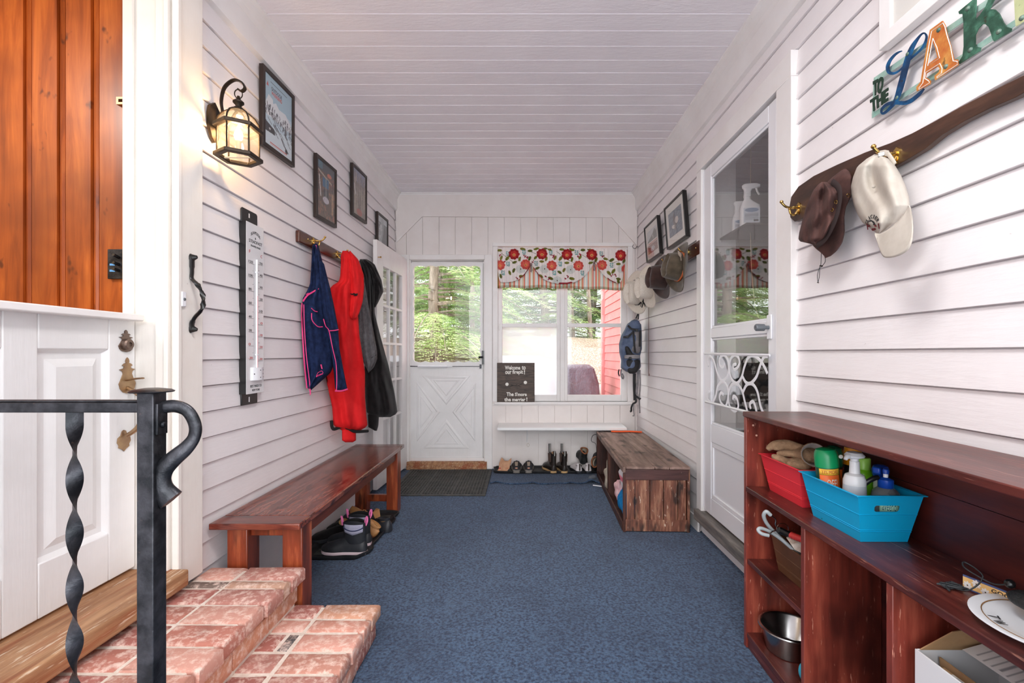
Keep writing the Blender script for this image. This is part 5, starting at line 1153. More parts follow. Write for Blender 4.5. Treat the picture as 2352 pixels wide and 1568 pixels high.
for (loc, yaw, lb) in (((-1.045, 2.655, tz), math.radians(90-3), 'black and lilac ankle boot with pink loops, the nearer one on the tray'), ((-1.06, 2.775, tz), math.radians(90-3), 'black and lilac ankle boot with pink loops, behind its mate')):
    shaft_dip = 0.008
    t, T = shoe('ankle_boot', lb, shoe_grp, loc, yaw, 0.268, 0.092, (rubb, pinkwhite, black_lining), UB, sole_h=0.016, shaft=(0.02, 0.48, 0.06, 0.185, 0.02, 0.12))
    for sx in (1, -1):
        mb = MB(); S0 = []
        for z in (0.112, 0.125, 0.14, 0.155, 0.172): S0.append([T(sx*(0.645+0.03*(z-.11)/.06)*math.cos(a), 0.265+0.24*(1.05+.4*(z-.11))*math.sin(a), z+(0.02*abs(math.sin(a)) if z < .15 else 0)) for a in np.linspace(-0.95, 0.95, 11)])
        k = len(mb.v); mb.add([p for r_ in S0 for p in r_], [(i*11+j, i*11+j+1, (i+1)*11+j+1, (i+1)*11+j) for i in range(4) for j in range(10)]); mb.build('neoprene_panel', lilac, t, smooth=60, fix=False, solid=0.003)
        mb = MB(); mb.tube([T(sx*(0.665)*math.cos(a), 0.27+0.26*math.sin(a), 0.153-0.016*math.cos(a*1.6)) for a in np.linspace(-1.0, 1.0, 11)], 0.004, 6); mb.build('navy_band', navyband, t, smooth=60)
    for s in (0.03, 0.53):
        mb = MB(); c = T(0, s, 0.188); a0 = T(0, s, 0.16)
        mb.tube(spline([a0, T(0.12, s-0.03 if s < .3 else s+.03, 0.185), T(0.0, s-0.03 if s < .3 else s+.03, 0.212), T(-0.12, s, 0.19), a0], 5), 0.006, 6, flat=(1, 0.5)); mb.build('pull_loop', pinkloop, t, smooth=60, label='pink pull loop')
shaft_dip = 0.004
Ub = [(0, .05, .6), (.05, .075, .5), (.2, .075, .5), (.42, .070, .55), (.6, .062, .65), (.85, .050, .75), (1, .028, .8)]
t, T = shoe('black_clog', 'black clog with tan insole against the wall behind the lilac boots', shoe_grp, (-1.200, 2.865, tz), math.radians(128), 0.27, 0.105, (blackc, rubb, insole), Ub, 0.022)
mb = MB(); mb.lathe([(0, 0.002), (0.026, 0.002), (0.03, 0), (0.02, -0.002), (0, -0.002)], T(0, .25, .085), (0.3, -0.5, 1), 16); mb.build('tan_lining', insole, t, smooth=60)
tanl = mat('tan_leather', (150, 100, 56), (188, 138, 88), rough=0.6, scale=10); 
t, T = shoe('black_clog', 'second black clog further back on the tray by the wall', shoe_grp, (-1.155, 3.01, tz), math.radians(115), 0.27, 0.10, (blackc, rubb, insole), Ub, 0.022)
t, T = shoe('leather_moccasin', 'tan leather moccasin standing heel up behind the lilac boots', shoe_grp, (-1.03, 2.915, tz+0.075), math.radians(70), 0.25, 0.088, (tanl, mat('brown_sole', (110, 70, 44), rough=.7), insole), [(0, .05, .6), (.1, .062, .5), (.4, .062, .55), (.7, .052, .7), (1, .03, .8)], 0.012, pitch=math.radians(38))
mb = MB()
for k in range(4): mb.tube(spline([T(-.5, .5+.05*k, .065), T(-.2, .52+.05*k, .078), T(.4, .5+.05*k, .068)], 4), .003, 5)
mb.build('leather_lace', tanl, t)
t, T = shoe('black_shoe', 'black shoe with tan tongue behind the tan moccasin', shoe_grp, (-0.985, 3.03, tz), math.radians(62), 0.27, 0.10, (rubb, rubb, insole), Ub, 0.02)
mb = MB(); mb.prism([[T(-.4, .44, .07), T(.4, .44, .07), T(.55, .5, .115), T(0, .48, .13), T(-.5, .5, .11)]], (M_ := Vector((0.004, 0.006, 0)))); mb.build('tan_tongue', tanl, t)
# ---------------------------------------------------------------- door mat and carpet strip
t = thing('rubber_door_mat', 'black perforated rubber mat in front of the crossbuck door', 'door mat', (-0.72, 4.15, 0))
mx0, mx1, my0, my1 = -1.13, -0.312, 3.735, 4.565; mb = MB()
mb.box(mx0, mx1, my0, my0+0.03, 0.0005, 0.011); mb.box(mx0, mx1, my1-0.03, my1, 0.0005, 0.011); mb.box(mx0, mx0+0.025, my0+.0305, my1-.0305, 0.0005, 0.011); mb.box(mx1-0.025, mx1, my0+.0305, my1-.0305, 0.0005, 0.011); mb.build('mat_border', rubber_mat, t, bevel=0.003)
mb = MB(); y = my0+0.03
W_ = mx1-mx0
nx_ = 30; cw = (W_-0.05)/nx_
for i in range(nx_+1): x = mx0+0.025+cw*i; wd = 0.010 if i % 10 == 0 and 0 < i < nx_ else 0.0045; mb.box(x-wd, x+wd, my0+0.03, my1-0.03, 0.0005, 0.010 if wd < .009 else 0.0105)
ny_ = 20; ch = (my1-my0-0.06)/ny_
for j in range(1, ny_): y = my0+0.03+ch*j; wd = 0.010 if j % 5 == 0 else 0.005; mb.box(mx0+0.02, mx1-0.02, y-wd, y+wd, 0.0005, 0.0093 if wd < .009 else 0.0098)
mb.build('mat_grid', rubber_mat, t)
t = thing('carpet_strip', 'loose blue carpet strip with a wavy edge before the back boot tray', 'carpet', (0.2, 4.3, 0))
mb = MB()
def strip(u, v):
    x = -0.30+1.02*u; y0_ = 4.075+0.012*math.sin(u*23)+0.02*max(0, math.sin(u*9+1))**6; y = y0_+(4.60-y0_)*v
    z = 0.010+0.012*math.exp(-((v)/0.1)**2)*(max(0, math.sin(u*19+.6))**4)+0.030*math.exp(-((u-0.90)/0.05)**2)*math.exp(-(v/0.25)**2); return Vector((x, y, z))
mb.grid(strip, 120, 16); o = mb.build('carpet_piece', carpet, t, smooth=60, fix=False); md = o.modifiers.new('thick', 'SOLIDIFY'); md.thickness = 0.009; md.offset = -1
# ================================================================ BACK WALL THINGS
# welcome sign
sg = thing('firepit_sign', 'dark stained wooden sign reading Welcome to our firepit on the window sill', 'sign', (bx(1184), YB-0.05, wz0))
SY = YB-0.052; s = SY/YB
def spx(px, py, y=SY): return P(px, py, y)
a, b_ = spx(1141.5, 924.5), spx(1228, 833); mb = MB(); mb.box(a.x, b_.x, SY, SY+0.016, wz0+0.001, b_.z)
mb.build('board', mat('walnut_stained_board', (44, 32, 28), (96, 78, 66), rough=0.55, scale=9, stretch=(0.7, 5, 6), detail=6, dist=1.5, lo=0.35, hi=0.65), sg, bevel=0.002)
fy = SY-0.0012
def sgn(x, y): return (1110+x/4.126, 760+y/4.126)
def line_text(s, x0, x1, ybot, ytop, par, name, m):
    mb = MB(); p = [P(*sgn(x0, ybot), SY), P(*sgn(x1, ybot), SY), P(*sgn(x1, ytop), SY), P(*sgn(x0, ytop), SY)]
    q = [Vector((v.x, SY+0.0005, v.z)) for v in p]; text_quad(mb, s, *q, (0, -0.0015, 0), bold=0.03); mb.build(name, m, par, fix=False)
for s, x0, x1, yb2, yt in (('Welcome', 205, 350, 366, 328), ('to', 365, 402, 366, 328), ('our', 208, 268, 408, 378), ('firepit', 276, 378, 416, 368), ('!', 386, 396, 410, 368), ('The', 220, 288, 616, 580), ("S'more", 300, 412, 616, 582), ('the', 200, 262, 666, 630), ('merrier', 274, 400, 666, 634), ('!', 408, 418, 664, 628)): line_text(s, x0, x1, yb2, yt, sg, 'lettering', text_white)
for cx, cy in ((225, 504), (399, 487)):
    mb = MB(); c = P(*sgn(cx, cy), SY); mb.lathe([(0.017, -0.0005), (0.017, 0.002), (0.013, 0.003), (0, 0.003)], (c.x, SY, c.z), (0, -1, 0), 14); mb.build('painted_marshmallow', text_white, sg)
mb = MB()
for pts in (((250, 525), (290, 515), (330, 518), (372, 497)), ((262, 508), (290, 518)), ((330, 518), (352, 528)), ((310, 512), (325, 505))): mb.tube([Vector((P(*sgn(*q), SY).x, SY-0.0005, P(*sgn(*q), SY).z)) for q in pts], 0.0022, 6)
mb.build('painted_stick', text_black, sg)
# white ledge under the window
t = thing('white_ledge', 'long white board ledge under the window', 'shelf', (0.4, 4.45, 0.44)); mb = MB()
mb.prism([[Vector((-0.252, YB-0.013, 0.442)), Vector((0.998, YB-0.013, 0.442)), Vector((0.985, 4.315, 0.442)), Vector((-0.247, 4.315, 0.442))]], Vector((0, 0, 0.026))); mb.build('board', plain('bright_white_paint', (244, 245, 244), 0.35), t, bevel=0.006, seg=3)

t = thing('hanging_string', 'thin string with a small ring hanging below the white ledge', 'string', (bx(1210), YB-0.02, 0.1)); mb = MB()
p0 = Vector((bx(1210), YB-0.03, 0.44)); mb.tube([p0, p0+Vector((0.003, 0.006, -0.07)), Vector((bx(1210), YB-0.016, bz(1014)))], 0.0012, 5); mb.build('cord', plain('pale_blue_cord', (178, 196, 206), .8), t)
mb = MB(); c = Vector((bx(1213), YB-0.016, bz(1021))); mb.tube([c+Vector((0.012*math.cos(a), 0.0, 0.018*math.sin(a))) for a in np.linspace(0, 2*PI, 13)[:-1]], 0.0013, 5, closed=True); mb.build('ring', plain('tan_ring', (190, 176, 150), .7), t)
# valance curtain
vl = thing('window_valance', 'floral and striped valance curtain across the top of the window', 'curtain', (bx(1290), YB-0.06, bz(665)))
YV = YB-0.075; S4 = 3.92
def zc6(x, y): return (900+x/S4, 430+y/S4)
top = lambda x: 569+1.2*math.sin(x*0.35)+2.2*(x-1143)/300
bot_pts = [(1143, 618), (1146, 640), (1150, 648), (1160, 648.5), (1176, 647), (1190, 642), (1203, 633), (1214, 618), (1219, 608), (1223, 610), (1230, 622), (1240, 635), (1252, 643), (1268, 649), (1285, 652), (1303, 652), (1320, 648), (1335, 640), (1348, 628), (1358, 614), (1364, 605), (1369, 606), (1376, 619), (1388, 633), (1400, 643), (1412, 649), (1424, 650), (1430, 640), (1434, 615), (1439, 590)]
bot = lambda x: float(np.interp(x, [a for a, _ in bot_pts], [b for _, b in bot_pts]))
nx, ny = 330, 110
cv = Canvas(nx, ny, (240, 232, 228)); xs = np.linspace(1143, 1439, nx); tt = np.array([top(x) for x in xs]); bb = np.array([bot(x) for x in xs]); vv = np.linspace(0, 1, ny)[:, None]
cv.X = np.repeat(xs[None, :], ny, 0); cv.Y = tt[None, :]*(1-vv)+bb[None, :]*vv
rf = np.random.default_rng(21)
def flower(x, y, r, dark, mid, core):
    x, y = zc6(x, y)
    for k in range(9): a = k*2*PI/9; cv.ell(x+r*0.62*math.cos(a), y+r*0.62*math.sin(a), r*0.42, r*0.36, dark, a)
    for k in range(7): a = k*2*PI/7+.3; cv.ell(x+r*0.36*math.cos(a), y+r*0.36*math.sin(a), r*0.30, r*0.24, mid, a)
    cv.ell(x, y+r*0.12, r*0.28, r*0.26, core); cv.ell(x, y+r*0.15, r*0.07, r*0.12, (60, 40, 30))
def leaf(x, y, a=0.0, s=1.0, c=(124, 126, 52)):
    x, y = zc6(x, y); cv.ell(x, y, 5.6*s, 3.0*s, c, a); cv.line([(x-5*s*math.cos(a), y-5*s*math.sin(a)), (x+5*s*math.cos(a), y+5*s*math.sin(a))], 0.35, (84, 88, 36))
for x, y in ((1160, 735), (1375, 735), (1610, 740), (1490, 840), (2070, 735)):
    X_, Y_ = zc6(x, y); cv.ell(X_, Y_, 11, 10, (222, 220, 214))
    for k in range(22): a = k*2*PI/22; cv.line([(X_+3*math.cos(a), Y_+3*math.sin(a)), (X_+10*math.cos(a), Y_+9.5*math.sin(a))], 0.28, (188, 196, 192))
    cv.ell(X_, Y_, 1.3, 1.6, (60, 70, 40))
for q in (((980, 590), (1050, 640), (1110, 690)), ((1110, 620), (1150, 650), (1200, 700)), ((1240, 575), (1300, 600), (1390, 650)), ((1480, 575), (1560, 640), (1660, 690)), ((1700, 600), (1780, 650), (1880, 690)), ((1900, 620), (1990, 680), (2080, 650))): cv.line([zc6(*p) for p in q], 0.45, (110, 90, 60))
for x, y, a in ((985, 635, -1.2), (970, 568, 0), (1040, 640, -.9), (1150, 645, -1.2), (1105, 675, -.4), (1062, 770, 1.2), (1098, 748, -1.2), (1165, 800, 0), (1245, 572, 0), (1295, 632, -.8), (1240, 640, -1.2), (1300, 552, -.2), (1390, 645, -1.2), (1350, 668, 0), (1310, 728, -.4), (1180, 556, .2), (1380, 550, -.3), (1420, 560, .5), (1470, 635, -1.2), (1520, 640, -.9), (1622, 650, -1.3), (1575, 680, 0), (1510, 765, .6), (1550, 745, -1), (1430, 820, .4), (1530, 560, 0), (1620, 560, .3), (1620, 822, .2), (1695, 630, -1), (1720, 565, 0), (1780, 562, .2), (1735, 830, -.9), (1840, 650, -1.2), (1790, 680, -.3), (1925, 645, .2), (1980, 655, -.5), (2090, 665, -1.1), (2040, 690, 0), (1955, 772, .8), (1995, 755, -1), (2040, 825, .2), (2040, 850, 1.2), (980, 800, 1.3), (1340, 800, .6)): leaf(x, y, a, 1.0 if rf.random() > .3 else 1.15, [(120, 122, 48), (134, 128, 60), (98, 104, 44)][rf.integers(3)])
for x, y in ((1045, 690), (1190, 585), (1298, 685), (1430, 590), (1515, 690), (1662, 588), (1885, 598), (1978, 702), (1000, 770), (1462, 770), (1715, 772), (1045, 598)):
    for dx, dy in ((-9, -16), (9, -14), (-10, 0), (10, 1), (-5, 14), (9, 16)): X_, Y_ = zc6(x+dx, y+dy); cv.ell(X_, Y_, 2.2, 1.5, (112, 168, 166) if rf.random() > .4 else (134, 160, 158), -0.4)
for x, y in ((970, 612), (1200, 620), (1215, 635), (1015, 672), (1130, 815), (1160, 812), (1270, 670), (1450, 615), (1465, 632), (1570, 820), (1590, 800), (1700, 610), (1680, 625), (1900, 625), (2010, 790), (2120, 625), (1990, 800), (1420, 820), (1380, 800), (1300, 780), (2110, 700)):
    for k in range(3): X_, Y_ = zc6(x+rf.normal(0, 7), y+rf.normal(0, 7)); cv.ell(X_, Y_, 1.9, 1.3, (150, 40, 56), rf.uniform(0, 3))
for x, y in ((1100, 602), (1352, 600), (1577, 605), (1800, 606), (2060, 612)): flower(x, y, 12.5, (158, 40, 44), (198, 62, 58), (226, 160, 96))
for x, y in ((974, 700), (1205, 694), (1440, 705), (1680, 706), (1893, 700), (2112, 735)): flower(x, y, 11.5, (206, 84, 76), (222, 108, 92), (232, 160, 100))
cv.line([(x, bot(x)) for x in np.linspace(1196, 1216, 5)], 1.5, (140, 26, 36)); cv.line([(x, bot(x)) for x in np.linspace(1226, 1244, 5)], 1.3, (150, 30, 40)); cv.line([(x, bot(x)) for x in np.linspace(1286, 1312, 5)], 3.2, (150, 36, 48)); cv.line([(x, bot(x)) for x in np.linspace(1396, 1414, 5)], 1.6, (150, 30, 40))
def vdepth(x, v):
    d = 0.012+0.006*math.sin(x*0.55)+0.003*math.sin(x*1.3+2)
    for tx in (1219.5, 1364.5): d += 0.010*math.exp(-((x-tx)/5)**2)*v*math.cos((x-tx)*1.7)-0.014*math.exp(-((x-tx)/9)**2)*v
    q = bot(x)-605; d += 0.022*math.sin(min(1, v)*PI)*min(1, max(0, q/35))+0.012*v*min(1, max(0, q/35)); return d
mb = MB(); vs = []
for j in range(ny):
    for i in range(nx): x = xs[i]; v = j/(ny-1); vs.append(P(x, cv.Y[j, i], YV+0.02-vdepth(x, v)))
mb.add(vs, [(j*nx+i, j*nx+i+1, (j+1)*nx+i+1, (j+1)*nx+i) for j in range(ny-1) for i in range(nx-1)], 0, cv.c.reshape(-1, 3)); mb.build('floral_swag', painted_cloth, vl, smooth=80, fix=False, solid=0.0015)
nx2, ny2 = 420, 34; c2 = Canvas(nx2, ny2, (246, 243, 234)); xs2 = np.linspace(1143, 1438, nx2); c2.X = np.repeat(xs2[None, :], ny2, 0); v2 = np.linspace(0, 1, ny2)[:, None]
bt2 = np.array([661+1.0*math.sin(x*0.09)+max(0, (x-1250))*0.03 for x in xs2]); c2.Y = 585*(1-v2)+bt2[None, :]*v2
reds = [x/1.0 for x in (1147, 1158.5, 1171, 1181, 1192.5, 1204, 1216, 1227, 1237.5, 1246, 1255, 1265, 1276, 1285, 1294, 1302, 1311, 1320, 1329, 1339, 1351, 1361, 1369, 1377, 1387, 1397, 1408, 1418, 1427, 1434)]
for i, x in enumerate(reds):
    c2.rect(x-4.2, x-2.2, 0, 999, (206, 196, 130) if i % 2 else (190, 222, 220), .7); c2.rect(x-1.7, x-.5, 0, 999, (236, 116, 90)); c2.rect(x-.5, x+.5, 0, 999, (246, 196, 172)); c2.rect(x+.5, x+1.7, 0, 999, (236, 108, 84)); c2.rect(x+2.2, x+3.4, 0, 999, (186, 216, 214) if i % 2 else (214, 206, 150), .6)
c2.rect(1142, 1145.2, 0, 999, (150, 124, 64))
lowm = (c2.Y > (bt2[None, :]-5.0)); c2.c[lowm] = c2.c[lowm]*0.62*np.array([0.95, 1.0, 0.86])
mb = MB(); vs = [P(xs2[i], c2.Y[j, i], YV+0.035-0.005*math.sin(xs2[i]*0.5)-0.003*math.sin(xs2[i]*1.1)) for j in range(ny2) for i in range(nx2)]
mb.add(vs, [(j*nx2+i, j*nx2+i+1, (j+1)*nx2+i+1, (j+1)*nx2+i) for j in range(ny2-1) for i in range(nx2-1)], 0, c2.c.reshape(-1, 3)); mb.build('striped_underlayer', painted_cloth, vl, smooth=80, fix=False, solid=0.0015)
for tx, ty in ((1219.5, 607), (1365, 604)):
    mb = MB(); p = P(tx, ty, YV-0.025); mb.lathe([(0, -.012), (.012, -.008), (.009, 0), (.013, .008), (0, .014)], p, (0, 0, 1), 10)
    for dx in (-1.2, 1.0, 2.2): mb.tube([p, P(tx+dx, ty+12, YV-0.03), P(tx+dx*1.2, ty+21-abs(dx)*3, YV-0.026)], [.003, .0022, .0045], 5)
    mb.build('tie_ribbon', plain('taupe_ribbon', (128, 104, 104), .8), vl, smooth=60)
mb = MB(); mb.tube([P(1142, 570, YV+0.03), P(1441, 572, YV+0.03)], 0.006, 8); mb.build('curtain_rod', metal_white, vl, smooth=60)
# ---------------------------------------------------------------- boot tray by the back wall
t = thing('boot_tray', 'black boot tray against the back wall under the white ledge', 'boot tray', (0.235, 4.49, 0.012)); k0 = len(bpy.data.objects)
def shift(o, dz):
    for c in o.children: c.location.z += dz
tray(t, 0.235, 4.495, 0.525, 0.115, 0.026, ribs='y'); shift(t, 0.0125)
bt = 0.0125+0.0108
grp = 'footwear on the boot tray by the back wall'
def yb(px, y=4.47): return (px-VX)*y/F
jw = mat('light_wood', (188, 140, 108), (208, 162, 128), rough=0.6, scale=6, stretch=(5, 5, .6))
t = thing('wooden_boot_jack', 'light wood boot jack leaning at the end of the back boot tray', 'boot jack', (yb(1157), 4.5, bt)); mb = MB()
out2 = [(175, 555), (215, 500), (220, 400), (245, 340), (270, 285), (300, 310), (325, 350), (395, 355), (430, 320), (460, 295), (455, 360), (435, 420), (420, 490), (385, 520), (385, 555)]
def z3(x, y): return (1120+x/8.4, 1020+y/8.4)
pp = []
for x, y in out2: px, py = z3(x, y); f = (555-y)/270; pp.append(P(px, py, 4.41+0.12*f))
mb.prism([pp], Vector((0, 0.014, 0.004))); zmin = min(p[2] for p in mb.v); mb.v = [(a, b, c-zmin+bt+0.0005) for a, b, c in mb.v]; mb.build('plank', jw, t, bevel=.002)
for x, y in ((235, 475), (382, 485)): mb = MB(); px, py = z3(x, y); c = P(px, py, 4.445); mb.box(c.x-.009, c.x+.009, c.y-.006, c.y+.004, c.z-zmin+bt-.002-.006, c.z-zmin+bt+.008-.006); mb.build('red_pad', plain('red_pad', (206, 36, 32), .6), t)
gsole = plain('grey_sole', (128, 122, 116), .8); hik = mat('black_grey_hiker', (34, 34, 38), (56, 56, 60), rough=.8, scale=20); 
UH = [(0, .085, .55), (.06, .10, .5), (.22, .095, .5), (.42, .098, .5), (.6, .080, .6), (.8, .060, .7), (1, .034, .8)]
for px, lb in ((1186.5, 'grey and black hiking shoe next to the boot jack, heel toward the room'), (1214, 'grey and black hiking shoe next to the short boots, heel toward the room')):
    t, T = shoe('hiking_shoe', lb, grp, (yb(px), 4.50, bt), 0.0, 0.255, 0.108, (hik, gsole, black_lining), UH, 0.03)
    mb = MB(); mb.box(0, 0, 0, 0, 0, 0); mb = MB(); mb.prism([[T(-.22, -.004, .070), T(.22, -.004, .070), T(.30, .006, .108), T(-.30, .006, .108)]], Vector((0, -0.004, 0))); mb.build('heel_patch', plain('grey_patch', (150, 134, 118), .8), t)
    mb = MB(); mb.prism([[T(-.2, -.01, .043), T(.2, -.01, .043), T(.2, -.008, .054), T(-.2, -.008, .054)]], Vector((0, -.004, 0))); mb.build('heel_tab', plain('peach_tab', (206, 150, 124), .7), t)
    mb = MB()
    for k in range(3): mb.tube(spline([T(-.5, .36+.09*k, .092-.008*k), T(0, .38+.09*k, .103-.010*k), T(.5, .36+.09*k, .092-.008*k)], 4), .0014, 5)
    mb.build('lace', plain('white_lace', (206, 206, 210), .7), t)
bootm = mat('dark_brown_rubber', (26, 22, 20), (44, 38, 34), rough=.35, scale=10); gum = plain('gum_sole', (196, 160, 112), .7); 
UC = [(0, .07, .6), (.05, .10, .5), (.25, .11, .5), (.45, .10, .55), (.65, .078, .65), (.85, .06, .75), (1, .036, .8)]
for px, lb, yw in ((1262.5, 'dark short boot with striped pull tabs, the one toward the hiking shoes', 0.35), (1291, 'dark short boot with striped pull tabs, the one toward the white sneakers', 0.15)):
    shaft_dip = 0.012
    t, T = shoe('short_boot', lb, grp, (yb(px), 4.49, bt), yw, 0.25, 0.10, (bootm, gum, plain('tan_lining_boot', (176, 140, 108), .8)), UC, 0.02, shaft=(0.0, 0.46, 0.07, 0.185, 0.01, 0.04))
    for s, h in ((0.0, .21), (0.47, .262)):
        mb = MB(); mb.tube([T(0.06, s, .165), T(0.06, s-.01, h), T(-.14, s, h), T(-.14, s, .165)], .0065, 4, flat=(1, .35), up=(1, 0, 0)); mb.build('pull_tab', plain('black_tab', (24, 22, 26), .7), t); mb = MB(); mb.tube([T(-.04, s-.016, .165), T(-.04, s-.026, h)], .003, 5); mb.build('tab_stripe', text_white, t)
    mb = MB()
    for sx in (1, -1): mb.add([T(sx*.585, .15, .10), T(sx*.585, .33, .10), T(sx*.60, .36, .178), T(sx*.60, .12, .178)], [(0, 1, 2, 3)])
    mb.build('elastic_gore', plain('brown_gore', (96, 74, 64), .9), t, fix=False, solid=.006)
shaft_dip = 0.004
whs = plain('white_leather', (226, 220, 220), .5)
UW = [(0, .075, .6), (.06, .085, .5), (.25, .075, .5), (.45, .08, .5), (.7, .06, .65), (1, .034, .8)]
for px, lb, yw, xx in ((1325, 'white sneaker with black heel stripe leaning outward on the tray', 0.18, 0), (1350, 'white sneaker with black heel stripe standing upright on the tray', 0.0, 0)):
    t, T = shoe('white_sneaker', lb, grp, (yb(px, 4.42), 4.47, bt), yw, 0.22, 0.098, (whs, rubb, black_lining), UW, 0.022)
    mb = MB(); mb.prism([[T(-.14, -.008, .026), T(.14, -.008, .026), T(.14, -.004, .09), T(-.14, -.004, .09)]], Vector((0, -.004, 0))); mb.build('heel_stripe', plain('brown_black_stripe', (60, 48, 44), .7), t)
brl = plain('brown_leather_trim', (150, 92, 56), .6)
for (loc, yaw, pit, lb) in (((yb(1338, 4.52), 4.555, bt+0.098), 0.1, 0.35, 'black boot with brown cuff piled on top of the white sneakers'), ((yb(1372, 4.52), 4.50, bt+0.075), -0.35, 0.95, 'black boot with brown cuff leaning beside the crate bench')):
    t, T = shoe('cuffed_boot', lb, grp, loc, yaw, 0.20, 0.105, (mat('black_boot_leather', (22, 24, 24), (38, 38, 38), rough=.5, scale=10), rubb, plain('fleece_lining', (150, 138, 122), .95)), UC, 0.02, shaft=(0.0, 0.5, 0.06, 0.125, 0.0, 0.1), pitch=pit)
    mb = MB(); mb.tube([T(.62*math.cos(a), .25+.27*math.sin(a), .127+.006*math.cos(2*a)) for a in np.linspace(0, 2*PI, 23)[:-1]], .007, 6, closed=True); mb.build('cuff', brl, t, smooth=60, label='brown leather cuff')
# ================================================================ RIGHT SIDE
# ---------------------------------------------------------------- long low bookcase
ux = Vector((-0.024, -1, 0)).normalized(); uxn = Vector((1, -0.024, 0)).normalized(); U0 = Vector((0.888, 1.832, 0)); UL = 1.46; UD = 0.250; bt_ = 0.020
def U(t, d, z): return U0+ux*t+uxn*d+Vector((0, 0, z))
def ubox(mb, t0, t1, d0, d1, z0, z1): return mb.hexa([U(t0, d0, z0), U(t1, d0, z0), U(t1, d1, z0), U(t0, d1, z0)], [U(t0, d0, z1), U(t1, d0, z1), U(t1, d1, z1), U(t0, d1, z1)])
bc = thing('low_bookcase', 'long low reddish stained bookcase along the right clapboard wall', 'bookcase', tuple(U(0.7, 0.13, 0)))
zT, zM, zS, zB = 0.938, 0.643, 0.355, 0.062
mb = MB(); ubox(mb, -0.003, UL, -0.004, UD+0.006, zT-bt_, zT); mb.build('top_board', mahog, bc, bevel=0.003)
for t0 in (0, UL-bt_): mb = MB(); ubox(mb, t0, t0+bt_, 0, UD, 0, zT-bt_-.0005); mb.build('end_panel', mahog_v, bc, bevel=0.002)
mb = MB(); ubox(mb, bt_+.0005, UL-bt_-.0005, -0.002, UD-0.011, zM-bt_, zM); mb.build('middle_shelf', mahog, bc, bevel=0.003)
mb = MB(); ubox(mb, bt_+.0005, UL-bt_-.0005, 0.002, UD-0.011, zB-bt_, zB); ubox(mb, bt_+.0005, UL-bt_-.0005, 0.006, 0.022, 0.0, zB-bt_-.0005); mb.build('bottom_shelf', mahog, bc, bevel=0.003)
for t0 in (0.399, 0.749, 1.10): mb = MB(); ubox(mb, t0-0.010, t0+0.010, 0.001, UD-0.011, zB+.0005, zM-bt_-.0005); mb.build('divider', mahog_v, bc, bevel=0.002)
mb = MB(); ubox(mb, bt_+.0005, 0.3885, 0.004, UD-0.011, zS-bt_, zS); mb.build('small_shelf', mahog, bc, bevel=0.003)
mb = MB(); ubox(mb, bt_+.0005, UL-bt_-.0005, UD-0.0105, UD-0.001, zM+0.155, zT-bt_-.0005); ubox(mb, bt_+.0005, UL-bt_-.0005, UD-0.0105, UD-0.001, zM-.01, zM+0.153); ubox(mb, bt_+.0005, UL-bt_-.0005, UD-0.0105, UD-0.001, zB, zM-.012); mb.build('back_panel', mat('dark_back_panel', (42, 16, 16), (108, 44, 34), rough=0.4, scale=3, stretch=(5, 0.6, 5), detail=7, lo=0.3, hi=0.75, c3=(74, 28, 24), coat=0.1), bc)
for d, z in ((0.017, 0.885), (0.030, 0.845)): mb = MB(); p = U(bt_, d+.01, z); mb.lathe([(.004, 0), (.004, .002), (0, .0025)], p, ux, 10); mb.build('screw_cap', plain('pale_plug', (220, 170, 150), .5), bc)
# ---------------------------------------------------------------- storage bins
def storage_bin(name, label, grp, m, x0, x1, y0, y1, z0, z1, ins, slot=None):
    """x/y range at the rim, narrowing by ins at the foot"""
    t = thing(name, label, 'storage bin', ((x0+x1)/2, (y0+y1)/2, z0), grp)
    B = [Vector((x0+ins, y0+ins, z0)), Vector((x1-ins, y0+ins, z0)), Vector((x1-ins, y1-ins, z0)), Vector((x0+ins, y1-ins, z0))]
    T_ = [Vector((x0, y0, z1)), Vector((x1, y0, z1)), Vector((x1, y1, z1)), Vector((x0, y1, z1))]
    mb = MB(); th = 0.0025; cen = (T_[0]+T_[2])/2
    for i in range(4):
        j = (i+1) % 4; a, b, c, d = B[i], B[j], T_[j], T_[i]; n = (b-a).cross(d-a).normalized()
        if n.dot(cen-a) < 0: n = -n
        loops = [[a, b, c, d]]
        if slot and i in (0, 2):
            f = lambda u, v: (a*(1-u)+b*u)*(1-v)+(d*(1-u)+c*u)*v
            s0, s1, v0, v1 = slot; loops.append([f(s0+.03, v0), f(s1-.03, v0), f(s1, v0+.03), f(s1, v1-.03), f(s1-.03, v1), f(s0+.03, v1), f(s0, v1-.03), f(s0, v0+.03)])
        mb.prism(loops, n*th)
        for v in (0.22, 0.26, 0.60):
            p = (a*(1-v)+d*v); q = (b*(1-v)+c*v); mb.tube([p, q], 0.0014, 4)
    mb.prism([B], Vector((0, 0, 0.003))); mb.build('bin_body', m, t, smooth=25)
    mb = MB(); o = 0.007
    O = [Vector((x0-o, y0-o, z1)), Vector((x1+o, y0-o, z1)), Vector((x1+o, y1+o, z1)), Vector((x0-o, y1+o, z1))]
    mb.prism([O, [p.copy() for p in T_]], Vector((0, 0, 0.003))); mb.build('rim', m, t, bevel=0.001); return t
redp_ = plain('red_plastic', (226, 52, 64), 0.38); bluep = plain('blue_plastic', (10, 164, 214), 0.38)
storage_bin('storage_bin', 'red plastic bin holding work gloves on the bookcase', None, redp_, 0.931, 1.098, 1.532, 1.785, zM+.0005, 0.776, 0.024, (0.3, 0.7, 0.72, 0.86))
storage_bin('storage_bin', 'bright blue plastic bin full of bottles on the bookcase', None, bluep, 0.920, 1.100, 1.250, 1.505, zM+.0005, 0.778, 0.024, (0.26, 0.68, 0.66, 0.80))
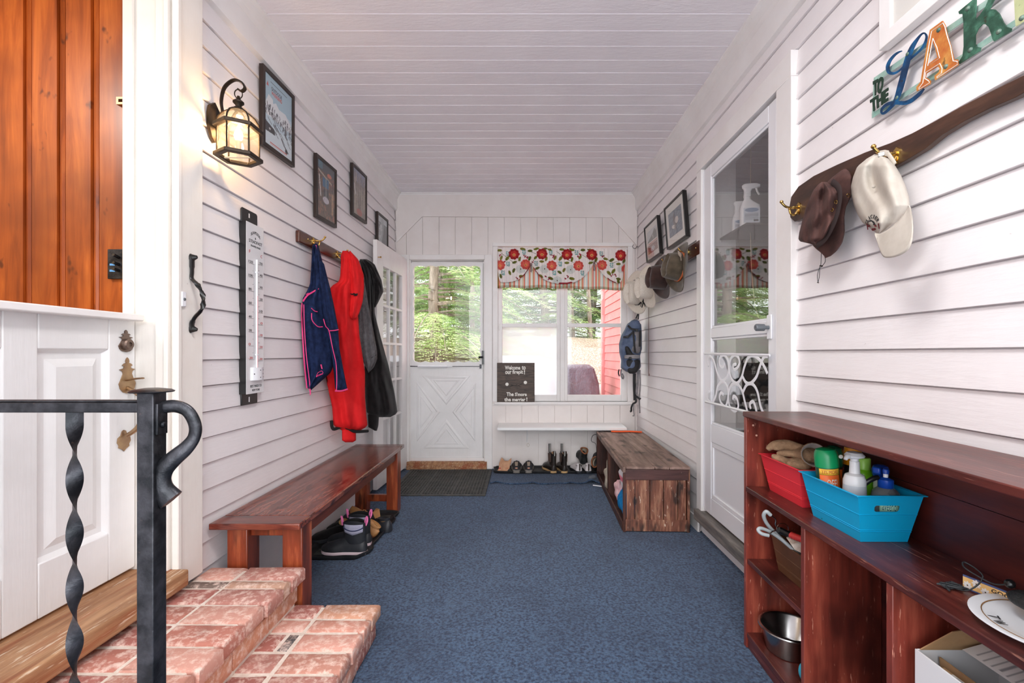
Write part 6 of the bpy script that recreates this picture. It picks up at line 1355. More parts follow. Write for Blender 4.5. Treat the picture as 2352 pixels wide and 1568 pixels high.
brnp = mat('brown_plastic', (92, 58, 36), (110, 72, 46), rough=.5, scale=5)
storage_bin('storage_bin', 'brown bin with grilling tools on the small bookcase shelf', None, brnp, 0.945, 1.105, 1.462, 1.735, zS+.0005, 0.482, 0.018, (0.3, 0.7, 0.72, 0.86))
# ---------------------------------------------------------------- gloves
suede = mat('tan_suede', (128, 98, 74), (176, 144, 112), rough=.95, scale=22, bump=.5, bscale=60); suede2 = mat('pale_suede_lining', (176, 168, 162), (206, 198, 192), rough=.95, scale=22)
def glove(label, loc, fingers, palm, cuff):
    t = thing('work_glove', label, 'glove', loc, 'work gloves in the red bin'); mb = MB()
    for pts, r in fingers: s_ = spline(pts, 4); n = len(s_); mb.tube(s_, [r*(0.62+0.38*min(1, 3*i/n)) if i < n/3 else r for i in range(n)], 10)
    for c, rr in palm: mb.lathe([(0, -1), (.5, -.86), (.86, -.5), (1, 0), (.86, .5), (.5, .86), (0, 1)], (0, 0, 0), n=12); k = len(mb.v)-7*12; mb.v[k:] = [(c[0]+p[0]*rr[0], c[1]+p[1]*rr[1], c[2]+p[2]*rr[2]) for p in mb.v[k:]]
    o = mb.build('glove_hand', suede, t, smooth=80); md = o.modifiers.new('remesh', 'REMESH'); md.mode = 'VOXEL'; md.voxel_size = 0.004; md.use_smooth_shade = True; sm = o.modifiers.new('sm', 'SMOOTH'); sm.iterations = 4
    if cuff:
        c, ax, r, ln_ = cuff; mb = MB(); mb.lathe([(r*.75, -ln_), (r, 0), (r*.94, .002), (r*.86, 0), (r*.62, -ln_*.9)], c, ax, 20, mis=[0, 0, 1, 1, 1]); mb.build('cuff', [suede, suede2], t, smooth=60)
def q6(x, y, Y): return P(1700+x/5.113, 980+y/5.113, Y)
glove('tan suede work glove with open cuff on top of the red bin', tuple(q6(800, 350, 1.62)), [([q6(320, 270, 1.74), q6(400, 210, 1.73), q6(560, 200, 1.70), q6(760, 270, 1.65)], .016), ([q6(430, 320, 1.69), q6(560, 310, 1.67), q6(760, 350, 1.63)], .014), ([q6(390, 250, 1.72), q6(600, 270, 1.69), q6(760, 310, 1.64)], .013)],
      [((q6(800, 330, 1.63)), (.045, .05, .028))], (q6(870, 330, 1.585), (-0.35, -1, 0.35), .043, .05))
glove('tan suede work glove lying below the other in the red bin', tuple(q6(560, 430, 1.64)), [([q6(375, 340, 1.70), q6(480, 380, 1.67), q6(620, 440, 1.63)], .014), ([q6(420, 380, 1.72), q6(560, 400, 1.68), q6(700, 470, 1.62)], .014)], [((q6(680, 450, 1.62)), (.04, .05, .026))], None)
# ---------------------------------------------------------------- bottles in the blue bin
zb0 = zM+0.004; gb = 'bottles and cans in the blue bin'
def bottle(label, loc, parts, cat='bottle', name='bottle', tilt=None):
    """parts: (part name, material, lathe profile)"""
    t = thing(name, label, cat, loc, gb)
    for (pn, m, pr) in parts:
        mb = MB(); mb.lathe([(r, h) for r, h in pr], (loc[0], loc[1], loc[2]), n=28)
        if tilt: mb.rot(loc, *tilt)
        mb.build(pn, m, t, smooth=35)
    return t
greenp = plain('green_plastic_cap', (16, 156, 96), .3); canlab = plain('yellow_orange_label', (250, 176, 60), .4); cano = plain('orange_label', (240, 112, 50), .4); dgreen = plain('dark_green_can', (20, 70, 52), .35)
c1 = (0.975, 1.437, zb0); tl = ((0.2, 1, 0), math.radians(-5))
tc1 = bottle('green capped insect spray can with yellow label in the blue bin', c1, [('can', dgreen, [(.030, 0), (.032, .004), (.032, .165), (.030, .17)]), ('spray_cap', greenp, [(.033, .168), (.033, .20), (.031, .213), (.026, .222), (.014, .226), (0, .226)])], 'spray can', 'spray_can', tl)
def wraplabel(par, c, r, z0, z1, a0, a1, m, name='label_band', tilt=None, n=16):
    mb = MB(); vs = [Vector((c[0]+r*math.cos(a), c[1]+r*math.sin(a), c[2]+z)) for z in (z0, z1) for a in np.linspace(a0, a1, n)]
    mb.add(vs, [(i, i+1, n+i+1, n+i) for i in range(n-1)])
    if tilt: mb.rot(c, *tilt)
    return mb.build(name, m, par, smooth=60, fix=False, solid=.0004)
A0_, A1_ = math.radians(-165), math.radians(-55)
wraplabel(tc1, c1, .0326, .147, .1655, A0_, A1_, plain('yellow_label', (252, 200, 70), .4), tilt=tl); wraplabel(tc1, c1, .0326, .04, .1465, A0_, A1_, cano, tilt=tl)
def curved_text(par, s, c, r, z0, z1, a0, a1, m, tilt=None):
    v, f, _ = glyphs(s); mb = MB(); vs = []
    for p in v: a = a0+(a1-a0)*p[0]; vs.append(Vector((c[0]+r*math.cos(a), c[1]+r*math.sin(a), c[2]+z0+(z1-z0)*p[1])))
    mb.add(vs, f)
    if tilt: mb.rot(c, *tilt)
    mb.build('lettering', m, par, fix=False)
curved_text(tc1, '33% MORE', c1, .0332, .151, .162, math.radians(-150), math.radians(-70), text_red, tl); curved_text(tc1, 'OFF!', c1, .0332, .108, .134, math.radians(-128), math.radians(-78), text_white, tl)
mb = MB(); mb.lathe([(.006, 0), (.006, .003), (0, .003)], (c1[0]+.006, c1[1]-.030, c1[2]+.205), (0, -1, 0), 12); mb.build('nozzle', text_white, tc1)
c2_ = (0.977, 1.342, zb0); whp = plain('white_plastic', (236, 236, 238), .3); liq = plain('pale_liquid_plastic', (206, 210, 216), .3)
bottle('white foaming soap pump at the front of the blue bin', c2_, [('bottle_body', liq, [(.026, 0), (.029, .008), (.031, .04), (.032, .075), (.030, .10), (.029, .135), (.028, .14)]), ('pump_collar', whp, [(.029, .138), (.029, .150), (.024, .166), (.014, .172), (.013, .186), (.0125, .206), (.009, .208)]), ('pump_head', whp, [(.010, .206), (.011, .214), (.024, .219), (.026, .224), (.019, .232), (0, .236)])])
mb = MB(); par = bpy.data.objects['bottle']; mb.tube([Vector((c2_[0], c2_[1], zb0+.222)), Vector((c2_[0]-.03, c2_[1]-.01, zb0+.222)), Vector((c2_[0]-.036, c2_[1]-.012, zb0+.214))], [.010, .007, .005], 8); mb.build('spout', whp, par, smooth=50)
lime = plain('lime_plastic', (120, 196, 30), .25); lime2 = plain('pale_lime_cap', (150, 204, 84), .35)
c3_ = (1.046, 1.402, zb0); tlm = bottle('lime green bottle with ribbed cap in the blue bin', c3_, [('bottle_body', lime, [(.022, 0), (.025, .006), (.027, .13), (.025, .155), (.020, .168), (.018, .17)]), ('screw_cap', lime2, [(.019, .168), (.0205, .170), (.0205, .200), (.018, .204), (0, .204)])])
clearp = mat('clear_plastic', (214, 220, 224), rough=.1, trans=.75); bluecap = plain('blue_cap', (20, 70, 170), .3)
c4_ = (1.048, 1.316, zb0); t4 = bottle('clear hand sanitizer pump bottle with blue collar in the blue bin', c4_, [('bottle_body', clearp, [(.024, 0), (.027, .01), (.032, .06), (.036, .105), (.032, .125), (.020, .136), (.016, .138)]), ('pump_collar', bluecap, [(.018, .136), (.019, .138), (.019, .160), (.012, .163), (.008, .166)]), ('pump_stem', whp, [(.006, .165), (.006, .178), (0, .178)]), ('pump_head', bluecap, [(.007, .176), (.008, .186), (.006, .190), (0, .190)])])
wraplabel(t4, c4_, .0385, .062, .104, math.radians(-150), math.radians(-40), plain('mint_label', (176, 224, 196), .4)); curved_text(t4, 'aveeno', c4_, .0392, .080, .097, math.radians(-140), math.radians(-92), plain('teal_letters', (20, 90, 110), .5))
c5_ = (1.066, 1.358, zb0); bottle('blue headed spray bottle with green label behind the sanitizer', c5_, [('bottle_body', plain('pale_green_white', (206, 224, 214), .3), [(.012, 0), (.014, .01), (.018, .13), (.016, .15), (.012, .155)]), ('spray_head', bluecap, [(.014, .153), (.020, .160), (.022, .176), (.018, .188), (.009, .192), (0, .192)])])
mb = MB(); par = bpy.data.objects['bottle.003']; mb.obox((c5_[0]-.014, c5_[1]-.014, zb0+.178), (1, .6, -.15), (-.6, 1, 0), (0, 0, 1), .024, .010, .010); mb.build('trigger_head', bluecap, par, bevel=.004)
c6_ = (1.002, 1.470, zb0); bottle('dark green spray can at the far end of the blue bin', c6_, [('can', plain('orange_black_can', (60, 40, 30), .4), [(.024, 0), (.025, .004), (.025, .16), (.023, .165)]), ('spray_cap', plain('deep_green_cap', (8, 92, 66), .25), [(.026, .163), (.026, .205), (.022, .22), (.012, .226), (0, .227)])], 'spray can', 'spray_can')
wraplabel(bpy.data.objects['spray_can.001'], c6_, .0255, .06, .155, A0_, A1_, cano)
c7_ = (1.056, 1.460, zb0); bottle('orange capped spray can behind the lime green bottle', c7_, [('can', plain('black_can', (24, 22, 24), .35), [(.022, 0), (.024, .004), (.024, .165), (.022, .17)]), ('spray_cap', plain('orange_cap', (236, 150, 24), .3), [(.0245, .168), (.025, .21), (.022, .222), (.012, .226), (0, .226)])], 'spray can', 'spray_can')
t = thing('black_clip', 'curved black plastic handle between the bottles in the blue bin', 'handle', (1.0, 1.34, .74)); mb = MB(); mb.tube(spline([P(1978, 1122, 1.33), P(1990, 1108, 1.325), P(2008, 1098, 1.32), P(2019, 1096, 1.32)], 5), [.007]*15+[.005], 8, flat=(1, .6)); mb.build('handle_grip', plain('black_plastic', (16, 16, 18), .3), t, smooth=60)
# ---------------------------------------------------------------- grilling tools
def q5(x, y, Y): return P(1700+x/3.75, 1150+y/3.75, Y)
t = thing('barbecue_tongs', 'grey coated tongs sticking out of the brown bin', 'tongs', tuple(q5(300, 300, 1.66))); gc = plain('grey_coating', (168, 174, 176), .5)
mb = MB(); mb.tube(spline([q5(262, 122, 1.60), q5(225, 92, 1.60), q5(203, 128, 1.61), q5(230, 195, 1.62), q5(290, 265, 1.63), q5(370, 340, 1.63), q5(450, 410, 1.62), q5(540, 480, 1.60)], 6), .0066, 8); mb.build('arm', gc, t, smooth=60)
mb = MB(); mb.tube(spline([q5(245, 298, 1.58), q5(185, 282, 1.58), q5(155, 250, 1.585), q5(180, 236, 1.59), q5(250, 262, 1.60), q5(340, 320, 1.61), q5(430, 395, 1.60), q5(530, 480, 1.58)], 6), .0062, 8); mb.build('arm', gc, t, smooth=60)
mb = MB(); mb.tube(spline([q5(262, 122, 1.60), q5(306, 160, 1.605), q5(304, 205, 1.61), q5(330, 240, 1.62)], 5), .0022, 6); mb.tube(spline([q5(245, 298, 1.58), q5(275, 265, 1.59), q5(310, 255, 1.6)], 5), .0022, 6); mb.build('wire_loop', steel, t, smooth=60)
t = thing('grill_brush', 'black and red ribbed tool handle in the brown bin', 'tool', tuple(q5(420, 290, 1.62))); mb = MB(); mb.tube([q5(330, 250, 1.63), q5(350, 258, 1.63), q5(430, 292, 1.60), q5(560, 340, 1.56)], [.010, .013, .010, .010], 12); mb.build('tool_handle', plain('black_plastic', (16, 16, 18), .3), t, smooth=50)
mb = MB()
for k in range(5): a = q5(436+k*23, 290+k*9, 1.59-.008*k); mb.tube([a, a+Vector((.004, -.008, -.002))], .0115, 12)
mb.build('red_rib', plain('red_rubber', (214, 60, 56), .5), t, smooth=50)
mb = MB(); c = q5(365, 245, 1.66); mb.tube([c+Vector((.022*math.cos(a), .0, .022*math.sin(a))) for a in np.linspace(0, 2*PI, 25)[:-1]], .0012, 6, closed=True); mb.build('hanging_ring', steel, t)
t = thing('grill_scraper', 'stained metal scraper lying in the brown bin', 'tool', tuple(q5(460, 370, 1.58))); mb = MB(); mb.prism([[q5(400, 320, 1.60), q5(440, 300, 1.60), q5(540, 355, 1.57), q5(540, 455, 1.55), q5(470, 420, 1.57)]], Vector((0, .002, .001))); mb.build('blade', mat('stained_metal', (150, 120, 96), (216, 210, 200), rough=.5, metal=.3, scale=30), t)
# ---------------------------------------------------------------- bowl and toy
t = thing('steel_dog_bowl', 'stainless steel bowl on the lowest bookcase shelf', 'bowl', (0.990, 1.700, zB)); z_ = zB+.0006
mb = MB(); mb.lathe([(.070, 0), (.074, .002), (.090, .080), (.094, .088), (.100, .090), (.1025, .087), (.101, .091), (.094, .093), (.088, .088), (.070, .010), (.066, .006), (0, .005)], (0.990, 1.700, z_), n=48); mb.build('bowl_body', steel, t, smooth=40)
t = thing('blue_toy_ball', 'light blue rubber ball on the lowest bookcase shelf beside the steel bowl', 'ball', (0.962, 1.515, zB)); mb = MB(); mb.lathe([(.040*math.sin(a), .0405-.040*math.cos(a)) for a in np.linspace(0, PI, 15)], (0.962, 1.515, zB), n=24); mb.build('ball', plain('cyan_rubber', (60, 178, 206), .5), t, smooth=80)
# ---------------------------------------------------------------- carton, plate and small things at the near end
card = mat('brown_cardboard', (160, 122, 84), (184, 148, 108), rough=.9, scale=8); wcard = plain('white_carton', (220, 220, 222), .7)
t = thing('white_carton', 'open white cardboard carton on the lowest bookcase shelf', 'box', (1.0, 0.95, zB)); X0_, X1_, Y0_, Y1_, Zc = 0.897, 1.09, 0.70, 1.043, 0.495
mb = MB(); th = .004
mb.box(X0_, X0_+th, Y0_, Y1_, zB+.001, Zc); mb.box(X1_-th, X1_, Y0_, Y1_, zB+.001, Zc); mb.box(X0_+th, X1_-th, Y1_-th, Y1_, zB+.001, Zc); mb.box(X0_+th, X1_-th, Y0_, Y0_+th, zB+.001, Zc); mb.box(X0_+th, X1_-th, Y0_+th, Y1_-th, zB+.001, zB+.005); mb.build('carton_body', wcard, t, bevel=.0015)
mb = MB(); mb.prism([[Vector((X0_+.008, Y1_-.006, Zc)), Vector((X1_-.004, Y1_-.006, Zc)), Vector((X1_-.02, Y1_-.03, Zc+.075)), Vector((X0_+.06, Y1_-.03, Zc+.055))]], Vector((0, .003, 0))); mb.build('flap', card, t)
mb = MB(); mb.prism([[Vector((X1_-.006, Y0_+.01, Zc)), Vector((X1_-.006, Y1_-.01, Zc)), Vector((X1_+.0, Y1_-.05, Zc+.085)), Vector((X1_+.0, Y0_+.05, Zc+.085))]], Vector((-.003, 0, 0))); mb.build('flap', card, t)
mb = MB(); mb.prism([[Vector((X0_+.055, Y0_+.02, Zc-.10)), Vector((X0_+.055, Y1_-.012, Zc-.10)), Vector((X0_+.045, Y1_-.012, Zc-.012)), Vector((X0_+.045, Y0_+.02, Zc-.012))]], Vector((.004, 0, 0))); mb.build('inner_divider', card, t)
mb = MB(); text_quad(mb, 'F', (X0_, .960, .425), (X0_, .935, .425), (X0_, .935, .462), (X0_, .960, .462), (-.0006, 0, 0)); mb.build('lettering', text_red, t, fix=False)
t = thing('printed_sheet', 'white printed paper sheet lying on top of the open carton', 'paper', (1.02, .93, Zc)); cv = Canvas(120, 90, (232, 230, 230), 1.3, 1)
for k in range(16): cv.line([(.08+.04*(k % 3 == 0), .08+k*.054), (1.2-.1*(k % 4 == 1), .08+k*.054)], .007, (150, 150, 156))
mb = MB(); print_sheet(mb, cv, Vector((X0_+.09, Y1_-.02, Zc+.010)), Vector((X1_-.01, Y1_-.03, Zc+.045)), Vector((X1_-.01, .72, Zc+.045)), Vector((X0_+.09, .72, Zc+.010))); mb.build('paper', painted, t, fix=False, solid=.0006)
t = thing('shipping_label_box', 'cardboard insert with shipping label inside the white carton', 'box', (X0_+.03, .9, Zc-.09)); cv = Canvas(90, 40, (226, 224, 220), 1, .45); r = np.random.default_rng(4)
for k in range(7):
    x = .05
    while x < .92: w_ = r.uniform(.03, .12); cv.rect(x, x+w_, .04+k*.055, .07+k*.055, (90, 90, 96)); x += w_+.03
mb = MB(); mb.box(X0_+.014, X0_+.036, Y0_+.03, Y1_-.035, Zc-.16, Zc-.02); mb.build('cardboard_insert', card, t); mb = MB(); print_sheet(mb, cv, Vector((X0_+.034, .985, Zc-.0195)), Vector((X0_+.034, .76, Zc-.0195)), Vector((X0_+.016, .76, Zc-.0195)), Vector((X0_+.016, .985, Zc-.0195))); mb.build('label', painted, t, fix=False, solid=.0004)
t = thing('souvenir_plate', 'white plate with gold ring under the black case on the bookcase', 'plate', (0.992, 0.845, zM)); pc_ = (0.992, 0.845, zM+.0006)
porc = plain('white_porcelain', (226, 228, 232), .15); mb = MB(); mb.lathe([(.065, 0), (.070, .002), (.085, .008), (.118, .016), (.120, .018), (.117, .019), (.083, .0115), (.066, .006), (0, .006)], pc_, n=56); mb.build('plate_body', porc, t, smooth=40)
mb = MB(); mb.lathe([(.0990, .0157), (.0990, .0163), (.1008, .0168), (.1008, .0160)], pc_, n=56, caps=False); mb.build('gold_ring', plain('gold_line', (176, 132, 84), .3, metal=.5), t, smooth=60)
mb = MB()
for k, ch in enumerate('TW'):
    a = math.radians(150+14*k); c = Vector(pc_)+Vector((.086*math.cos(a), .086*math.sin(a), .0135)); rt = Vector((math.sin(a), -math.cos(a), 0))*-.007; up_ = Vector((-math.cos(a), -math.sin(a), 0))*.009; text_quad(mb, ch, c-rt-up_, c+rt-up_, c+rt+up_, c-rt+up_, (0, 0, .0006))
mb.build('lettering', text_black, t, fix=False)
t = thing('glasses_case', 'soft black zipped glasses case lying on the souvenir plate', 'case', (0.995, .86, zM+.02)); base = Vector((1.0, .835, zM+.047)); dr = Vector((.030, -.125, -.004)).normalized(); mb = MB(); rings = []
for s_ in np.linspace(-1, 1, 17):
    w_ = .034*math.sqrt(max(0.02, 1-abs(s_)**3.2)); h_ = .020*math.sqrt(max(0.02, 1-abs(s_)**3)); c = base+dr*(.088*s_)+Vector((0, 0, .006*s_)); sd = Vector((dr.y, -dr.x, 0)); rings.append([c+sd*w_*math.cos(a)+Vector((0, 0, 1))*h_*math.sin(a) for a in np.linspace(0, 2*PI, 19)[:-1]])
mb.loft(rings); mb.build('case_body', mat('black_pebbled_leather', (14, 15, 16), (32, 34, 36), rough=.55, scale=120, bump=.4, bscale=200), t, smooth=70)
mb = MB(); tip = base-dr*.084+Vector((0, 0, .014)); mb.lathe([(0, -.009), (.007, -.006), (.009, 0), (.007, .006), (0, .009)], tip, (1, .3, .3), 12); mb.build('cord_lock', plain('black_plastic', (16, 16, 18), .3), t, smooth=60)
mb = MB(); mb.tube(spline([tip, q5_(0) if False else Vector((.985, .955, zM+.045)), Vector((.972, 1.00, zM+.055)), Vector((.985, 1.015, zM+.062)), Vector((.995, .985, zM+.045)), Vector((.968, .99, zM+.012)), Vector((.955, 1.02, zM+.006))], 6), .0016, 6); mb.build('drawcord', plain('dark_cord', (40, 44, 48), .6), t, smooth=60)
t = thing('dark_lace', 'small tangle of dark cord beside the yellow collar strap', 'cord', (.95, 1.02, zM)); mb = MB(); rr = np.random.default_rng(3); mb.tube(spline([Vector((.958+.022*math.sin(k*1.9), 1.018+.018*math.cos(k*2.7), zM+.004+.006*abs(math.sin(k)))) for k in range(12)], 5), .0022, 6); mb.build('lace', plain('dark_cord', (40, 44, 48), .6), t, smooth=60)
def daisy_canvas(nx, ny, Wd, text=None):
    cv = Canvas(nx, ny, (240, 196, 128), Wd, 1); cv.rect(0, Wd, 0, .12, (84, 96, 140)); cv.rect(0, Wd, .90, 1, (84, 96, 140)); r = np.random.default_rng(8); x = .3
    while x < Wd:
        if text and ((1.6 < x < 3.6) or (6.2 < x < 8)): x += .3; continue
        y_ = .35 if int(x*1.7) % 2 else .68
        for k in range(8): a = k*PI/4; cv.ell(x+.17*math.cos(a), y_+.17*math.sin(a), .12, .07, (240, 236, 232), a)
        cv.ell(x, y_, .05, .05, (70, 60, 50)); x += .55
    if text: cv.text('GOOD', 1.75, 3.2, .22, .50, (40, 40, 50)); cv.text('VIBES', 1.75, 3.2, .55, .84, (40, 40, 50)); cv.text('L', 6.5, 6.9, .3, .8, (40, 40, 50))
    return cv
t = thing('dog_collar', 'yellow daisy strap reading Good Vibes standing on the bookcase', 'dog collar', (1.03, .95, zM)); cv = daisy_canvas(340, 44, 8, True)
a, b_ = Vector((.990, 1.024, zM+.001)), Vector((1.052, .80, zM+.001)); hz = Vector((0, 0, .030)); mb = MB(); print_sheet(mb, cv, a+hz, b_+hz, b_, a); mb.build('strap', painted_cloth, t, fix=False, solid=.0022)
t = thing('collar_coil', 'coiled yellow daisy collar with blue lining on the plate', 'dog collar', (0.985, .775, zM+.02)); cv = daisy_canvas(300, 40, 8); cc = Vector((0.990, .775, zM+.0195)); mb = MB(); nx, ny = 300, 40; vs = []
for j in range(ny):
    for i in range(nx): a = 2*PI*i/nx*1.02-PI*.9; vs.append(cc+Vector((.038*math.cos(a), .040*math.sin(a), .028*(1-j/(ny-1)))))
mb.add(vs, [(j*nx+i, j*nx+i+1, (j+1)*nx+i+1, (j+1)*nx+i) for j in range(ny-1) for i in range(nx-1)], 0, cv.c.reshape(-1, 3)); mb.build('strap', painted_cloth, t, smooth=80, fix=False, solid=.001)
mb = MB(); mb.lathe([(.0365, .001), (.0365, .027), (.0350, .027), (.0350, .001)], cc, n=40, caps=False); mb.build('blue_lining', plain('denim_lining', (50, 72, 124), .9), t, smooth=50)
# ---------------------------------------------------------------- paddle rack with hat and cap
t = thing('paddle_coat_rack', 'dark wooden canoe paddle mounted on the right wall as a hat rack', 'coat rack', (XR-.02, 1.5, 1.6)); pd = 0.008
up_ = [(1823, 478), (1828, 452), (1845, 428), (1880, 404), (1935, 378), (2000, 350), (2060, 328), (2110, 306), (2160, 280), (2230, 242), (2300, 207), (2352, 182), (2480, 118)]
dn = [(2480, 152), (2352, 224), (2290, 250), (2230, 280), (2180, 310), (2140, 342), (2100, 366), (2060, 388), (2000, 420), (1930, 458), (1880, 486), (1850, 504), (1836, 509), (1826, 500)]
mb = MB(); mb.prism([[RW(x, y, pd) for x, y in up_+dn]], Vector((-.020, 0, 0))); mb.build('paddle_blade', paddle_wood, t, bevel=.005, seg=3)
b1 = RW(1836, 478, pd+.020); b2 = RW(2062, 356, pd+.020)
hook(t, b1, (-1, 0, 0), 1.0); hook(t, b2, (-1, 0, 0), 1.0)
hatb = mat('brown_oilcloth', (64, 40, 36), (92, 60, 54), rough=.85, scale=14, bump=.35, bscale=120, bdist=.004)
def q9(x, y): return (1790+x/4.612, 320+y/4.612)
def rows9(L, R):
    ys = sorted(set([p[1] for p in L]+[p[1] for p in R])); out = []; Ls = sorted((p[1], p[0]) for p in L); Rs = sorted((p[1], p[0]) for p in R)
    for y in ys: l = np.interp(y, [a for a, _ in Ls], [b for _, b in Ls]); r = np.interp(y, [a for a, _ in Rs], [b for _, b in Rs]); a = q9(l, y); c = q9(r, y); out.append((a[1], a[0], c[0]))
    return out
t = thing('brown_bush_hat', 'brown cloth bush hat with chin cord on the first paddle hook', 'hat', tuple(P(1890, 500, 1.75)))
wallY = lambda off: (lambda px, py: F*(XR-off)/(px-VX))
bH = wallY(0.055)
mb = MB(); body(mb, rows9([(680, 312), (630, 335), (560, 400), (500, 460), (470, 560), (480, 700), (460, 850), (400, 1000), (345, 1115), (430, 1200), (480, 1255)], [(715, 312), (755, 335), (768, 380), (765, 600), (740, 650), (705, 720), (690, 820), (695, 980), (670, 1090), (600, 1200), (540, 1250), (490, 1258)]), bH, 0.022, 0.020, n=44, nu=20, fold=lambda u, v: .006*math.sin(u*5+v*3), endround=.10); mb.build('brim', hatb, t, smooth=70)
bC = lambda px, py: bH(px, py)-.050
mb = MB(); body(mb, rows9([(430, 450), (395, 475), (350, 560), (290, 700), (245, 850), (210, 990), (198, 1080), (330, 1110), (370, 1120)], [(520, 450), (600, 500), (632, 560), (625, 700), (590, 850), (530, 980), (460, 1100), (380, 1130)]), bC, 0.060, 0.05, n=44, nu=26, fold=lambda u, v: .016*math.sin(u*8+v*9)*math.sin(v*3.1)+.010*math.sin(u*15-v*7)-.030*math.exp(-((u-.42-.2*v)/.12)**2)*math.exp(-((v-.25)/.22)**2), endround=.12); mb.build('crown', hatb, t, smooth=70)
mb = MB(); mb.tube(spline([P(*q9(*q), bC(*q9(*q))-.035) for q in ((560, 450), (632, 520), (640, 640), (610, 800), (550, 950), (480, 1060), (400, 1125))], 6), .011, 6, flat=(1, .4)); mb.build('hat_band', plain('dark_brown_band', (42, 28, 27), .8), t, smooth=60)
mb = MB()
for (x, y, o) in ((728, 592, .028), (555, 745, .085), (598, 664, .075), (620, 580, .07)): p = q9(x, y); c = P(p[0], p[1], bH(*p)-o); mb.tube([c+Vector((.0045*math.cos(a), -.001, .0055*math.sin(a))) for a in np.linspace(0, 2*PI, 11)[:-1]], .0014, 5, closed=True)
mb.build('eyelet', brass, t, smooth=60)
mb = MB(); mb.tube(spline([P(*q9(*q), 1.70) for q in ((450, 1120), (445, 1220), (440, 1320), (425, 1360), (405, 1430), (410, 1510), (424, 1450), (430, 1370), (455, 1340), (487, 1290), (480, 1220), (455, 1130))], 5), .0011, 5); mb.build('chin_cord', plain('dark_cord', (40, 44, 48), .6), t, smooth=60)
for (x, y, r_) in ((444, 1338, .005), (410, 1515, .003)): mb = MB(); p = P(*q9(x, y), 1.70); mb.tube([p-Vector((r_, 0, 0)), p+Vector((r_, 0, -.001))], r_*.55, 8); mb.build('cord_bead', bronze, t, smooth=60)
# cap
capm = mat('cream_cap_cotton', (186, 178, 166), (204, 197, 186), rough=.9, scale=10, bump=.08, bscale=300)
t = thing('cream_baseball_cap', 'cream baseball cap reading Glacier on the second paddle hook', 'hat', tuple(P(2030, 480, 1.55)))
bK = wallY(0.075)
crumple = lambda u, v: -.034*math.exp(-((u-.30-.33*v)/.13)**2)*math.exp(-((v-.40)/.30)**2)+.010*math.sin(u*9+v*4)+.006*math.sin(u*17-v*9)*v
caprows = rows9([(985, 158), (900, 200), (820, 300), (780, 400), (758, 500), (765, 600), (790, 700), (830, 800), (880, 880), (960, 960), (1030, 1000)], [(1070, 158), (1185, 200), (1235, 290), (1290, 380), (1340, 500), (1375, 620), (1380, 700), (1330, 780), (1240, 880), (1150, 960), (1060, 1004)])
capY = front_of(caprows, bK, 0.060, crumple, endround=.14)
mb = MB(); body(mb, caprows, bK, 0.060, 0.055, n=54, nu=30, fold=crumple, endround=.14); mb.build('crown', capm, t, smooth=75)
bV = lambda px, py: bK(px, py)-.030
mb = MB(); body(mb, rows9([(1015, 1000), (1020, 1010), (1040, 1100), (1070, 1190), (1110, 1240)], [(1378, 722), (1392, 760), (1412, 900), (1410, 1060), (1360, 1160), (1290, 1225), (1180, 1258)]), bV, 0.022, 0.004, n=30, nu=20, endround=.06) if False else None
vis_out = [(1378, 700), (1392, 740), (1405, 820), (1415, 930), (1408, 1050), (1385, 1130), (1345, 1185), (1280, 1225), (1200, 1250), (1130, 1252), (1095, 1225), (1070, 1170), (1040, 1080), (1012, 1000)]
vis_in = [(1370, 700), (1345, 760), (1300, 820), (1245, 880), (1180, 935), (1120, 975), (1065, 1000), (1012, 995)]
mb = MB(); nO = 26; so = spline([Vector((x, y, 0)) for x, y in vis_out], 6); si = spline([Vector((x, y, 0)) for x, y in vis_in], 6)
def along(s_, f): k = f*(len(s_)-1); i = min(len(s_)-2, int(k)); return s_[i].lerp(s_[i+1], k-i)
def vis(u, v):
    a, b = along(si, u), along(so, u); p = a.lerp(b, v); q = q9(p.x, p.y); arch = .020*math.sin(PI*u)+.012*math.sin(PI*v*.5)
    return P(q[0], q[1], bK(*q)-.035-arch)
mb.grid(vis, 40, 14); mb.build('visor', capm, t, smooth=75, fix=False, solid=.003)
mb = MB()
for f in (.3, .5, .7, .86): mb.tube([vis(u, f)+Vector((-.001, -.0022, 0)) for u in np.linspace(.06, .94, 30)], .0007, 4)
mb.tube([vis(u, .01)+Vector((-.001, -.0025, 0)) for u in np.linspace(.02, .98, 30)], .0009, 4); mb.build('visor_stitching', plain('cream_thread', (176, 168, 156), .8), t)
def front_pt(x, y, L_, R_, base, fr, o=.003):
    q = q9(x, y); return P(q[0], q[1], capY(*q)-o+.006)
mb = MB(); q = q9(1000, 500); mb.lathe([(0, .003), (.004, .002), (.005, 0), (0, -.001)], P(q[0], q[1], bK(*q)-.040), (-.5, -1, 0), 12)
mb.build('top_button', capm, t, smooth=60)
strp = plain('tan_back_strap', (200, 192, 180), .8); mb = MB(); mb.tube([P(*q9(*q), bK(*q9(*q))-.012) for q in ((1060, 150), (1110, 142), (1150, 150))], .008, 6, flat=(1, .3)); mb.tube([P(*q9(*q), bK(*q9(*q))-.012) for q in ((1150, 150), (1190, 205), (1225, 260))], .006, 6, flat=(1, .3)); mb.build('back_strap', strp, t, smooth=50)
mb = MB(); p = P(*q9(1080, 158), bK(*q9(1080, 158))-.022); mb.obox(p, (1, -.5, .1), (.5, 1, 0), (0, 0, 1), .008, .002, .006); mb.build('buckle', steel, t, bevel=.001)
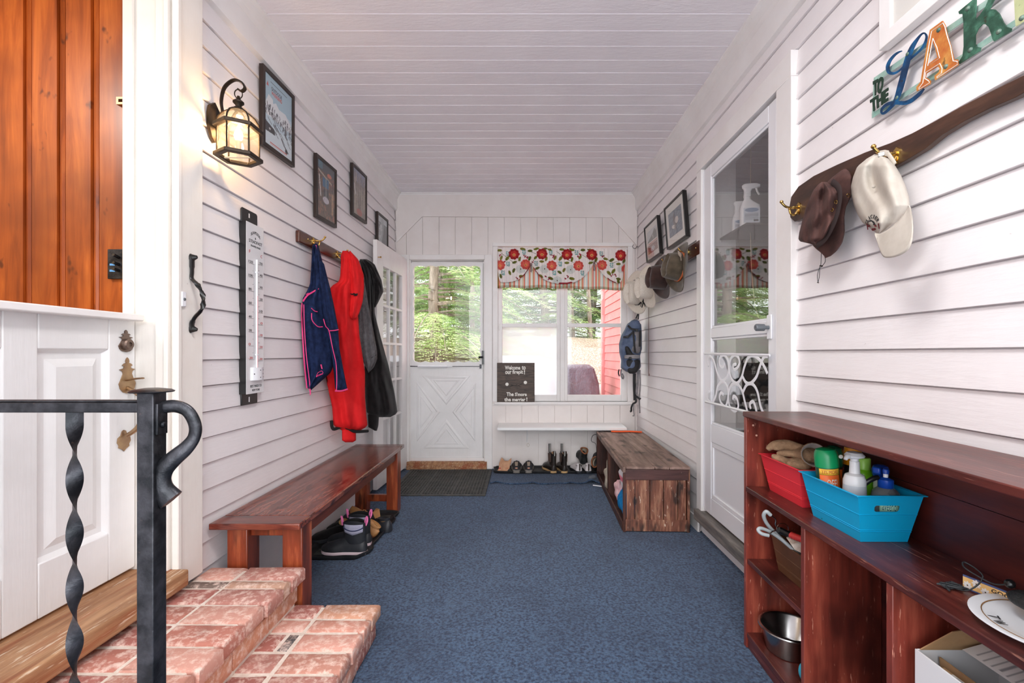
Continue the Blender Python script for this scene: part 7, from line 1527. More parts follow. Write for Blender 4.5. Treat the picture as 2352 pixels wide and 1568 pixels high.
# embroidery
Lt = 'GLACIER'; mb = MB()
for k, ch in enumerate(Lt):
    a = math.radians(172-24*k); cx, cy, rr = 985, 895, 82; r2 = 58
    def pt(ang, rad): return front_pt(cx+rad*math.cos(ang)*.78, cy-rad*math.sin(ang), 0, 0, bK, .050, .009)
    da = math.radians(3 if ch == 'I' else 9); text_quad(mb, ch, pt(a+da, r2), pt(a-da, r2), pt(a-da, rr+16), pt(a+da, rr+16), (0, -.0012, 0))
mb.build('lettering', text_black, t, fix=False)
mb = MB()
def e_poly(pts, o=.009): mb.prism([[front_pt(x, y, 0, 0, bK, .050, o) for x, y in pts]], Vector((0, -.0012, 0)))
e_poly([(935, 905), (950, 868), (965, 852), (985, 862), (1002, 872), (1018, 905)]); mb.build('mountain_patch', text_black, t, fix=False)
mb = MB(); e_poly([(935, 908), (1020, 905), (1030, 925), (930, 928)]); e_poly([(975, 945), (1012, 938), (1022, 958), (990, 970), (978, 962)]); e_poly([(1042, 890), (1050, 890), (1060, 945), (1052, 948)]); e_poly([(922, 892), (930, 890), (940, 955), (932, 958)]); mb.build('red_embroidery', plain('maroon_thread', (122, 30, 36), .8), t, fix=False)
# ---------------------------------------------------------------- metal LAKE sign
sg2 = thing('lake_sign', 'weathered metal cut-out sign reading To The Lake on the right wall', 'sign', tuple(RW(2180, 120, .02)))
def q8(x, y, o=.012): return RW(1980+x/5.6, y/5.6, o)
def metal(name, c1, c2, c3): return mat(name, c1, c2, rough=.45, metal=.35, scale=22, lo=.35, hi=.65, c3=c3, detail=6, flecks=[((60, 40, 26), 34, (1, 1, 1), .66, .72, .7)])
mt = metal('verdigris_metal', (150, 190, 178), (190, 214, 204), (168, 202, 190)); mbl = metal('blue_patina_metal', (18, 44, 74), (22, 104, 158), (22, 64, 106)); mor = metal('orange_patina_metal', (196, 104, 52), (222, 160, 84), (210, 130, 62)); mgr = metal('green_patina_metal', (34, 66, 52), (88, 142, 118), (52, 92, 74)); mdg = plain('dark_green_paint', (22, 50, 34), .5); mye = metal('pale_yellow_metal', (186, 196, 146), (206, 212, 168), (196, 204, 156))
mb = MB(); off = Vector((-.002, 0, 0))
mb.prism([[q8(160, 1000), q8(2600, -690), q8(2600, -600), q8(170, 1065)]], off); mb.prism([[q8(132, 1460), q8(2700, -220), q8(2700, -130), q8(135, 1520)]], off); mb.prism([[q8(158, 1005, .0135), q8(185, 985, .0135), q8(160, 1505, .0135), q8(133, 1520, .0135)]], off)
mb.build('backing_strip', mt, sg2)
stroke = [(517, 655, 14), (470, 672, 26), (415, 712, 36), (360, 780, 44), (330, 860, 52), (345, 925, 50), (400, 945, 34), (470, 915, 26), (540, 850, 26), (620, 760, 30), (700, 690, 30), (770, 620, 32), (815, 540, 36), (830, 470, 34), (805, 428, 24), (765, 440, 26), (715, 500, 40), (650, 600, 62), (600, 720, 76), (560, 860, 84), (525, 1000, 84), (490, 1130, 84), (455, 1240, 70), (410, 1330, 50), (350, 1400, 40), (290, 1450, 36), (255, 1455, 30), (252, 1410, 34), (300, 1355, 40), (370, 1325, 44), (450, 1320, 50), (540, 1325, 52), (620, 1300, 54), (690, 1250, 52), (750, 1195, 44), (800, 1140, 22)]
sp3 = spline([Vector((a, b, c)) for a, b, c in stroke], 5); mb = MB(); Lf, Rt = [], []
for i, p in enumerate(sp3):
    d = (sp3[min(i+1, len(sp3)-1)]-sp3[max(i-1, 0)]); d.z = 0; d.normalize(); n_ = Vector((-d.y, d.x, 0)); Lf.append(p+n_*p.z*.5); Rt.append(p-n_*p.z*.5)
for i in range(len(sp3)-1):
    o = .020+.00002*i; mb.hexa([q8(v.x, v.y, o) for v in (Lf[i], Rt[i], Rt[i+1], Lf[i+1])], [q8(v.x, v.y, o+.003) for v in (Lf[i], Rt[i], Rt[i+1], Lf[i+1])])
mb.build('letter_l', mbl, sg2, fix=True)
mb = MB(); Ao = [(885, 385), (1045, 268), (1078, 325), (1100, 430), (1150, 590), (1188, 765), (1240, 765), (1246, 838), (950, 1032), (944, 975), (1000, 925), (1012, 880), (985, 850), (835, 945), (822, 995), (862, 1015), (893, 1045), (880, 1085), (715, 1175), (710, 1120), (765, 1050), (790, 900), (850, 560)]; Ah = [(915, 520), (950, 610), (982, 738), (855, 828)]
mb.prism([[q8(x, y, .026) for x, y in Ao], [q8(x, y, .026) for x, y in Ah]], Vector((-.003, 0, 0))); mb.build('letter_a', mor, sg2)
mb = MB()
cxA = sum(p[0] for p in Ao)/len(Ao); inn = [(895, 400), (1040, 295), (1066, 345), (1088, 440), (1138, 600), (1172, 785), (1225, 790), (1228, 828), (965, 1003), (965, 985), (1022, 940), (1030, 880), (1000, 815), (820, 930), (805, 1010), (850, 1035), (872, 1060), (735, 1150), (732, 1130), (782, 1065), (806, 910), (862, 570)]
mb.tube([q8(x, y, .0292) for x, y in inn], .0011, 4, closed=True); mb.tube([q8(x, y, .0292) for x, y in ((912, 490), (962, 610), (998, 745), (845, 848))], .0011, 4, closed=True); mb.build('white_outline', text_white, sg2)
mb = MB(); Ko = [(1253, 150), (1300, 110), (1440, -5), (1480, -35), (1478, 60), (1468, 262), (1530, 190), (1600, 90), (1640, -10), (1660, -90), (1740, -150), (1720, -20), (1650, 118), (1720, 122), (1775, 175), (1830, 285), (1870, 345), (1935, 368), (1925, 405), (1712, 532), (1690, 500), (1670, 420), (1640, 345), (1600, 310), (1560, 312), (1505, 370), (1468, 450), (1466, 560), (1480, 605), (1538, 612), (1528, 655), (1262, 822), (1258, 795), (1305, 720), (1320, 600), (1318, 300), (1305, 180), (1262, 182)]
mb.prism([[q8(x, y, .020) for x, y in Ko]], Vector((-.003, 0, 0))); mb.build('letter_k', mgr, sg2)
mb = MB(); Eo = [(1972, 0), (2330, -250), (2330, -150), (2140, -20), (2140, 60), (2260, -20), (2260, 50), (2140, 130), (2140, 200), (2330, 70), (2330, 120), (1992, 340), (1985, 280)]; mb.prism([[q8(x, y, .020) for x, y in Eo]], Vector((-.003, 0, 0))); mb.build('letter_e', mye, sg2)
for s_, quad in (('TO', ((155, 1240), (262, 1190), (292, 965), (148, 1045))), ('THE', ((128, 1450), (342, 1290), (345, 1125), (110, 1290)))):
    mb = MB(); text_quad(mb, s_, *[q8(x, y, .018) for x, y in quad], (-.003, 0, 0), bold=.04); mb.build('small_lettering', mdg, sg2, fix=False)
for x, y in ((590, 695), (456, 1255), (988, 385), (1080, 855), (1362, 110), (1395, 640), (1762, 405), (2060, 230)): mb = MB(); mb.lathe([(.0062, 0), (.005, .003), (0, .004)], q8(x, y, .029 if 900 < x < 1200 else .023), (-1, 0, 0), 10); mb.build('rivet', metal('rivet_metal', (70, 96, 84), (120, 140, 126), (90, 116, 104)), sg2, smooth=60)
# white picture frame at the top edge
cv = Canvas(60, 60, (176, 152, 140)); cv.noise(.06, 3, 2)
framed('framed_picture', 'white framed picture with wide mat above the metal sign', None, [Vector((XR-.026, 1.447, 2.70)), Vector((XR-.026, .98, 2.70)), Vector((XR-.026, .98, 2.131)), Vector((XR-.026, 1.447, 2.131))], 0.045, 0.030, (.030, 0, 0), white_trim, .085, cv)
# ---------------------------------------------------------------- peg rack, hats and pictures at the far end
t = thing('peg_rack', 'dark red wooden peg rack behind the hats near the storm door', 'coat rack', (XR-.02, 3.5, 1.81)); mb = MB(); mb.box(XR-.022, XR+.002, 2.93, 4.30, 1.812, 1.905); mb.build('backboard', rack_wood, t, bevel=.006)
for y in (3.13, 3.50, 3.86, 4.18): hook(t, (XR-.022, y, 1.87), (-1, 0, 0), .9)
mb = MB(); mb.lathe([(.005, 0), (.004, .003), (0, .004)], (XR-.022, 2.99, 1.865), (-1, 0, 0), 10); mb.build('screw_cap', brass, t)
def hat(label, c, axis, vert, rb, rw, hc, m, band=None, curl=.05, crease=.03, cm=None, name='felt_hat', grp='hats on the peg rack'):
    a = Vector(axis).normalized(); u = Vector(vert); u = (u-a*u.dot(a)).normalized(); s_ = a.cross(u); c = Vector(c); t = thing(name, label, 'hat', tuple(c), grp)
    def pt(x, y, h): return c+u*x+s_*y+a*h
    def br(U_, V_):
        an = 2*PI*U_; r = .55+.45*V_; x, y = rb*r*math.cos(an), rw*r*math.sin(an); k = (y/rw)**2; return pt(x, y, curl*k*V_-.012*(x/rb)**2*V_)
    mb = MB(); mb.grid(br, 48, 8, wrap_u=True); mb.build('brim', m, t, smooth=75, fix=False, solid=.004)
    mb = MB(); rings = []
    for (f, k) in ((0, 1.0), (.15, .985), (.4, .95), (.7, .90), (.88, .84), (.96, .70), (1, .5), (1.0, .25), (.99, .03)):
        rg = []
        for i in range(36):
            an = 2*PI*i/36; x, y = rb*.57*k*math.cos(an), rw*.57*k*math.sin(an)*(1-.12*f*(1+math.cos(an))*.5)
            h = hc*f-(crease*math.exp(-(y/(rw*.2))**2) if f > .9 else 0)-hc*.12*f*(math.cos(an) if f > .5 else 0)*.5
            rg.append(pt(x, y, h))
        rings.append(rg)
    mb.loft(rings); mb.build('crown', cm or m, t, smooth=70)
    if band:
        mb = MB(); mb.loft([[pt(rb*.583*math.cos(an), rw*.583*math.sin(an), h) for an in np.linspace(0, 2*PI, 37)[:-1]] for h in (.004, .022)], cap=False); mb.build('hat_band', band, t, smooth=60, fix=False, solid=.002)
    return t, pt
olive = mat('olive_brown_felt', (66, 56, 42), (88, 76, 60), rough=.95, scale=20, sheen=.3); dkbr = mat('dark_brown_felt', (44, 26, 22), (64, 40, 34), rough=.95, scale=20, sheen=.3); straw = mat('cream_straw', (212, 204, 190), (228, 221, 210), rough=.8, scale=120)
t, pt = hat('olive brown felt hat with orange band on the nearest peg', (1.085, 3.13, 1.765), (-1, -.12, .10), (.10, 0, 1), .172, .150, .125, olive, plain('orange_leather_band', (196, 104, 56), .5), curl=.055)
mb = MB(); mb.tube(spline([pt(.02, -.10, .05), pt(.05, -.103, .06), pt(.085, -.09, .075)], 4), [.003]*4+[.008, .010, .008, .004, .002][:5], 6, flat=(1, .3)); mb.build('feather', plain('grey_feather', (150, 134, 120), .9), t)
t, pt = hat('dark brown felt hat with feather between the olive hat and the cream hats', (1.080, 3.50, 1.760), (-1, -.16, -.05), (.02, 0, 1), .168, .150, .135, dkbr, None, curl=.04)
mb = MB(); mb.tube(spline([pt(-.02, -.105, .05), pt(.02, -.105, .06), pt(.05, -.095, .07)], 4), [.003]*4+[.007, .009, .007, .004, .002][:5], 6, flat=(1, .3)); mb.build('feather', plain('tan_feather', (170, 130, 100), .9), t)
t, pt = hat('cream straw hat on the third peg behind the dark brown hat', (1.075, 3.90, 1.745), (-1, -.2, -.12), (-.08, 0, 1), .185, .165, .115, straw, None, curl=.045, name='straw_hat')
t, pt = hat('cream straw hat with black band and cord, farthest on the peg rack', (1.055, 4.20, 1.735), (-1, -.35, -.1), (-.05, 0, 1), .200, .175, .125, straw, plain('black_ribbon', (24, 24, 26), .7), curl=.03, name='straw_hat')
mb = MB(); b0 = P(1475, 668, 4.02); mb.tube(spline([b0, P(1478, 690, 4.0), P(1474, 706, 4.0)], 4), .005, 6); [mb.tube([P(1476, 690, 4.0), P(1476+dx, 704, 3.98)], .003, 5) for dx in (-5, 6, 9)]; mb.build('cord_bow', plain('black_ribbon', (24, 24, 26), .7), t, smooth=60)
# two black framed photos
cv = Canvas(90, 110, (92, 108, 126), 1, 1.2); r = np.random.default_rng(9)
for k in range(120): x, y_ = r.uniform(0, 1), r.uniform(0, 1.2); cv.line([(x, y_), (x+.12, y_-.06)], .012, [(120, 136, 156), (70, 84, 100), (146, 158, 172)][k % 3])
cv.ell(.42, .45, .07, .28, (70, 68, 66)); cv.ell(.55, .60, .18, .20, (110, 104, 100)); cv.ell(.62, .55, .13, .16, (214, 206, 200)); cv.ell(.36, .78, .14, .09, (222, 216, 210), .5); cv.ell(.48, .86, .06, .16, (130, 122, 116)); cv.noise(.06, 5, 2)
g2 = 'black framed photos above the peg rack'
framed('framed_photo', 'black framed wildlife photo with white mat above the olive hat', g2, [Vector((XR-.055, 3.575, 2.308)), Vector((XR-.055, 3.150, 2.306)), Vector((XR-.030, 3.150, 1.985)), Vector((XR-.030, 3.575, 1.985))], .014, .028, Vector((.030, 0, -.0023)), black_frame, .058, cv)
cv = Canvas(90, 90, (200, 206, 208), 1, 1); cv.poly([(0, .45), (.2, .38), (.4, .3), (.6, .22), (.8, .05), (.9, .2), (1, .1), (1, .5), (0, .55)], (96, 102, 96)); cv.rect(0, 1, .5, .62, (226, 218, 214)); cv.rect(.1, 1, .56, .60, (190, 120, 100)); cv.rect(0, 1, .62, 1, (140, 110, 100)); cv.ell(.5, .85, .2, .12, (190, 196, 200)); cv.line([(.6, .3), (.62, .42)], .02, (230, 230, 230)); cv.noise(.08, 6, 2)
framed('framed_photo', 'black framed landscape photo with white mat nearer the back wall', g2, [Vector((XR-.055, 4.165, 2.318)), Vector((XR-.055, 3.755, 2.316)), Vector((XR-.030, 3.755, 1.996)), Vector((XR-.030, 4.165, 1.998))], .014, .028, Vector((.030, 0, -.0023)), black_frame, .048, cv)
# ---------------------------------------------------------------- cup hooks and backpack
def cuphook(label, px, py):
    c = RW(px, py, .0); y = min(c.y, 4.56); c = Vector((XR, y, HC+(VY-py)*y/F)); t = thing('cup_hook', label, 'hook', tuple(c), 'black cup hooks near the back corner'); mb = MB()
    mb.tube([Vector((XR-.004, y, c.z)), Vector((XR-.022, y, c.z))]+[Vector((XR-.040+.020*math.cos(a), y, c.z-.0+.020*math.sin(a)-.0)) for a in np.linspace(.2, -PI*1.35, 12)], .0028, 6); mb.build('hook_wire', black_paint, t, smooth=60); return c
cuphook('empty black cup hook in the upper back corner of the right wall', 1466, 566); hk = cuphook('black cup hook carrying the backpack', 1467, 712)
t = thing('backpack', 'blue and grey backpack with dangling straps on a hook in the back corner', 'backpack', tuple(P(1450, 865, 4.3)))
def qb(x, y): return (1410+x/3.733, 560+y/3.733)
def rowsb(L, R):
    ys = sorted(set([p[1] for p in L]+[p[1] for p in R])); out = []; Ls = sorted((p[1], p[0]) for p in L); Rs = sorted((p[1], p[0]) for p in R)
    for y in ys: l = np.interp(y, [a for a, _ in Ls], [b for _, b in Ls]); r = np.interp(y, [a for a, _ in Rs], [b for _, b in Rs]); a = qb(l, y); c = qb(r, y); out.append((a[1], a[0], c[0]))
    return out
bp_ = lambda px, py: 4.30
nylb = mat('blue_grey_nylon', (58, 74, 104), (96, 110, 138), rough=.6, scale=14, lo=.3, hi=.7, bump=.3, bscale=40); nylg = mat('grey_nylon', (104, 100, 104), (140, 136, 138), rough=.6, scale=20); nylk = mat('black_nylon', (20, 20, 22), (38, 37, 40), rough=.7, scale=20)
mb = MB(); body(mb, rowsb([(160, 650), (115, 680), (92, 735), (60, 790), (42, 860), (45, 930), (62, 1000), (58, 1060), (100, 1100), (150, 1112)], [(212, 646), (235, 690), (240, 780), (240, 900), (225, 960), (232, 1050), (215, 1090), (190, 1114)]), bp_, .11, .10, n=44, nu=22, fold=lambda u, v: .012*math.sin(v*14+u*4)+.006*math.sin(u*12), wall='R', endround=.10, power=.4); mb.build('pack_body', nylb, t, smooth=70)
def bpart(name, L, R, fr, th, m, **k): mb = MB(); body(mb, rowsb(L, R), lambda px, py: 4.30-fr, th, th, n=20, nu=14, wall='R', endround=.12, **k); mb.build(name, m, t, smooth=70)
bpart('front_pocket', [(160, 760), (130, 870), (150, 930)], [(215, 740), (235, 830), (225, 940)], .085, .03, nylg)
bpart('side_stretch_pocket', [(90, 870), (92, 905), (110, 960), (150, 985)], [(130, 880), (165, 940), (215, 960), (225, 980)], .09, .03, nylk); bpart('lower_pocket', [(105, 985), (100, 1050), (120, 1095)], [(225, 985), (220, 1060), (190, 1112)], .085, .035, nylk)
bpart('top_lid', [(150, 655), (120, 690), (130, 735)], [(212, 650), (232, 700), (225, 730)], .075, .035, nylb); bpart('waist_belt', [(92, 950), (90, 975)], [(222, 960), (222, 985)], .115, .014, nylg)
mb = MB()
for pts in (((120, 700), (150, 730), (205, 740)), ((80, 800), (120, 800), (160, 760)), ((165, 745), (172, 830), (180, 930)), ((225, 740), (222, 830), (220, 880))): mb.tube([P(*qb(*q), 4.175) for q in pts], .010, 5, flat=(1, .35))
mb.build('compression_strap', nylk, t, smooth=40)
mb = MB()
for x, y in ((195, 738), (112, 795), (140, 978)): p = P(*qb(x, y), 4.165); mb.box(p.x-.012, p.x+.012, p.y-.006, p.y+.004, p.z-.010, p.z+.010)
mb.build('buckle', plain('black_plastic', (16, 16, 18), .3), t, bevel=.002)
mb = MB()
for pts, w_ in ((((215, 560), (205, 600), (188, 640)), .006), (((215, 565), (212, 600), (208, 648)), .006)): mb.tube([P(*qb(*q), 4.33) for q in pts], w_, 5, flat=(1, .4))
mb.build('haul_loop', nylk, t)
for nm, pts, w_, m in (('hanging_strap', ((175, 1110), (174, 1200), (178, 1290), (180, 1340)), .016, nylk), ('hanging_strap', ((198, 990), (205, 1100), (200, 1200), (192, 1290)), .014, nylg), ('hanging_strap', ((222, 1080), (225, 1200), (218, 1330), (222, 1450)), .008, nylg), ('hanging_strap', ((180, 1300), (210, 1320), (228, 1332)), .012, nylk), ('hanging_strap', ((178, 1300), (190, 1350), (165, 1370), (150, 1400), (148, 1430), (138, 1436)), .010, nylk), ('hanging_strap', ((170, 1365), (168, 1420), (172, 1470), (160, 1472)), .006, nylg), ('shoulder_strap', ((62, 1075), (60, 1120), (75, 1155), (82, 1140), (70, 1110)), .008, nylg), ('shoulder_strap', ((45, 1075), (38, 1105), (48, 1135)), .007, nylk)):
    mb = MB(); mb.tube(spline([P(*qb(*q), 4.30) for q in pts], 5), w_, 5, flat=(1, .3), up=(1, 0, 0)); mb.build(nm, m, t, smooth=40)
t = thing('pull_cord', 'thin brown cord with a hook end hanging beside the backpack', 'cord', (XR-.006, 4.2, .96)); mb = MB(); yc2 = 4.18
mb.tube([Vector((XR-.004, yc2, 1.62)), Vector((XR-.004, yc2, 1.0))]+[Vector((XR-.004, yc2-.012+.012*math.cos(a), .99+.012*math.sin(a)-.01)) for a in np.linspace(0, -PI*1.2, 8)], .0022, 5); mb.build('cord', plain('brown_cord', (120, 84, 70), .7), t)
# ---------------------------------------------------------------- crate bench
ang = math.radians(-1.9); c0 = Vector((0.655, 2.985, 0)); cl = Vector((math.sin(-ang), math.cos(ang), 0)); cwv = Vector((math.cos(ang), -math.sin(-ang), 0)); CL, CW, CH = 1.36, 0.435, 0.430
def K_(x, y, z): return c0+cwv*x+cl*y+Vector((0, 0, z))
def kbox(mb, x0, x1, y0, y1, z0, z1): return mb.hexa([K_(x0, y0, z0), K_(x1, y0, z0), K_(x1, y1, z0), K_(x0, y1, z0)], [K_(x0, y0, z1), K_(x1, y0, z1), K_(x1, y1, z1), K_(x0, y1, z1)])
cr = thing('crate_bench', 'weathered wooden crate bench with open cubbies against the right wall', 'bench', tuple(K_(CW/2, CL/2, 0)))
rs = random.Random(3); darkc = mat('dark_crate_wood', (40, 22, 18), (104, 62, 46), rough=.6, scale=5, stretch=(5, 5, .7), detail=8, lo=.3, hi=.72, c3=(70, 38, 30), bump=.3, bscale=16)
for i, (a, b) in enumerate(((.018, .205), (.207, .300), (.302, CW))): mb = MB(); kbox(mb, a, b, -.004, CL, CH-.018, CH); mb.build('top_plank', crate_top, cr, bevel=.004)
mb = MB(); kbox(mb, -.004, .0165, -.006, CL, CH-.040, CH); mb.build('front_top_rail', crate_top, cr, bevel=.005, seg=3)
sl = [.022, .078, .176, .264, .357, CW-.022]
for a, b in zip(sl[:-1], sl[1:]): mb = MB(); kbox(mb, a+.002, b-.002, .006, .018, .05, CH-.07); mb.build('end_slat', crate_wood, cr, bevel=.002)
mb = MB(); kbox(mb, .006, CW-.006, .0, .014, CH-.088, CH-.020); mb.build('end_top_rail', mat('dark_plum_crate_rail', (58, 34, 34), (96, 62, 58), rough=.55, scale=5, stretch=(.7, 5, 5), detail=7, flecks=[((210, 190, 165), 30, (1, 1, 1), .7, .74, .8)]), cr, bevel=.003)
mb = MB(); kbox(mb, .006, CW-.006, .0, .014, .006, .082); mb.build('end_bottom_rail', crate_wood, cr, bevel=.003)
mb = MB(); kbox(mb, .0, .020, .0, .020, .0, CH-.045); mb.build('corner_post', darkc, cr, bevel=.004); mb = MB(); kbox(mb, CW-.018, CW, .0, .020, .0, CH-.020); mb.build('corner_post', crate_wood, cr, bevel=.004)
mb = MB(); kbox(mb, .0, CW, CL-.018, CL, .0, CH-.0185); mb.build('far_end_panel', darkc, cr, bevel=.003)
for y in (.66, .70): mb = MB(); kbox(mb, .004, CW-.02, y, y+.016, .02, CH-.0185); mb.build('divider', darkc, cr, bevel=.003)
mb = MB(); kbox(mb, CW-.014, CW-.002, .021, CL-.019, .01, CH-.019); mb.build('back_panel', darkc, cr, bevel=.002)
mb = MB(); kbox(mb, .003, CW-.015, .021, .659, .012, .026); kbox(mb, .003, CW-.015, .717, CL-.019, .012, .026); mb.build('bottom_board', darkc, cr, bevel=.002)
mb = MB(); kbox(mb, -.002, .012, .021, CL-.019, .0, .055); mb.build('front_bottom_rail', darkc, cr, bevel=.004)
def lump(name, label, cat, c, r, m, grp=None, seed=0, amp=.25, stripes=None, e=.7):
    mb = MB(); c = Vector(c)
    def fn(u, v):
        th, ph = 2*PI*u, PI*v; d = Vector((math.copysign(abs(math.sin(ph)*math.cos(th))**e, math.cos(th)), math.copysign(abs(math.sin(ph)*math.sin(th))**e, math.sin(th)), math.copysign(abs(math.cos(ph))**e, math.cos(ph))))
        k = 1+amp*noise.noise(d*1.7+Vector((seed, 0, 0))); return Vector((c.x+r[0]*d.x*k, c.y+r[1]*d.y*k, c.z+r[2]*d.z*k))
    cf = None
    if stripes: cf = lambda u, v: tuple(s2l(stripes[1] if (math.sin(v*26+u*3) > .55) else stripes[0]))
    mb.grid(fn, 44, 26, wrap_u=not stripes, colfn=cf)
    return tag(mb.build(name, m, None, smooth=80), label, cat, grp)
lump('folded_towel', 'white towel with pink stripes stuffed in the near crate cubby', 'towel', K_(.13, .25, .275), (.095, .17, .085), mat('striped_towel', (255, 255, 255), attr='Col', rough=.95), 'cloths in the crate bench', 1, .2, ((226, 222, 226), (226, 120, 140)))
lump('folded_towel', 'blue towel under the striped towel in the near crate cubby', 'towel', K_(.12, .23, .110), (.095, .17, .080), cloth('blue_terry', (16, 110, 170), (30, 130, 190), scale=40), 'cloths in the crate bench', 2, .2)
lump('pink_bag', 'pink and white cloth bundle at the front of the crate cubby', 'bundle', K_(.045, .43, .150), (.028, .055, .065), cloth('pink_cloth', (226, 170, 176), (236, 206, 206)), 'cloths in the crate bench', 3, .3)
lump('canvas_bag', 'crumpled beige canvas bag in the far crate cubby', 'bag', K_(.07, .83, .150), (.060, .085, .120), cloth('beige_canvas', (176, 164, 146), (206, 196, 180)), None, 4, .5)
lump('grey_ball', 'dark grey round object behind the towel in the crate', 'ball', K_(.15, .56, .235), (.045, .045, .045), plain('slate_plastic', (74, 80, 90), .4), None, 5, .03, e=1)
lump('cardboard_scrap', 'small cardboard box behind the beige canvas bag in the crate', 'box', K_(.06, 1.02, .30), (.05, .06, .016), card, None, 6, .02, e=.2) if False else None
t = thing('grey_bottle', 'small grey bottle lying at the far corner of the crate bench', 'bottle', tuple(K_(-.03, 1.05, .02))); mb = MB(); a = FL(1372, 1092, .03); mb.tube([Vector((.655, 4.20, .032)), Vector((.615, 4.17, .032)), Vector((.60, 4.16, .032))], [.020, .020, .012], 12); mb.build('bottle_body', plain('grey_bottle', (104, 110, 118), .4), t, smooth=40)
t = thing('white_stick', 'short white plastic stick on the carpet beside the crate bench', 'stick', tuple(FL(1388, 1117, .01))); mb = MB(); mb.tube([FL(1362, 1114, .008), FL(1384, 1117, .008)], .005, 6); mb.tube([Vector((.70, 4.03, .062)), Vector((.66, 3.98, .062))], .004, 6) if False else None; mb.build('stick', whp, t, smooth=50)
t = thing('orange_strap', 'bright orange strap lying across the far end of the crate bench', 'strap', tuple(K_(.25, 1.30, CH))); mb = MB(); mb.tube([K_(.13, 1.31, CH+.008), K_(.22, 1.29, CH+.010), K_(.30, 1.31, CH+.009), K_(.41, 1.28, CH+.009)], .020, 6, flat=(.38, 1), up=(0, 0, 1)); mb.build('webbing', plain('orange_webbing', (240, 92, 30), .7), t, smooth=50)
t = thing('black_strap', 'black strap loop hanging behind the far end of the crate bench', 'strap', (.66, 4.37, .2)); mb = MB(); mb.tube(spline([Vector((.72, 4.36, .40)), Vector((.668, 4.37, .385)), Vector((.655, 4.37, .33)), Vector((.70, 4.368, .29)), Vector((.70, 4.368, .10))], 5), .008, 5, flat=(1, .3), up=(0, 1, 0)); mb.build('webbing', nylk, t, smooth=50)
# ---------------------------------------------------------------- spray bottles behind the storm door glass
def spray(label, x, y, z, s, face):
    t = thing('spray_bottle', label, 'spray bottle', (x, y, z), 'spray bottles on the closet shelf'); R2 = Matrix.Rotation(face, 4, 'Z')
    def T(a, b, c): return Vector((x, y, z))+(R2 @ Vector((a*s, b*s, c*s)))
    def ring(hw, hd, h, cx=0): return [T(cx+hw*math.copysign(abs(math.cos(q))**.55, math.cos(q)), hd*math.copysign(abs(math.sin(q))**.55, math.sin(q)), h) for q in np.linspace(0, 2*PI, 25)[:-1]]
    mb = MB(); mb.loft([ring(.050, .026, .0), ring(.054, .029, .006), ring(.054, .029, .100), ring(.050, .027, .118), ring(.030, .020, .140, -.012), ring(.017, .016, .155, -.016), ring(.016, .015, .172, -.016)]); mb.build('bottle_body', whp, t, smooth=45)
    mb = MB(); mb.loft([ring(.019, .018, .170, -.016), ring(.018, .016, .200, -.014), ring(.024, .014, .215, -.010), ring(.048, .013, .224, .006), ring(.050, .013, .238, .006), ring(.036, .011, .246, .002), ring(.010, .005, .248, -.008)]); mb.tube(spline([T(.034, 0, .222), T(.040, 0, .200), T(.050, 0, .180)], 4), .006*s, 6, flat=(1, .6)); mb.build('trigger_head', whp, t, smooth=45)
    cv = Canvas(60, 60, (206, 214, 224)); cv.ell(.5, .15, .42, .14, (110, 136, 170)); [cv.line([(.08, .35+.05*k), (.9, .35+.05*k)], .010, (128, 136, 148)) for k in range(10)]; cv.rect(.62, .9, .80, .93, (60, 60, 66))
    mb = MB(); print_sheet(mb, cv, T(-.042, -.0296, .098), T(.046, -.0296, .098), T(.046, -.0296, .012), T(-.042, -.0296, .012)); mb.build('label', painted, t, fix=False, solid=.0005)
spray('white trigger spray bottle behind the storm door glass', 1.305, 2.62, 1.9055, .98, math.radians(-12))
spray('second spray bottle with reddish label mostly behind the first one', 1.325, 2.79, 1.9055, .80, math.radians(-12))
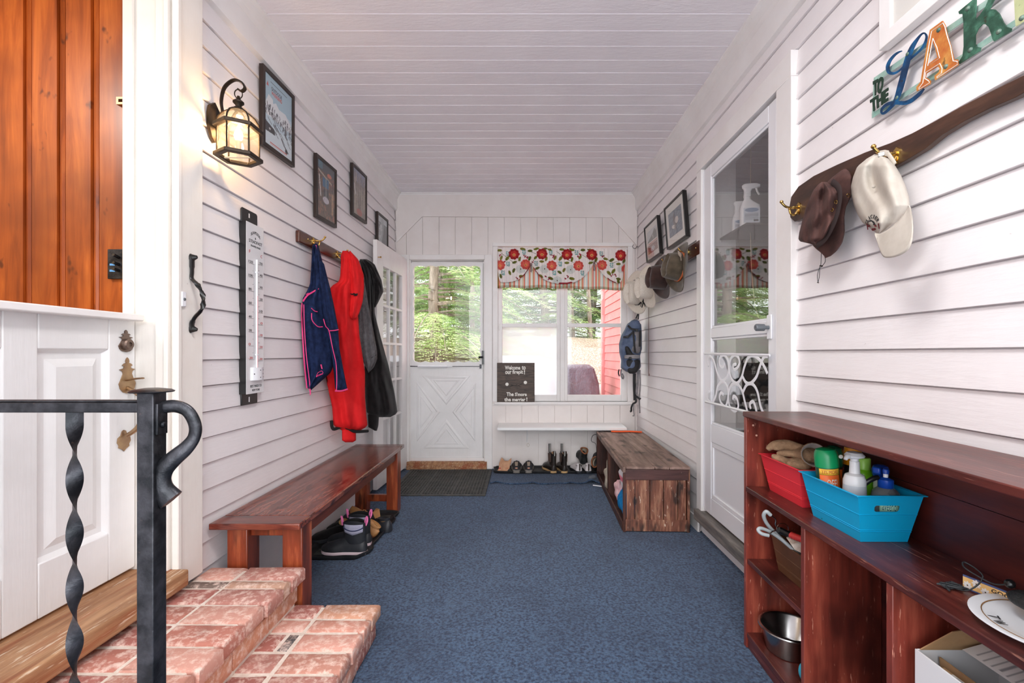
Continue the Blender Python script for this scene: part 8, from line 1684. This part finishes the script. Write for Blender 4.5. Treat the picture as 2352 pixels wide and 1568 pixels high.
t = thing('light_pull_cord', 'thin pull cord hanging inside the closet behind the storm door glass', 'cord', (1.36, 2.70, 1.2)); mb = MB(); mb.tube(spline([Vector((1.36, 2.72, 2.415)), Vector((1.36, 2.72, 1.8)), Vector((1.37, 2.70, 1.5)), Vector((1.375, 2.66, 1.38))], 6), .002, 5); mb.build('cord', plain('tan_ring', (190, 176, 150), .7), t)

# pieces that belong to a part of their thing go one level deeper
def deeper(child, parent_part):
    for o in list(bpy.data.objects):
        if o.parent is None or o.type != 'MESH' or o.name.split('.')[0] != child: continue
        top = o.parent
        if top.type != 'EMPTY': continue
        c = [q for q in top.children if q.name.split('.')[0] == parent_part and q.location.length < 1e-6]
        if c and o.location.length < 1e-6:
            q = c[0]
            if len(c) > 1:
                m = np.array([tuple(v.co) for v in o.data.vertices]).mean(0); q = min(c, key=lambda k: float(np.linalg.norm(np.array([tuple(v.co) for v in k.data.vertices]).mean(0)-m)))
            o.parent = q
for a, b in (('sleeve_piping', 'sleeve'), ('cord_toggle', 'sleeve'), ('zipper_pull', 'body'), ('chest_logo', 'body'), ('hat_band', 'crown'), ('feather', 'crown'), ('top_button', 'crown'), ('visor_stitching', 'visor'), ('mountain_patch', 'crown'), ('red_embroidery', 'crown'), ('buckle', 'back_strap'),
             ('pull_loop', 'shaft'), ('navy_band', 'neoprene_panel'), ('pull_tab', 'shaft'), ('elastic_gore', 'shaft'), ('cuff', 'shaft'), ('heel_stripe', 'upper'), ('heel_tab', 'upper'), ('heel_patch', 'upper'), ('lace', 'upper'), ('post_cap', 'post'), ('mounting_plate', 'post'),
             ('red_spirit', 'glass_tube'), ('vent_hole', 'bulb_guard'), ('closer_rod', 'door_closer'), ('knob_plate', 'door_knob'), ('muntin_bars', 'door_leaf'), ('rim', 'bin_body'), ('nozzle', 'spray_cap'), ('white_outline', 'letter_a'), ('blue_lining', 'strap'), ('gold_ring', 'plate_body'),
             ('deadbolt', 'door_leaf'), ('thumb_latch', 'door_leaf'), ('raised_panel', 'door_leaf'), ('toggle', 'plate'), ('tape_label', 'plate'), ('bulb', 'candle_socket'), ('eyelet', 'crown'), ('chin_cord', 'brim'), ('spout', 'pump_head'), ('front_pocket', 'pack_body'), ('haul_loop', 'pack_body')): deeper(a, b)
